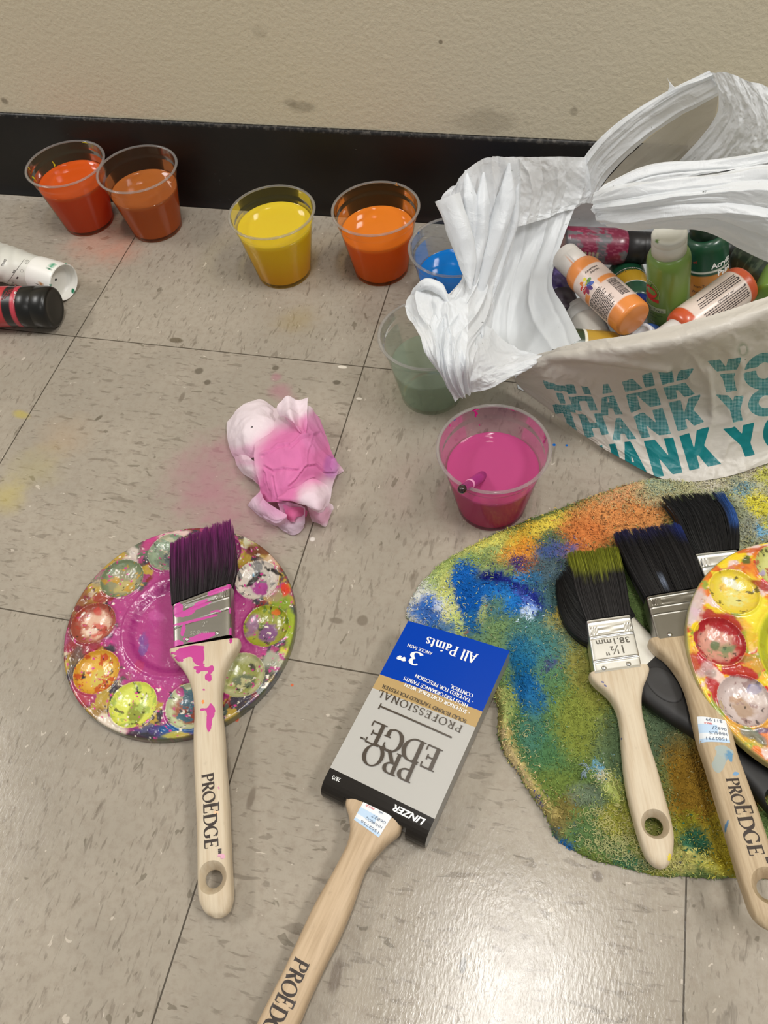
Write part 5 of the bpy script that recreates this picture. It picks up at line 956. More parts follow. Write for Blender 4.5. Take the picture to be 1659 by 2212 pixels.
# --- green-tipped 1 1/2 inch brush
pl = Plane((1283, 1186, .0155), (1432, 1877, .0150))
e = thing('paintbrush', 'olive-green-tipped paintbrush with shiny ferrule and blank wooden handle lying on the towel', 'paintbrush', tuple(pl.B), 'flat wooden-handled paintbrushes')
sC = hd_([(1272, 1459, 1398, 1441, .0068, 5), (1275, 1470, 1401, 1451, .0072, 5), (1287, 1484, 1397, 1468, .0075, 4.4), (1304, 1498, 1389, 1487, .0076, 3.8), (1320, 1516, 1385, 1510, .0076, 3.3), (1332, 1541, 1386, 1540, .0076, 3), (1338, 1572, 1392, 1570, .0075, 2.9), (1341, 1610, 1401, 1608, .0074, 3), (1346, 1664, 1418, 1662, .0073, 3.2), (1355, 1721, 1433, 1718, .0072, 3.4), (1369, 1778, 1447, 1770, .007, 3.6), (1382, 1821, 1454, 1809, .0068, 3.6), (1396, 1854, 1452, 1846, .0062, 3.2), (1411, 1871, 1445, 1867, .0045, 2.6), (1424, 1878, 1437, 1876, .002, 2)])
def decC(V, c):
    q = pix(V) + 2 * np.c_[fbm(V * 500, 3), fbm(V * 500, 4)]; m = np.full(len(V), -1.)
    for cx, cy, rx, ry, an in ((1302, 1474, 4, 2, 20), (1308, 1481, 4, 2, 30), (1343, 1596, 2, 3, 0)): m = np.maximum(m, ell(q, cx, cy, rx, ry, an))
    d = np.c_[np.tile(lin((96, 98, 140)), (len(V), 1)), np.clip(.5 + m, 0, 1)]; k = ell(q, 1446, 1852, 4, 9) > 0; d[k] = np.r_[lin((222, 200, 70)), .9]; return d
hC = handle(pl, sC, e, M_wood_pale, ((1412, 1786), .0092, .0058), decC, 220, 80)
def reliefC(t, s, c):
    h = .00045 * np.exp(-((t - .94) / .02) ** 2) + .0005 * np.exp(-((t - .665) / .012) ** 2) - .0003 * np.exp(-((t - .64) / .010) ** 2) + .0006 * np.exp(-((t - .215) / .011) ** 2) - .0004 * np.exp(-((t - .19) / .012) ** 2); h *= sst(0, .06, s) * sst(1, .94, s)
    band = sst(.70, .73, t) * sst(.86, .83, t) * sst(.04, .07, s) * sst(.96, .93, s); return h + band * .00050 * np.sin(2 * math.pi * (s * 18 + t * 9)) - .00025 * sst(.0, .05, t) * sst(.2, .15, t)
fC_ = ferrule(pl, [((1284, 1454), (1388, 1439), .0072, 10), ((1267, 1341), (1363, 1328), .0072, 10)], e, M_nickel, reliefC, None, ((1305, 1443), (1358, 1434)))
fz2 = surf(pl, fC_, .0002); ink = Ink(None); ua = pl.uv(1359, 1375, .0072); ub = pl.uv(1350, 1393, .0072)
ink.f = lambda x, y: fz2(ua[0] - y, ua[1] + x); ink.sans('38.1mm', 0, 0, .0046, 3, 0, .0240, bold=.01); ink.f = lambda x, y: fz2(ub[0] - y, ub[1] + x); ink.sans('1\u00bd"', 0, 0, .0064, 3, 0, .0145, bold=.01); ink.mb.build('embossed_lettering', pmat('embossed_metal', (126, 124, 120), .3, 1), fC_, smooth=False)
def colC(t, s, V):
    n = fbm(np.c_[s * 30, t * 2, 0 * s], 15, 3); e_ = .42 + .25 * np.abs(s - .45) + .14 * n; c = np.tile(lin((30, 28, 29)), (len(t), 1)); return blend(c, sst(e_, e_ + .16, t), (112, 116, 26))
bristles(pl, [((1267, 1342), (1363, 1329), .0064), ((1246, 1280), (1353, 1262), .0064), ((1236, 1230), (1344, 1220), .006), ((1227, 1195), (1335, 1183), .0045)], e, 2300, colC, 8, .5, jit=.012)
# --- PROEDGE brush with the price sticker
pl = Plane((1397, 1143, .0160), (1680, 2012, .0360))
e = thing('paintbrush', 'stickered wooden-handled paintbrush with dark navy bristles running under the yellow palette edge', 'paintbrush', tuple(pl.B), 'flat wooden-handled paintbrushes')
sD = hd_([(1400, 1388, 1545, 1372, .0075, 5), (1404, 1396, 1544, 1379, .0080, 5), (1418, 1412, 1537, 1388, .0084, 4.2), (1437, 1427, 1530, 1398, .0085, 3.6), (1459, 1455, 1532, 1427, .0085, 3.2), (1477, 1489, 1541, 1463, .0085, 3), (1488, 1527, 1553, 1503, .0085, 2.9), (1497, 1570, 1567, 1546, .0084, 2.9), (1506, 1606, 1578, 1580, .0083, 3), (1524, 1660, 1592, 1634, .0082, 3.1), (1541, 1718, 1612, 1690, .0080, 3.2), (1559, 1777, 1633, 1748, .0078, 3.4), (1577, 1837, 1653, 1808, .0076, 3.6), (1592, 1890, 1671, 1860, .0074, 3.6), (1606, 1932, 1689, 1900, .0072, 3.6), (1619, 1970, 1702, 1945, .0068, 3.2), (1638, 1996, 1706, 1980, .0055, 2.6), (1662, 2012, 1696, 2004, .002, 2)])
def decD(V, c):
    q = pix(V) + 3 * np.c_[fbm(V * 300, 3), fbm(V * 300, 4)]; d = np.zeros((len(V), 4)); d[:, :3] = lin((150, 162, 160))
    for cx, cy, rx, ry, an, rgb in ((1554, 1644, 14, 26, 10, (158, 166, 160)), (1565, 1622, 22, 10, 20, (158, 170, 168)), (1577, 1635, 5, 10, -15, (96, 140, 170)), (1590, 1672, 7, 5, 0, (110, 150, 186)), (1569, 1785, 3, 17, 12, (84, 122, 156))):
        m = ell(q, cx, cy, rx, ry, an) + .25 * fbm(V * 250, int(cx)); k = m > -.5; d[k, :3] = lin(rgb); d[k, 3] = np.maximum(d[k, 3], np.clip(.5 + m[k], 0, 1))
    return d
hD = handle(pl, sD, e, M_wood_dull, ((1657, 1921), .0105, .0060), decD, 220, 80)
proedge(pl, hD, [('PRO', (1566, 1684), (1582, 1740), .0076), ('E', (1584, 1742), (1590, 1763), .0102), ('DGE', (1591, 1767), (1619, 1852), .0088), ('\u2122', (1636, 1852), (1640, 1866), .006)])
sticker(pl, hD, [(1505, 1549), (1567, 1559), (1576, 1608), (1513, 1604)], [('1502731', .06, .80, .74, .13), ('HHHIUS', .05, .57, .62, .14), ('06827', .04, .36, .52, .13), ('$11.99', .14, .04, .58, .13)], ('PRICE', .52, .22, .28, .08))
def reliefD(t, s, c): return (.0004 * np.exp(-((t - .95) / .015) ** 2) + .0004 * np.exp(-((t - .72) / .012) ** 2) + .0004 * np.exp(-((t - .55) / .012) ** 2) * (s > .5)) * sst(1, .95, s) + sst(.77, .79, t) * sst(.91, .89, t) * sst(.95, .92, s) * .00040 * np.sin(2 * math.pi * (s * 24 + t * 5))
fD = ferrule(pl, [((1420, 1380), (1548, 1364), .0080, 9), ((1396, 1289), (1524, 1268), .0080, 9)], e, M_steel_dull, reliefD, None, ((1447, 1371),))
def colD(t, s, V): c = np.tile(lin((22, 20, 22)), (len(t), 1)); n = fbm(np.c_[s * 30, t * 2, 0 * s], 25, 3); c = blend(c, sst(.72, 1., t + .15 * n) * .7, (44, 42, 84)); c = blend(c, sst(.6, 1, t) * sst(.2, .02, s), (34, 56, 130)); return blend(c, sst(.0, .3, ell(pix(V), 1433, 1262, 9, 12)) * .8, (130, 140, 160))
bristles(pl, [((1395, 1290), (1523, 1270), .0072), ((1362, 1230), (1505, 1215), .0074), ((1340, 1185), (1485, 1170), .0066), ((1325, 1153), (1464, 1131), .0045)], e, 2600, colD, 12, .55, jit=.014)
# --- black bristled brush behind
pl = Plane((1500, 1076, .0135), (1732, 1640, .0125))
e = thing('paintbrush', 'farthest paintbrush, curved black bristles with a blue streak, handle hidden under the yellow palette', 'paintbrush', tuple(pl.B), 'flat wooden-handled paintbrushes')
handle(pl, hd_([(1538, 1296, 1660, 1272, .006, 5), (1560, 1310, 1655, 1290, .007, 4), (1590, 1335, 1650, 1318, .007, 3), (1615, 1390, 1672, 1372, .007, 3), (1650, 1480, 1712, 1460, .0065, 3), (1688, 1570, 1755, 1545, .006, 3), (1710, 1620, 1765, 1600, .005, 2.6), (1728, 1640, 1750, 1632, .002, 2)]), e, M_wood_dull, None, None, 60, 32)
def reliefE(t, s, c): return (.0005 * np.exp(-((t - .94) / .025) ** 2) + .0005 * np.exp(-((t - .66) / .02) ** 2)) + sst(.70, .73, t) * sst(.88, .85, t) * sst(.97, .94, s) * .00050 * np.sin(2 * math.pi * (s * 15 + t * 2))
ferrule(pl, [((1540, 1292), (1650, 1270), .0068, 9), ((1501, 1197), (1594, 1187), .0068, 9)], e, M_nickel, reliefE, None)
def colE(t, s, V): c = np.tile(lin((9, 9, 12)), (len(t), 1)); n = fbm(np.c_[s * 20, t * 4, 0 * s], 35, 3); return blend(c, sst(.2, .1, s + .04 * n) * sst(.35, .5, t), (44, 84, 150))
bristles(pl, [((1499, 1199), (1596, 1188), .0062), ((1480, 1163), (1597, 1148), .0066), ((1458, 1112), (1590, 1106), .0064), ((1430, 1078), (1567, 1069), .0050)], e, 2800, colE, 17, .5, jit=.05)
# --- black rubber-handled brush at the bottom of the heap
pl = Plane((1228, 1268, .0115), (1742, 1812, .0125))
e = thing('paintbrush', 'black rubber-handled paintbrush under the other brushes, thumb pad showing', 'paintbrush', tuple(pl.B))
M_rub = pmat('black_grip', (34, 33, 33), .5, 0, .4, 0, (300, .1, .0004)); d0_ = lambda V, c: np.zeros((len(V), 4))
hF = handle(pl, hd_([(1366, 1470, 1436, 1402, .0062, 4), (1372, 1490, 1450, 1425, .0068, 3.6), (1386, 1514, 1468, 1470, .0072, 3), (1440, 1556, 1500, 1526, .0072, 2.6), (1494, 1591, 1545, 1572, .007, 2.5), (1560, 1648, 1598, 1622, .0066, 2.6), (1612, 1700, 1655, 1662, .0066, 2.8), (1655, 1752, 1702, 1704, .0066, 3), (1700, 1795, 1742, 1750, .006, 3), (1728, 1814, 1750, 1790, .003, 2)]), e, M_rub, ((1672, 1732), .0075, .0056), d0_, 120, 48, 'handle')
f = surf(pl, hF, .0001); cu_, cv_ = pl.uv(1434, 1480, .006); V = []; 
for k, (rr, hz) in enumerate(((1, 0), (.97, .0005), (.9, .0007), (.6, .0004), (0, .0002))):
    for j in range(36): a = 2 * math.pi * j / 36; V.append(f(cu_ + .0150 * rr * math.cos(a), cv_ + .0098 * rr * math.sin(a)) + pl.n * hz)
mk('thumb_pad', V, gridf(5, 36, True), pmat('soft_grip', (44, 43, 43), .6), hF)
ferrule(pl, [((1364, 1466), (1436, 1399), .0064, 8), ((1300, 1400), (1372, 1330), .0064, 8)], e, M_nickel, None, None, n=20, seg=60)
def colF(t, s, V): return np.tile(lin((9, 9, 9)), (len(t), 1))
bristles(pl, [((1301, 1400), (1372, 1331), .0058), ((1250, 1378), (1345, 1290), .0060), ((1214, 1330), (1292, 1238), .0058), ((1202, 1262), (1240, 1218), .0045)], e, 2000, colF, 21, .3, jit=.03)
# ------------------------------------------------------------------ paint bottles in the bag, tubes on the floor
class Cyl:
    def __init__(s, base, top, R):
        s.o = np.asarray(base, float); s.L = np.linalg.norm(np.asarray(top) - s.o); s.a = unit(np.asarray(top) - s.o); s.R = R
        v = CAM - s.o; s.e1 = unit(v - np.dot(v, s.a) * s.a); s.e2 = np.cross(s.a, s.e1)
    def pt(s, z, th, r): return s.o + s.a * z + (s.e1 * math.cos(th) + s.e2 * math.sin(th)) * r
    def rev(s, prof, n=72, cap0=False, cap1=False):
        return lathe(prof, n, s.o, s.a, s.e1, cap0, cap1)
    def f(s, lift=.00018): return lambda x, y: s.pt(y, x / s.R, s.R + lift)
def bodyprof(R, L, neck, sh=.010, rb=.003):
    p = [(0, .0004), (R - rb, .0002), (R - rb * .4, .0007), (R - .0002, rb * .8)] + [(R, z) for z in np.linspace(rb, L - sh, 46)]
    for k in np.linspace(0, 1, 8)[1:]: p.append((neck + (R - neck) * math.cos(k * math.pi / 2) ** .8 if k < 1 else neck, L - sh + sh * math.sin(k * math.pi / 2)))
    return p
def bottle(label, base, top, R, body, cap, caplen, capR, colf=None, capcol=None, rough=.3, ridged=False):
    c = Cyl(base, top, R); e = thing('paint_bottle', label, 'paint bottle', tuple(np.asarray(base)), 'acrylic paint bottles in the bag')
    Lb = c.L - caplen; pr = bodyprof(R, Lb, capR * .86); n = 96; V, F = c.rev(pr, n); zz = np.repeat([p[1] for p in pr], n); th = np.tile(np.linspace(0, 2 * math.pi, n, endpoint=False), len(pr)); th = (th + math.pi) % (2 * math.pi) - math.pi
    col = np.tile(lin(body), (len(V), 1)); col = colf(col, zz, th * R, V, Lb) if colf else col
    bo = mk('bottle_body', V, F, vmat('bottle_paint', rough, .5, coat=.3), e, col=col)
    cp = [(capR * .9, Lb - .001), (capR, Lb - .0004), (capR, Lb + caplen * .62), (capR * .993, Lb + caplen * .63), (capR * .993, Lb + caplen * .66), (capR, Lb + caplen * .67), (capR, c.L - .0012), (capR - .0005, c.L - .0004), (capR - .0016, c.L), (capR * .7, c.L), (capR * .68, c.L - .0004), (0, c.L - .0004)]
    V, F = c.rev(cp, 72); cc_ = np.tile(lin(cap), (len(V), 1)); zz = np.repeat([p[1] for p in cp], 72)
    if capcol: cc_ = capcol(cc_, V)
    mk('cap', V, F, vmat('cap_plastic', .38), e, col=cc_); return c, e, bo
def px(P): return pix(P)
M_txt_dark = pmat('label_print_dark', (62, 52, 50), .5); M_txt_white = pmat('label_print_white', (232, 230, 226), .5); M_txt_red = pmat('label_print_red', (196, 50, 46), .5)
def lines(ink, x0, x1, y0, y1, n, seed, h=.62, m=0, vert=False):
    """rows of word-length dashes standing for unreadably small label print"""
    r = np.random.default_rng(seed)
    for k in range(n):
        y = y0 + (y1 - y0) * k / n; hh = (y1 - y0) / n * h; x = x0; xe = x0 + (x1 - x0) * r.uniform(.72, 1)
        while x < xe:
            w = min(r.uniform(.0008, .0026), xe - x)
            if vert: ink.rect(y, x, y + hh, x + w, m)
            else: ink.rect(x, y, x + w, y + hh, m, 2)
            x += w + .0005
# lime green bottle, standing
def cg(c, z, x, V, L):
    lab = sst(.0, .0008, z - .018) * sst(.0, .0008, L - .012 - z) * 0; return c
c, e, bo = bottle('light green paint bottle standing upright in the bag, white flip cap', atd(1442, 690, .748), atd(1446, 503, .672), .0178, (114, 144, 64), (222, 220, 208), .0175, .0140, cg, lambda c, V: blend(c, sst(.1, .3, ell(pix(V) + 3 * fbm(V * 500, 3)[:, None], 1419, 522, 7, 3.5, 40)), (104, 138, 60)))
ink = Ink(c.f()); Lb = c.L - .021; f = c.f()
k = [(-.019 + .0165 * math.cos(a) * .62, Lb * .62 + .0155 * math.sin(a) * (1 if a < math.pi else .0)) for a in np.linspace(0, math.pi, 20)]; y0_ = Lb * .46
def fan(pts, m, lift=.00018): 
    g = c.f(lift); P_ = [g(*p) for p in pts]; ink.mb.add(P_ + [np.mean(P_, 0)], [(i, (i + 1) % len(P_), len(P_)) for i in range(len(P_))], m)
bx, w_ = -.0165, .0100
dome = lambda s: [(bx - w_ * s, y0_), (bx + w_ * s, y0_)] + [(bx + w_ * s * math.cos(a), Lb * .56 + (y0_ - y0_) + .0145 * s * math.sin(a)) for a in np.linspace(.05, math.pi - .05, 16)]
fan(dome(1.0), 0); fan([(x, y) for x, y in [(bx - w_ * .92, y0_ + .0008), (bx + w_ * .92, y0_ + .0008)] + [(bx + w_ * .9 * math.cos(a), Lb * .56 + .013 * math.sin(a)) for a in np.linspace(.05, math.pi - .05, 16)]], 2, .0003)
ap = [(bx + .0066 * math.cos(a) * (1 + .12 * math.cos(2 * a)), Lb * .60 + .0058 * math.sin(a) * (1 + .15 * abs(math.cos(a)))) for a in np.linspace(0, 2 * math.pi, 24, endpoint=False)]; fan(ap, 1, .0004)
g = c.f(.00045); ink.mb.add([g(bx + .0002, Lb * .60 + .0055), g(bx + .0008, Lb * .60 + .0055), g(bx + .0024, Lb * .60 + .0092), g(bx + .0018, Lb * .60 + .0095)], [(0, 1, 2, 3)], 3)
ink.f = c.f(.0004); ink.rect(bx - w_ * .9, y0_ + .0012, bx + w_ * .9, y0_ + .0046, 1, 6); ink.f = c.f(.0003); ink.rect(-.027, Lb * .33, -.0015, Lb * .40, 4, 10); ink.f = c.f(.0005); ink.sans('Lime Tree', -.0245, Lb * .345, .0028, 0, 0, .021, 3)
ink.f = c.f(); ink.sans('Satin Paint', -.018, Lb * .27, .0019, 0, 0, .014, 3); ink.sans('Indoor', -.017, Lb * .225, .0018, 0, 0, .008, 3); ink.sans('2 oz', -.016, Lb * .14, .0020, 0, 0, .005, 0); ink.sans('59ml', -.013, Lb * .06, .0026, 0, 0, .0075, 3)
ink.mb.build('label', [pmat('label_pale', (206, 206, 196), .45), M_txt_red, pmat('label_green', (150, 176, 96), .45), pmat('label_dark_green', (44, 66, 34), .5), pmat('label_band', (176, 186, 150), .5)], bo, smooth=False, label='apple emblem and band label')
# peach bottle
def cpch(c, z, x, V, L):
    lab = (z > .0135) & (z < L - .0155); c = blend(c, lab.astype(float), (222, 202, 192)); return blend(c, ((z > L * .505) & (z < L * .575) & ((x < -.010) | (x > .004))).astype(float), (224, 140, 70))
c, e, bo = bottle('peach-orange craft paint bottle with white cap tilted across the bag mouth, rainbow flower emblem', atd(1370, 692, .700), atd(1219, 552, .752), .0166, (222, 136, 66), (218, 212, 206), .022, .0128, cpch, lambda c, V: blend(blend(c, sst(.0, .2, ell(pix(V), 1236, 568, 4, 3)), (214, 130, 60)), sst(.0, .3, ell(pix(V), 1240, 560, 2, 9, -30)), (150, 150, 150)))
Lb = c.L - .022; ink = Ink(c.f()); f1 = c.f(.0002); f2 = c.f(.0003); fx, fy = -.0060, Lb * .63
pc = [(222, 206, 60), (90, 130, 60), (60, 90, 170), (70, 50, 110), (130, 40, 80), (176, 40, 56), (200, 60, 44), (216, 120, 50)]; pm = [pmat('petal', k_, .45) for k_ in pc]
def petal(a, s, ff, m):
    P_ = [(fx + math.cos(a) * .0042 + s * (.0036 * math.cos(t) * math.cos(a) - .0018 * math.sin(t) * math.sin(a)), fy + math.sin(a) * .0042 + s * (.0036 * math.cos(t) * math.sin(a) + .0018 * math.sin(t) * math.cos(a))) for t in np.linspace(0, 2 * math.pi, 14, endpoint=False)]
    P3 = [ff(*p) for p in P_]; ink.mb.add(P3, [tuple(range(14))], m)
for k in range(8): petal(math.radians(60 - 45 * k), 1.22, f1, 9)
for k in range(8): petal(math.radians(60 - 45 * k), 1, f2, k)
ink.f = c.f(.00042); ink.sans('Delta', fx - .0046, fy - .0013, .0032, 30, 0, .0088, 9, bold=.03); ink.f = c.f()
ink.sans('Americana', .0010, Lb * .735, .0022, 0, 0, .0125, 8, bold=.02); ink.sans('Acrylic', .0040, Lb * .69, .0022, 0, 0, .0085, 8, bold=.02)
lines(ink, -.0195, .0045, .0150, Lb * .50, 15, 3, .55, 8)
r_ = np.random.default_rng(4); y = Lb * .22
while y < Lb * .49: h_ = r_.choice([.0003, .0005, .0008]); ink.rect(.0085, y, .0170, y + h_, 8, 4); y += h_ + r_.choice([.0004, .0006])
ink.mb.build('label_print', pm + [M_txt_dark, pmat('label_cream', (230, 216, 208), .5)], bo, smooth=False, label='flower emblem, barcode and small print')
# magenta-labelled bottle lying behind, black cap
def cm(c, z, x, V, L):
    q = V * 1.; n = fbm(q * 90, 3, 4); c = blend(c, sst(.12, .2, n + .25 * np.exp(-((z - L * .62) / .018) ** 2) * (x > -.012)), (92, 90, 94)); c = blend(c, ((z < L * .52) & (z > L * .2) & (x > .006) & (np.sin(z * 7800) > -.2)).astype(float), (150, 150, 118)); n2 = fbm(np.c_[z * 260, x * 900, 0 * z], 8, 3); return blend(c, sst(.26, .34, n2) * .35 * (z > .01), (180, 110, 130))
bottle('magenta paint bottle smeared with grey lying on its side, black cap', atd(1216, 528, .800), atd(1406, 536, .800), .0170, (118, 30, 60), (34, 32, 33), .0245, .0150, cm)
# dark green and orange labelled bottles
def ct_up(flip):
    def f_(c, z, x, V, L):
        t = z / L; t = 1 - t if flip else t
        c = blend(c, ((t > .30) & (t < .60)).astype(float), (188, 120, 44) if not flip else (190, 150, 40)); c = blend(c, ((t > .36) & (t < .50) & ~flip_).astype(float) if False else np.zeros(len(z)), (200, 140, 60)); c = blend(c, (np.abs(t - .285) < .012).astype(float), (220, 216, 204)); c = blend(c, (np.abs(t - .655) < .010).astype(float), (220, 216, 204)); return c
    return f_
flip_ = np.zeros(1, bool)
c, e, bo = bottle('dark green bottle with orange band and white lettering standing behind the light green one', atd(1530, 668, .790), atd(1522, 455, .720), .0190, (26, 70, 48), (40, 60, 46), .022, .0130, ct_up(False))
Lb = c.L - .022; ink = Ink(c.f()); ink.sans('Acrylic', .0040, Lb * .69, .0052, 0, 0, .021, 0, bold=.03); ink.sans('Paint', .0090, Lb * .58, .0052, 0, 0, .016, 0, bold=.03); ink.sans('Non-Toxic', -.0125, Lb * .46, .0030, 0, 0, .0165, 1); ink.sans('Water Based', -.0150, Lb * .385, .0030, 0, 0, .0195, 1); ink.sans('2 FL OZ', .0050, Lb * .20, .0034, 0, 0, .014, 0); lines(ink, -.015, .0, Lb * .12, Lb * .2, 2, 7, .5, 2); ink.sans('60 ml', -.016, Lb * .76, .0026, 10, 0, .008, 3)
ink.mb.build('label_print', [M_txt_white, M_txt_dark, pmat('label_ochre', (176, 130, 60), .5), M_txt_red], bo, smooth=False, label='white and dark lettering')
c, e, bo = bottle('upside-down dark green bottle with yellow band and blue cap behind the peach bottle', atd(1350, 590, .822), atd(1385, 690, .758), .0180, (26, 74, 50), (20, 44, 140), .020, .0150, ct_up(True))
Lb = c.L - .020; ink = Ink(c.f()); ink.sans('Non-Toxic', -.010, Lb * .40, .0028, 0, 0, .0165, 1); ink.sans('Water Based', -.012, Lb * .34, .0028, 0, 0, .0195, 1); ink.sans('Acrylic', .006, Lb * .58, .0050, 0, 0, .02, 0, bold=.03); ink.sans('Paint', .006, Lb * .68, .0050, 0, 0, .015, 0, bold=.03); ink.mb.build('label_print', [M_txt_white, M_txt_dark], bo, smooth=False, label='upside-down lettering')
V, F = c.rev([(.0105, c.L - .002), (.0105, c.L + .010), (.0098, c.L + .0112), (0, c.L + .0112)], 40); mk('nozzle_cap', V, F, pmat('white_cap', (214, 216, 220), .4), e, label='white inner cap')
# red-orange bottle, its base toward the upper right
def cr(c, z, x, V, L): return blend(c, ((z > .0095) & (z < L - .010)).astype(float), (218, 200, 188))
c, e, bo = bottle('red-orange bottle with cream label lying with its base up against the front rim', atd(1607, 612, .712), atd(1428, 742, .700), .0168, (196, 84, 46), (210, 206, 200), .018, .0120, cr)
Lb = c.L - .018; ink = Ink(c.f()); lines(ink, .0115, .060, -.012, -.0005, 6, 12, .5, 0, True); lines(ink, .0115, .058, .0035, .013, 5, 13, .5, 0, True); ink.f = lambda x, y, f=c.f(): f(y, x); ink.sans('DecoArt, Inc.', .040, .0006, .0016, 180, 0, .018, 0, bold=.02)
for k in range(3): ink.rect(.0108, -.010 + .008 * k, .0124, -.0086 + .008 * k, 0)
ink.mb.build('label_print', [M_txt_dark], bo, smooth=False, label='columns of small print')
# the rest of the heap
bottle('purple paint bottle with dark cap wedged at the left of the heap', atd(1186, 590, .800), atd(1220, 690, .770), .0170, (64, 44, 104), (70, 62, 72), .024, .0165, lambda c, z, x, V, L: blend(c, sst(.2, .3, fbm(V * 200, 4, 3)), (92, 76, 136)))
bottle('white translucent paint bottle lying under the peach bottle', atd(1285, 745, .735), atd(1250, 665, .765), .0165, (190, 186, 178), (206, 204, 200), .018, .0125)
bottle('yellow-banded dark green bottle lying just behind the front rim, lowest of the heap', atd(1215, 748, .722), atd(1385, 762, .728), .0160, (46, 62, 36), (170, 150, 60), .02, .0120, lambda c, z, x, V, L: blend(blend(c, (z > L * .35).astype(float), (176, 140, 50)), (np.abs(z - L * .33) < .0012).astype(float), (226, 222, 206)))
bottle('blue paint bottle showing as a small patch between peach and green bottles', atd(1418, 740, .742), atd(1385, 722, .715), .0130, (50, 84, 150), (206, 208, 214), .009, .0100)
bottle('grey-capped dark brown bottle at the back left of the bag', atd(1372, 462, .842), atd(1252, 462, .838), .0165, (52, 38, 32), (66, 64, 64), .020, .0165)
bottle('very dark green bottle leaning at the right side of the heap', atd(1700, 620, .742), atd(1570, 530, .792), .0200, (36, 48, 36), (30, 34, 30), .020, .0150, lambda c, z, x, V, L: blend(c, sst(.3, .36, fbm(np.c_[z * 300, x * 90, 0 * z], 4, 3)) * .4, (96, 110, 84)))
bottle('leaf-green bottle at the right end of the bag mouth', atd(1668, 655, .705), atd(1712, 560, .735), .0185, (110, 146, 52), (206, 206, 200), .018, .0120)
# --- tubes at the left edge
# white tube, crimped body running out of frame
cA, cB = atz(138, 610, .0200), atz(84, 592, .0200); c = Cyl(cB, cA, .0196); e = thing('paint_tube', 'white paint tube with hollow white cap speckled green, lying behind the red tube', 'paint tube', (cA[0], cA[1], 0), 'paint tubes at the left edge')
L = c.L; pr = [(.0165, -.001), (.0186, 0), (.0188, .001), (.0196, L - .001), (.0195, L), (.0186, L + .0006), (.0180, L - .0002), (.0172, L - .008), (.0150, L - .0105), (.008, L - .0112), (0, L - .0112)]; V, F = c.rev(pr, 72); q = pix(V)
n_cap = 96; prd = []
for (r0, z0), (r1, z1) in zip(pr[:-1], pr[1:]): prd += [(r0 + (r1 - r0) * k / 6, z0 + (z1 - z0) * k / 6) for k in range(6)]
V, F = c.rev(prd, 120); q = pix(V) + 2.2 * np.c_[fbm(V * 500, 3), fbm(V * 500, 4)]; cc_ = np.tile(lin((232, 230, 224)), (len(V), 1)); zc = np.repeat([p[1] for p in prd], 120)
for cx, cy, rx, ry, rgb in ((113, 573, 8, 5, (70, 160, 124)), (107, 581, 4, 2.5, (20, 110, 76)), (112, 570, 5, 2, (20, 120, 84)), (158, 629, 4, 6, (24, 120, 84)), (109, 616, 2.4, 2.4, (60, 140, 110)), (87, 614, 3.2, 4.2, (176, 116, 50)), (82, 614, 1.6, 1.6, (70, 50, 40)), (84, 578, 2, 3, (40, 40, 60)), (92, 577, 1.6, 3, (150, 150, 150)), (143, 569, 3, 1.5, (70, 160, 124))): cc_ = blend(cc_, sst(-.1, .15, ell(q, cx, cy, rx, ry)), rgb)
mk('cap', V, F, vmat('white_cap_plastic', .35), e, col=cc_)
nB, nS = 60, 72; V = []; ux_ = -c.a; side = unit(np.cross([0, 0, 1], ux_))
for i in range(nB):
    t = i / (nB - 1); s_ = t * .17; hw = .0178 + .016 * sst(0, .75, t); hh_ = .0178 * (1 - .80 * sst(0.02, 1, t)) + .0005
    for j in range(nS):
        a = 2 * math.pi * j / nS; wr = 1 + .03 * math.sin(9 * t * 6 + 3 * math.sin(a * 2)) * sst(.05, .2, t)
        p = cB + ux_ * s_ + side * hw * math.cos(a) * wr; p[2] = max(.0006, (.0196 * (1 - sst(0, .5, t)) + (hh_ + .0006) * sst(0, .5, t)) + hh_ * math.sin(a) * wr); V.append(p)
V = np.array(V); V += (fbm(V * 70, 5, 3) * .0007)[:, None] * np.array([0, 0, 1]); V[:, 2] = np.maximum(V[:, 2], .0005)
tb = mk('tube_body', V, gridf(nB, nS, True), vmat('tube_film', .38, .5, coat=.2), e, col=np.tile(lin((214, 213, 204)), (len(V), 1)))
bv = BVHTree.FromPolygons([tuple(v) for v in V], gridf(nB, nS, True))
def ft(x, y):
    p = atz(x, y, .02); d = unit(ray(x, y)); h = bv.ray_cast(Vector(CAM), Vector(d)); return np.array(h[0]) - d * .0003 if h[0] is not None else atz(x, y, .02)
ink = Ink(lambda x, y: ft(x, -y))
def tl(txt, x, y, h, ang, w=None): ink.sans(txt, x, -y, h, ang, 0, w, bold=.02)
tl('138', 64, 615, 7, 84, 13); tl('mL', 64, 599, 5, 78, 8); tl('PW6', 31, 591, 5, 68, 8); tl('TITANIO', 6, 576, 5, 62, 17); tl('VI', 28, 616, 4, 62, 6)
for (x0, y0, x1, y1) in ((12, 616, 53, 559), (55, 597, 66, 579), (66, 579, 76, 571)):
    d = unit([x1 - x0, y1 - y0]); n_ = np.array([-d[1], d[0]]) * .35; k = 12
    for i in range(k): a, b_ = np.array([x0, y0]) + (np.array([x1 - x0, y1 - y0])) * i / k, np.array([x0, y0]) + (np.array([x1 - x0, y1 - y0])) * (i + 1) / k; ink.mb.add([ft(*(a + n_)), ft(*(b_ + n_)), ft(*(b_ - n_)), ft(*(a - n_))], [(0, 1, 2, 3)])
ink.mb.add([ft(34, 601), ft(38, 597), ft(40, 599), ft(37, 602.5)], [(0, 1, 2, 3)])
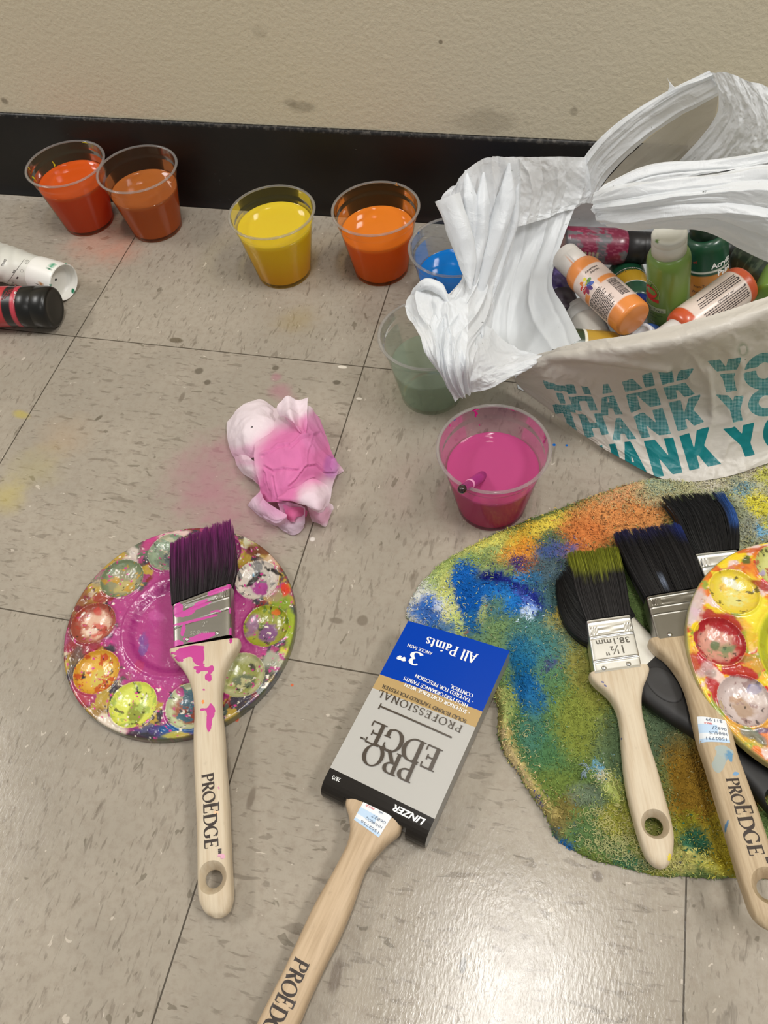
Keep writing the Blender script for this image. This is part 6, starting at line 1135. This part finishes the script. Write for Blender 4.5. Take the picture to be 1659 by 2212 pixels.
for cx, cy, rr, n_ in ((59, 566, 4.6, 16), (59, 566, 2.2, 10), (47, 585, 3.2, 9)):
    for i in range(n_):
        a, b_ = 2 * math.pi * i / n_, 2 * math.pi * (i + .7) / n_; ink.mb.add([ft(cx + rr * 1.15 * math.cos(t) * k, cy + rr * math.sin(t) * k) for t, k in ((a, 1), (b_, 1), (b_, .84), (a, .84))], [(0, 1, 2, 3)])
ink.mb.build('label_print', M_txt_dark, tb, smooth=False, label='dark small print and symbols')
# red tube with black cap
cA, cB = atz(119, 664, .0215), atz(56, 663, .0215); c = Cyl(cB, cA, .0212); e = thing('paint_tube', 'red paint tube with black cap and black band, in front of the white tube', 'paint tube', (cA[0], cA[1], 0), 'paint tubes at the left edge')
L = c.L; pr = [(.0188, -.0005), (.0208, .0002), (.0212, .001), (.0212, L * .42), (.0207, L * .44), (.0206, L * .47), (.0212, L * .49), (.0212, L * .8), (.0209, L * .88), (.0200, L * .95), (.0186, L * .985), (.0168, L), (.0160, L - .0003), (.012, L + .0002), (0, L + .0004)]; V, F = c.rev(pr, 80); mk('cap', V, F, pmat('black_cap', (20, 20, 18), .32, 0, .5, 0, (500, .08, .0004)), e)
nB = 90; V = []; Cc = []; ux_ = -c.a; side = unit(np.cross([0, 0, 1], ux_))
for i in range(nB):
    t = i / (nB - 1); s_ = t * .14; hw = .0205 + .011 * sst(.1, 1, t); hh_ = .0205 * (1 - .55 * sst(.1, 1, t))
    if i == 0: hw = hh_ = .0190
    for j in range(80):
        a = 2 * math.pi * j / 80; p = cB + ux_ * s_ + side * hw * math.cos(a); p[2] = hh_ + .0012 * (1 - t) + hh_ * math.sin(a); V.append(p)
        k = lin((184, 48, 56)) if s_ > .0145 else lin((190, 62, 76)); k = lin((24, 22, 22)) if .0062 < s_ < .0145 else k; Cc.append(k)
V = np.array(V); tb = mk('tube_body', V, gridf(nB, 80, True), vmat('tube_red', .35, .5, coat=.25), e, col=np.array(Cc)); bv = BVHTree.FromPolygons([tuple(v) for v in V], gridf(nB, 80, True))
ink = Ink(lambda x, y: ft(x, -y)); tl = lambda txt, x, y, h, ang, w=None, m=0: ink.sans(txt, x, -y, h, ang, 0, w, m, bold=.02)
tl('118', 34.5, 660.5, 7, 84, 12); tl('ml', 34.5, 646.5, 6, 82, 8); tl('e', 34.5, 636, 7, 78, 6)
for k, (x, y) in enumerate(((4, 648), (10, 646), (17, 640), (24, 634))):
    for i in range(4): ink.mb.add([ft(x + i * 3.2, y - i * 5.2), ft(x + i * 3.2 + 2.6, y - i * 5.2 - 4.2), ft(x + i * 3.2 - .2, y - i * 5.2 - 4.6), ft(x + i * 3.2 - 2.4, y - i * 5.2 - .6)], [(0, 1, 2, 3)], 1)
ink.mb.build('label_print', [M_txt_white, pmat('print_dark_red', (110, 22, 30), .5)], tb, smooth=False, label='white volume mark and dark small print')
# ------------------------------------------------------------------ white plastic bag
M_bag, nt, b = newmat('bag_film')
def film(nt, b, colsock=None, rgb=(242, 245, 248), thin=.35):
    b.inputs['Roughness'].default_value = .36; b.inputs['Specular IOR Level'].default_value = .45
    tl = nd(nt, 'ShaderNodeBsdfTranslucent'); ms = nd(nt, 'ShaderNodeMixShader'); ms.inputs[0].default_value = thin
    if colsock is None:
        r = nd(nt, 'ShaderNodeRGB'); r.outputs[0].default_value = list(lin(rgb)) + [1]; colsock = r.outputs[0]
    tc = nd(nt, 'ShaderNodeTexCoord'); n0 = noise_(nt, tc.outputs['Object'], 130, 3, .7, (1, 1, 1.4)); sp = mrange(nt, n0.outputs['Fac'], .725, .742)
    cc_ = mixc(nt, M_(nt, 'MULTIPLY', sp, .75), colsock, (54, 62, 46))
    nt.links.new(cc_, b.inputs['Base Color']); nt.links.new(cc_, tl.inputs[0])
    nt.links.new(b.outputs[0], ms.inputs[1]); nt.links.new(tl.outputs[0], ms.inputs[2]); nt.links.new(ms.outputs[0], nt.nodes['Material Output'].inputs[0])
    a = noise_(nt, tc.outputs['Object'], 34, 5, .6, None, None, None, 1.2); c = noise_(nt, tc.outputs['Object'], 110, 4, .6, (1, 2.2, 1), None, None, .8); vo = nd(nt, 'ShaderNodeTexVoronoi'); vo.inputs['Scale'].default_value = 42; mxv = nd(nt, 'ShaderNodeVectorMath', operation='ADD'); scv = nd(nt, 'ShaderNodeVectorMath', operation='SCALE'); scv.inputs['Scale'].default_value = .02; nt.links.new(a.outputs['Color'], scv.inputs[0]); nt.links.new(tc.outputs['Object'], mxv.inputs[0]); nt.links.new(scv.outputs[0], mxv.inputs[1]); nt.links.new(mxv.outputs[0], vo.inputs['Vector'])
    ridge = M_(nt, 'ABSOLUTE', M_(nt, 'SUBTRACT', a.outputs['Fac'], .5)); h = M_(nt, 'ADD', M_(nt, 'ADD', M_(nt, 'MULTIPLY', ridge, -.7), M_(nt, 'MULTIPLY', c.outputs['Fac'], .12)), M_(nt, 'MULTIPLY', vo.outputs['Distance'], .9))
    bu = nd(nt, 'ShaderNodeBump'); bu.inputs['Strength'].default_value = .45; bu.inputs['Distance'].default_value = .0040; nt.links.new(h, bu.inputs['Height'])
    nt.links.new(bu.outputs['Normal'], b.inputs['Normal']); nt.links.new(bu.outputs['Normal'], tl.inputs['Normal'])
film(nt, b)
M_smooth, nt, b = newmat('bag_film_taut'); film(nt, b, None, (232, 236, 239), .3)
for n in nt.nodes:
    if n.type == 'BUMP': n.inputs['Strength'].default_value = .12
M_thin, nt, b = newmat('bag_film_thin_shaded'); film(nt, b, None, (206, 200, 186), .25)  # tan instead of white: shade inside the loop painted into the film
for n in nt.nodes:
    if n.type == 'BUMP': n.inputs['Strength'].default_value = .2
om = nt.nodes['Material Output']; src_ = om.inputs[0].links[0].from_socket; tr = nd(nt, 'ShaderNodeBsdfTransparent'); m3 = nd(nt, 'ShaderNodeMixShader'); m3.inputs[0].default_value = .14; nt.links.new(src_, m3.inputs[1]); nt.links.new(tr.outputs[0], m3.inputs[2]); nt.links.new(m3.outputs[0], om.inputs[0])
bag = thing('shopping_bag', 'white plastic shopping bag with teal lettering, open and full of paint bottles', 'bag', tuple(atz(1440, 980, 0)))
def crumple(G, amp, fu, fv, seed, edge=True, fine=.35, pleat=None):
    r, c = G.shape[:2]; U_, V_ = np.meshgrid(np.linspace(0, 1, r), np.linspace(0, 1, c), indexing='ij'); q = np.c_[U_.ravel(), V_.ravel(), np.zeros(r * c)]
    w = q + .08 * np.c_[fbm(q * 4, seed), fbm(q * 4, seed + 1), 0 * q[:, 0]]
    n1 = 1 - 2.4 * np.abs(fbm(w * [fu, fv, 1], seed + 2, 3, .5)); n2 = 1 - 2.4 * np.abs(fbm(w * [fu * 2.7, fv * 2.7, 1], seed + 5, 3, .55))
    d = (n1 * .7 + n2 * fine).reshape(r, c) * amp
    if pleat:
        ax_, ps = pleat; A, B = (U_, V_) if ax_ == 'v' else (V_, U_); wob = .035 * fbm(np.c_[A.ravel() * 5, 0 * A.ravel(), 0 * A.ravel()], seed + 9, 3).reshape(r, c) + .012 * fbm(q * 14, seed + 8, 2).reshape(r, c)
        for a0, a1, w_, h_ in ps: d = d + sst(0, .22, A) * h_ * np.exp(-np.abs(B + wob - (a0 + (a1 - a0) * A)) / w_)
    return G + gnorm(G) * d[..., None]
def clearcup(G):                                          # the film lies over the rinse-water cup, never through it
    c = np.array([.3755, -.0232]); d = np.hypot(G[..., 0] - c[0], G[..., 1] - c[1]); z_ = G[..., 2]; bad = (((z_ < .068) & (d < .0318 + .0134 * z_ / .0747)) | ((z_ >= .068) & (z_ < .0790) & (d < .0468))) & (G[..., 0] < .46); k = .0030 * (1 - d / .05)
    if bad.any():
        v = CAM - G[bad]; t = (.0805 + k[bad] - G[bad][:, 2]) / v[:, 2]; G = G.copy(); G[bad] = G[bad] + v * t[:, None]
    return G
def sheet(name, rows, amp, fu, fv, seed, nu=90, nv=90, mat=None, fn=PY, fine=.18, minz=.002, label=None, pleat=None):
    G = clearcup(crumple(patch(fn(rows), nu, nv), amp, fu, fv, seed, True, fine, pleat)); G[..., 2] = np.maximum(G[..., 2], minz)
    return mk(name, G.reshape(-1, 3), gridf(nu, nv), mat or M_bag, bag, label=label)
# control points: (pixel x, pixel y, distance towards the wall)
sheet('side_panel', [[(1095, 470, .108), (1170, 450, .125), (1250, 425, .150)], [(1080, 560, .082), (1140, 550, .092), (1213, 525, .108)], [(1055, 650, .048), (1115, 640, .052), (1192, 608, .062)], [(1035, 730, .012), (1105, 735, .014), (1222, 668, .030)], [(1030, 800, -.020), (1130, 785, -.030), (1256, 735, -.034)]], .0014, 2.0, 3, 3, 100, 100, M_smooth, pleat=('v', [(.62, .80, .035, .0030), (.30, .52, .06, .0020), (.92, .93, .02, -.0018)]), label='smooth grey-white inner face')
def clear_z(P):                                           # keep off the clear cup below
    c = np.array([.3755, -.0232]); d = np.hypot(P[..., 0] - c[0], P[..., 1] - c[1]); low = (P[..., 2] < .079) & (d < .0445) & (d < .030 + .0155 * P[..., 2] / .0747 + .003); return low.any()
sheet('gathered_gusset', [[(975, 402, .060), (1008, 366, .070), (1062, 337, .080), (1122, 342, .092)], [(953, 432, .056), (1000, 425, .060), (1062, 415, .074), (1124, 430, .090)], [(976, 492, .046), (1012, 490, .046), (1056, 500, .056), (1106, 520, .076)], [(998, 560, .034), (1018, 565, .026), (1044, 570, .034), (1082, 585, .058)], [(1000, 602, .018), (1016, 615, .010), (1040, 625, .018), (1066, 640, .036)], [(962, 648, -.006), (990, 668, -.016), (1022, 684, -.014), (1052, 700, .004)], [(930, 700, -.036), (955, 722, -.044), (990, 745, -.052), (1030, 755, -.048)], [(945, 780, -.071), (962, 790, -.073), (990, 790, -.073), (1022, 785, -.068)], [(984, 850, -.068), (990, 851, -.071), (1000, 848, -.069), (1020, 838, -.064)]], .0036, 2.2, 4.0, 11, 240, 150, fine=.3, pleat=('v', [(.12, .32, .05, .0050), (.40, .46, .05, .0050), (.66, .62, .05, .0050), (.85, .80, .06, .0040)]))
sheet('gusset_lobe', [[(893, 622, .000), (925, 612, .000), (965, 636, -.004), (1010, 650, -.006)], [(879, 655, -.012), (912, 655, -.016), (960, 668, -.022), (1010, 690, -.028)], [(884, 692, -.028), (920, 705, -.036), (965, 722, -.044), (1010, 735, -.050)], [(918, 752, -.062), (940, 768, -.068), (970, 780, -.071), (1005, 785, -.072)], [(966, 832, -.072), (980, 842, -.071), (990, 848, -.071), (1000, 846, -.070)]], .0036, 3, 3, 15, 110, 100, fine=.35, pleat=('v', [(.2, .5, .04, .004), (.45, .6, .03, -.003), (.7, .8, .04, .004)]))
def fold(path, rad, flat, seed, nu=70, n=28):
    c = crv(PY([path])[0], nu); r = np.interp(np.linspace(0, 1, nu), np.linspace(0, 1, len(rad)), rad); V = []
    for i in range(nu):
        t = c[min(i + 1, nu - 1)] - c[max(i - 1, 0)]; vw = unit(CAM - c[i]); a, e1, e2 = frame(t, vw)
        for k in range(n): q = 2 * math.pi * k / n; V.append(c[i] + (e1 * math.cos(q) * flat + e2 * math.sin(q)) * r[i])
    V = np.array(V); ctr = np.repeat(c, n, 0); o_ = V - ctr; ln_ = np.linalg.norm(o_, axis=1, keepdims=True); w = fbm(np.c_[np.tile(np.cos(np.linspace(0, 2 * math.pi, n)) * 1.3, nu), np.tile(np.sin(np.linspace(0, 2 * math.pi, n)) * 1.3, nu), np.repeat(np.linspace(0, 2.2, nu), n)], seed, 3)
    V = ctr + o_ * (1 + .38 * w[:, None]); V = clearcup(V.reshape(nu, n, 3)).reshape(-1, 3); mk('gathered_fold', V, gridf(nu, n, True), M_bag, bag)
fold([(970, 424, .044), (984, 468, .036), (999, 520, .025), (1010, 570, .014), (1016, 625, -.002)], [.0108, .0104, .0098, .0075, .0008], .8, 71)
fold([(1045, 372, .070), (1042, 440, .056), (1037, 505, .040), (1028, 560, .024), (1024, 622, .008)], [.0008, .0066, .0074, .0060, .0008], .9, 72)
fold([(1100, 352, .084), (1093, 430, .070), (1074, 495, .052), (1054, 555, .034), (1040, 612, .018), (1030, 670, .002)], [.0008, .0078, .0082, .0074, .0056, .0008], .8, 73)
fold([(1119, 380, .094), (1109, 475, .076), (1086, 545, .058), (1068, 605, .039), (1056, 665, .020)], [.0008, .0050, .0052, .0044, .0008], .9, 74)
fold([(1006, 368, .070), (1014, 425, .056), (1022, 480, .044), (1022, 540, .028)], [.0008, .0056, .0056, .0008], .9, 75)
fold([(893, 634, -.006), (920, 614, -.006), (950, 624, -.008), (968, 652, -.016)], [.0020, .0044, .0046, .0008], .8, 77)
sheet('crinkled_fold', [[(1032, 690, -.004), (1110, 752, -.012), (1176, 768, -.032)], [(1025, 740, -.042), (1085, 785, -.040), (1170, 775, -.038)], [(1008, 800, -.068), (1060, 812, -.056), (1150, 790, -.043)], [(988, 852, -.069), (1060, 838, -.062), (1125, 800, -.047)]], .0026, 3.2, 3, 23, 90, 110, fine=.3, label='crinkled translucent fold')
sheet('rear_rim', [[(1062, 337, .080), (1130, 338, .100), (1200, 338, .128), (1262, 340, .160)], [(1090, 372, .086), (1150, 370, .106), (1210, 370, .130), (1268, 375, .158)], [(1108, 420, .088), (1160, 415, .110), (1215, 412, .132), (1275, 410, .156)], [(1112, 462, .084), (1160, 458, .106), (1210, 446, .128), (1262, 432, .150)], [(1116, 490, .080), (1165, 476, .104), (1210, 458, .126), (1262, 438, .150)]], .0024, 2.2, 3.6, 27, 90, 160, fine=.3, pleat=('v', [(.3, .1, .03, .003), (.5, .3, .02, -.002), (.65, .45, .03, .003), (.8, .62, .03, -.002), (.95, .8, .04, .004)]))
# tall rear handle loop
hl = [[(1238, 432, .150), (1258, 345, .160), (1330, 268, .170), (1440, 200, .176), (1532, 152, .178)], [(1262, 436, .152), (1280, 360, .160), (1350, 285, .166), (1448, 215, .170), (1545, 170, .174)], [(1280, 440, .154), (1310, 385, .164), (1385, 310, .172), (1465, 250, .180), (1552, 205, .178)], [(1300, 442, .156), (1345, 405, .174), (1420, 350, .188), (1480, 300, .192), (1540, 265, .186)], [(1330, 440, .160), (1375, 420, .176), (1425, 395, .188), (1458, 365, .192), (1500, 330, .186)]]
sheet('handle_loop', hl[:3], .0024, 4, 2, 31, 90, 150, label='tall handle loop against the wall', pleat=('u', [(.2, .35, .05, .003), (.55, .5, .04, -.002), (.8, .85, .05, .003)]))
sheet('handle_loop', hl[2:], .0020, 3, 2, 32, 90, 150, M_thin, label='thin see-through inside of the tall loop, toned darker for shade', pleat=('u', [(.5, .8, .1, .002), (.2, .5, .08, -.0015)]))
sheet('handle_loop', [[(1526, 158, .178), (1565, 154, .170), (1610, 172, .168), (1662, 190, .168), (1740, 250, .166)], [(1548, 190, .174), (1585, 205, .166), (1630, 220, .164), (1680, 240, .164), (1745, 280, .162)], [(1550, 240, .174), (1590, 255, .164), (1635, 265, .160), (1680, 285, .160), (1748, 310, .160)], [(1520, 290, .178), (1570, 300, .166), (1625, 305, .160), (1680, 315, .158), (1750, 335, .158)], [(1466, 350, .184), (1540, 352, .168), (1610, 350, .160), (1680, 352, .156), (1755, 370, .156)]], .0026, 2, 5, 35, 110, 170, fine=.4, pleat=('v', [(.12, .05, .04, .0022), (.24, .14, .03, -.0014), (.38, .28, .05, .0020), (.62, .50, .04, .0018), (.8, .8, .05, .0016)]))
sheet('torn_nick', [[(1441, 168, .174), (1443, 174, .174)], [(1446, 184, .173), (1455, 186, .173)], [(1440, 203, .172), (1470, 198, .172)]], .0004, 3, 3, 36, 24, 12)
# front strap lying across the mouth
sheet('handle_loop', [[(1284, 425, .060), (1312, 396, .070), (1400, 358, .080), (1520, 346, .088), (1610, 335, .096), (1700, 318, .100)], [(1282, 440, .056), (1320, 412, .060), (1405, 376, .068), (1520, 362, .076), (1600, 356, .086), (1700, 336, .094)], [(1284, 452, .056), (1325, 428, .060), (1410, 398, .066), (1510, 378, .072), (1570, 370, .078), (1640, 356, .086)]], .0014, 1.6, 3, 39, 60, 160, pleat=('u', [(.3, .3, .08, .003), (.6, .65, .05, -.0025)]), label='upper strand of the front handle')
sheet('handle_loop', [[(1288, 418, .060), (1330, 405, .052), (1420, 392, .048), (1530, 378, .052), (1620, 362, .058), (1720, 350, .062)], [(1281, 440, .054), (1340, 428, .040), (1430, 415, .036), (1540, 402, .040), (1630, 392, .046), (1725, 400, .050)], [(1282, 456, .052), (1345, 450, .036), (1440, 440, .030), (1545, 432, .032), (1640, 440, .036), (1730, 460, .040)], [(1296, 474, .052), (1350, 476, .038), (1440, 468, .032), (1545, 466, .032), (1640, 490, .034), (1735, 525, .038)], [(1318, 488, .056), (1360, 496, .046), (1440, 489, .042), (1530, 496, .042), (1640, 552, .042), (1740, 590, .044)]], .0030, 4, 1.6, 43, 150, 210, fine=.3, pleat=('u', [(.14, .10, .05, .0030), (.27, .20, .04, -.0030), (.42, .36, .05, .0040), (.54, .54, .035, -.0032), (.70, .60, .05, .0036), (.82, .82, .035, -.0026)]), label='lower strand of the front handle')
sheet('handle_loop', [[(1275, 452, .050), (1288, 440, .052), (1310, 430, .052)], [(1290, 466, .050), (1305, 462, .048), (1330, 458, .048)], [(1302, 480, .052), (1318, 480, .050), (1345, 476, .048)]], .0012, 3, 3, 47, 30, 30)
# rear wall, floor and right end of the bag
sheet('rear_panel', [[(1240, 425, .158), (1400, 395, .186), (1560, 370, .190), (1760, 360, .180)], [(1225, 480, .162), (1400, 450, .190), (1560, 430, .194), (1770, 430, .184)], [(1215, 540, .150), (1400, 520, .184), (1560, 510, .190), (1780, 510, .180)]], .002, 4, 4, 51, 50, 70, M_smooth, minz=.03)
Vb = [(x, y, .0035) for x, y in ((.455, -.004), (.50, -.035), (.545, -.062), (.588, -.080), (.66, -.050), (.76, -.01), (.78, .15), (.74, .188), (.50, .178), (.47, .13))]; kb = np.array(Vb) + [0, 0, .03]
mb = MB(); mb.add(Vb, [tuple(range(10))]); n_ = 10; mb.build('base', M_smooth, bag, smooth=False)
# front panel with the print
rows = []
def MX(a): return np.array([[(atz(x, y, v) if k == 'z' else aty(x, y, v)) for x, y, k, v in r] for r in a])
fp = [[(1118, 800, 'y', -.030), (1168, 768, 'y', -.034), (1250, 741, 'y', -.048), (1350, 727, 'y', -.060), (1500, 694, 'y', -.058), (1659, 640, 'y', -.040), (1790, 590, 'y', -.015)],
      [(1118, 806, 'y', -.034), (1172, 786, 'y', -.044), (1262, 764, 'y', -.062), (1365, 758, 'y', -.074), (1512, 728, 'y', -.072), (1659, 676, 'y', -.054), (1790, 628, 'y', -.028)],
      [(1116, 812, 'z', .030), (1190, 818, 'y', -.046), (1280, 812, 'y', -.058), (1385, 806, 'y', -.067), (1525, 782, 'y', -.064), (1662, 740, 'y', -.048), (1795, 695, 'y', -.024)],
      [(1114, 818, 'z', .022), (1205, 850, 'y', -.046), (1295, 862, 'y', -.054), (1400, 866, 'y', -.060), (1535, 852, 'y', -.056), (1665, 820, 'y', -.040), (1800, 780, 'y', -.018)],
      [(1116, 826, 'z', .015), (1228, 892, 'y', -.050), (1318, 918, 'y', -.059), (1420, 928, 'y', -.066), (1545, 918, 'y', -.060), (1668, 888, 'y', -.044), (1805, 850, 'y', -.020)],
      [(1130, 842, 'z', .012), (1250, 926, 'z', .010), (1335, 966, 'z', .013), (1435, 990, 'z', .015), (1552, 984, 'z', .016), (1670, 955, 'z', .018), (1808, 915, 'z', .020)],
      [(1150, 856, 'z', .010), (1262, 938, 'z', .007), (1342, 990, 'z', .007), (1446, 1038, 'z', .006), (1558, 1032, 'z', .0065), (1672, 996, 'z', .008), (1810, 955, 'z', .010)]]
nu, nv = 170, 330
G0 = patch(MX(fp), nu, nv); P0 = pix(G0.reshape(-1, 3)); G = crumple(G0, .0015, 3.2, 6, 55, True, .5)
U_, V_ = np.meshgrid(np.linspace(0, 1, nu), np.linspace(0, 1, nv), indexing='ij'); NN = gnorm(G0); NN *= np.sign(NN[..., 1:2]) * -1
G = G + NN * (.0030 * np.exp(-(seg(P0, [(1168, 772), (1240, 768), (1330, 778), (1440, 795)], 1.0) - 1) ** 2 / 90) - .0020 * np.exp(-(seg(P0, [(1190, 792), (1270, 792), (1360, 802), (1470, 812)], 1.0) - 1) ** 2 / 120)).reshape(nu, nv, 1)
for ln_, a_ in (([(1180, 790), (1250, 870), (1330, 960)], .0011), ([(1215, 795), (1290, 850), (1370, 900)], .0010), ([(1300, 800), (1360, 870), (1400, 960)], .0009), ([(1530, 800), (1540, 900), (1500, 1010)], .0012), ([(1600, 780), (1590, 880), (1560, 980)], .0009)):
    G = G + NN * (a_ * np.exp(-(seg(P0, ln_, 1.0) - 1) ** 2 / 60)).reshape(nu, nv, 1)
G[..., 2] = np.maximum(G[..., 2], .004)
# letters as convex pieces in a unit cell, each cell given by its TL TR BR BL corners
LT = {'T': [[(0, .70), (1, .70), (1, 1), (0, 1)], [(.33, 0), (.67, 0), (.67, .8), (.33, .8)]], 'H': [[(0, 0), (.34, 0), (.34, 1), (0, 1)], [(.66, 0), (1, 0), (1, 1), (.66, 1)], [(.2, .36), (.8, .36), (.8, .62), (.2, .62)]],
      'A': [[(-.02, 0), (.34, 0), (.62, 1), (.34, 1)], [(.66, 0), (1.02, 0), (.66, 1), (.38, 1)], [(.25, .18), (.75, .18), (.68, .38), (.32, .38)]], 'N': [[(0, 0), (.33, 0), (.33, 1), (0, 1)], [(.67, 0), (1, 0), (1, 1), (.67, 1)], [(.64, 0), (1, 0), (.36, 1), (0, 1)]],
      'K': [[(0, 0), (.35, 0), (.35, 1), (0, 1)], [(.24, .36), (.5, .36), (1.0, 1), (.6, 1)], [(.60, 0), (1.02, 0), (.62, .68), (.32, .56)]], 'Y': [[(0, 1), (.34, .40), (.68, .40), (.38, 1)], [(.62, 1), (.32, .40), (.66, .40), (1, 1)], [(.33, 0), (.67, 0), (.67, .46), (.33, .46)]]}
def homog(q):
    A = []; src = [(0, 1), (1, 1), (1, 0), (0, 0)]
    for (x, y), (u, v) in zip(q, src): A += [[x, y, 1, 0, 0, 0, -u * x, -u * y], [0, 0, 0, x, y, 1, -v * x, -v * y]]
    return np.r_[np.linalg.solve(np.array(A, float), np.array(src, float).ravel()), 1].reshape(3, 3)
def letter(ch, q, P):
    Hm = homog(q); t = np.c_[P, np.ones(len(P))] @ Hm.T; X = t[:, :2] / t[:, 2:]; sc = (np.linalg.norm(np.subtract(q[0], q[3])) + np.linalg.norm(np.subtract(q[0], q[1]))) / 2; d = np.full(len(P), -99.)
    if ch == 'O':
        e1_ = 1 - np.hypot((X[:, 0] - .5) / .5, (X[:, 1] - .5) / .5); e2_ = np.hypot((X[:, 0] - .5) / .19, (X[:, 1] - .5) / .22) - 1; d = np.minimum(e1_ * .5, e2_ * .2) * sc
    else:
        for pg in LT[ch]:
            pg = np.array(pg, float); m_ = np.full(len(P), 99.)
            ar = np.sum(pg[:, 0] * np.roll(pg[:, 1], -1) - np.roll(pg[:, 0], -1) * pg[:, 1])
            for a, b_ in zip(pg, np.roll(pg, -1, 0)):
                e_ = b_ - a; n_ = np.array([-e_[1], e_[0]]) / np.linalg.norm(e_) * np.sign(ar); m_ = np.minimum(m_, (X - a) @ n_)
            d = np.maximum(d, m_ * sc)
    d = np.where((X[:, 0] < -.6) | (X[:, 0] > 1.6) | (X[:, 1] < -.6) | (X[:, 1] > 1.6), -99, d); return d, X
R3 = [('H', [(1288, 962), (1330, 958), (1352, 1036), (1310, 1042)]), ('A', [(1334, 956), (1376, 952), (1400, 1026), (1352, 1034)]), ('N', [(1391, 952), (1454, 944), (1474, 1021), (1414, 1032)]), ('K', [(1467, 941), (1532, 920), (1556, 1003), (1489, 1017)]), ('Y', [(1561, 926), (1628, 911), (1650, 978), (1588, 992)]), ('O', [(1640, 906), (1706, 886), (1722, 962), (1656, 980)])]
R2 = [('T', [(1194, 874), (1238, 872), (1262, 928), (1222, 932)]), ('H', [(1248, 893), (1300, 890), (1316, 938), (1268, 944)]), ('A', [(1322, 902), (1352, 898), (1374, 948), (1324, 952)]), ('N', [(1370, 896), (1431, 878), (1449, 936), (1386, 946)]), ('K', [(1444, 867), (1514, 850), (1520, 912), (1464, 931)]), ('Y', [(1545, 850), (1606, 853), (1622, 904), (1556, 916)]), ('O', [(1612, 846), (1690, 826), (1700, 890), (1618, 904)])]
R1 = [('T', [(1174, 820), (1222, 830), (1234, 868), (1196, 872)]), ('H', [(1222, 828), (1272, 832), (1292, 884), (1240, 884)]), ('A', [(1292, 830), (1326, 826), (1346, 892), (1300, 896)]), ('N', [(1344, 822), (1408, 806), (1428, 872), (1364, 888)]), ('K', [(1422, 804), (1500, 794), (1500, 850), (1442, 862)]), ('Y', [(1528, 780), (1600, 768), (1612, 838), (1546, 848)]), ('O', [(1602, 770), (1690, 750), (1700, 828), (1608, 848)])]
inkd = np.full(nu * nv, -99.); dot = np.zeros(nu * nv)
for ch, q in R3: d, X = letter(ch, q, P0); inkd = np.maximum(inkd, d)
for rw, sl in ((R2, None), (R1, (.60, .045))):
    for ch, q in rw:
        d, X = letter(ch, q, P0)
        if sl: d = np.minimum(d, (np.abs(X[:, 1] - sl[0]) - sl[1]) * 60)
        dot[d > np.maximum(inkd, -2)] = 1; inkd = np.maximum(inkd, d)
stainb = np.clip(.5 + .5 * ell(P0, 1604, 753, 11, 13) / .3, 0, 1) * (ell(P0, 1604, 753, 8, 10) < .12)
m, nt, b = newmat('printed_bag_film'); A_ = lambda nm: nd(nt, 'ShaderNodeAttribute', attribute_name=nm).outputs['Fac']
u_ = M_(nt, 'SINE', M_(nt, 'MULTIPLY', M_(nt, 'ADD', A_('tu'), A_('tv')), 1.05)); v_ = M_(nt, 'SINE', M_(nt, 'MULTIPLY', M_(nt, 'SUBTRACT', A_('tu'), A_('tv')), 1.05)); chk_ = M_(nt, 'MULTIPLY', mrange(nt, M_(nt, 'MULTIPLY', u_, v_), -.15, .15), A_('dot'))
teal = mixc(nt, chk_, (14, 124, 128), (150, 186, 186)); tn = noise_(nt, nd(nt, 'ShaderNodeTexCoord').outputs['Object'], 50, 3); teal = mixc(nt, M_(nt, 'MULTIPLY', mrange(nt, tn.outputs['Fac'], .4, .7), .4), teal, (20, 104, 112))
cs = mixc(nt, mrange(nt, A_('ink'), -.45, .45), (206, 200, 190), teal); cs = mixc(nt, M_(nt, 'MULTIPLY', A_('st'), .6), cs, (120, 140, 110))  # film greyer than the rest of the bag: the panel's shade is in its colour
film(nt, b, cs, thin=.16)
for n in nt.nodes:
    if n.type == 'BUMP': n.inputs['Strength'].default_value = .22
mk('front_panel', G.reshape(-1, 3), gridf(nu, nv), m, bag, flt=dict(ink=inkd, dot=dot, tu=P0[:, 0], tv=P0[:, 1], st=stainb), label='front panel with teal lettering')
sheet('tucked_corner', [[(1110, 808, .010), (1150, 835, -.004), (1220, 890, -.030), (1300, 945, -.050)], [(1113, 835, .004), (1155, 858, -.006), (1225, 905, -.034), (1300, 955, -.052)], [(1118, 853, -.008), (1160, 873, -.016), (1205, 888, -.030), (1290, 948, -.054)]], .0012, 3, 3, 61, 40, 70, M_smooth, minz=.001, label='tucked lower corner')
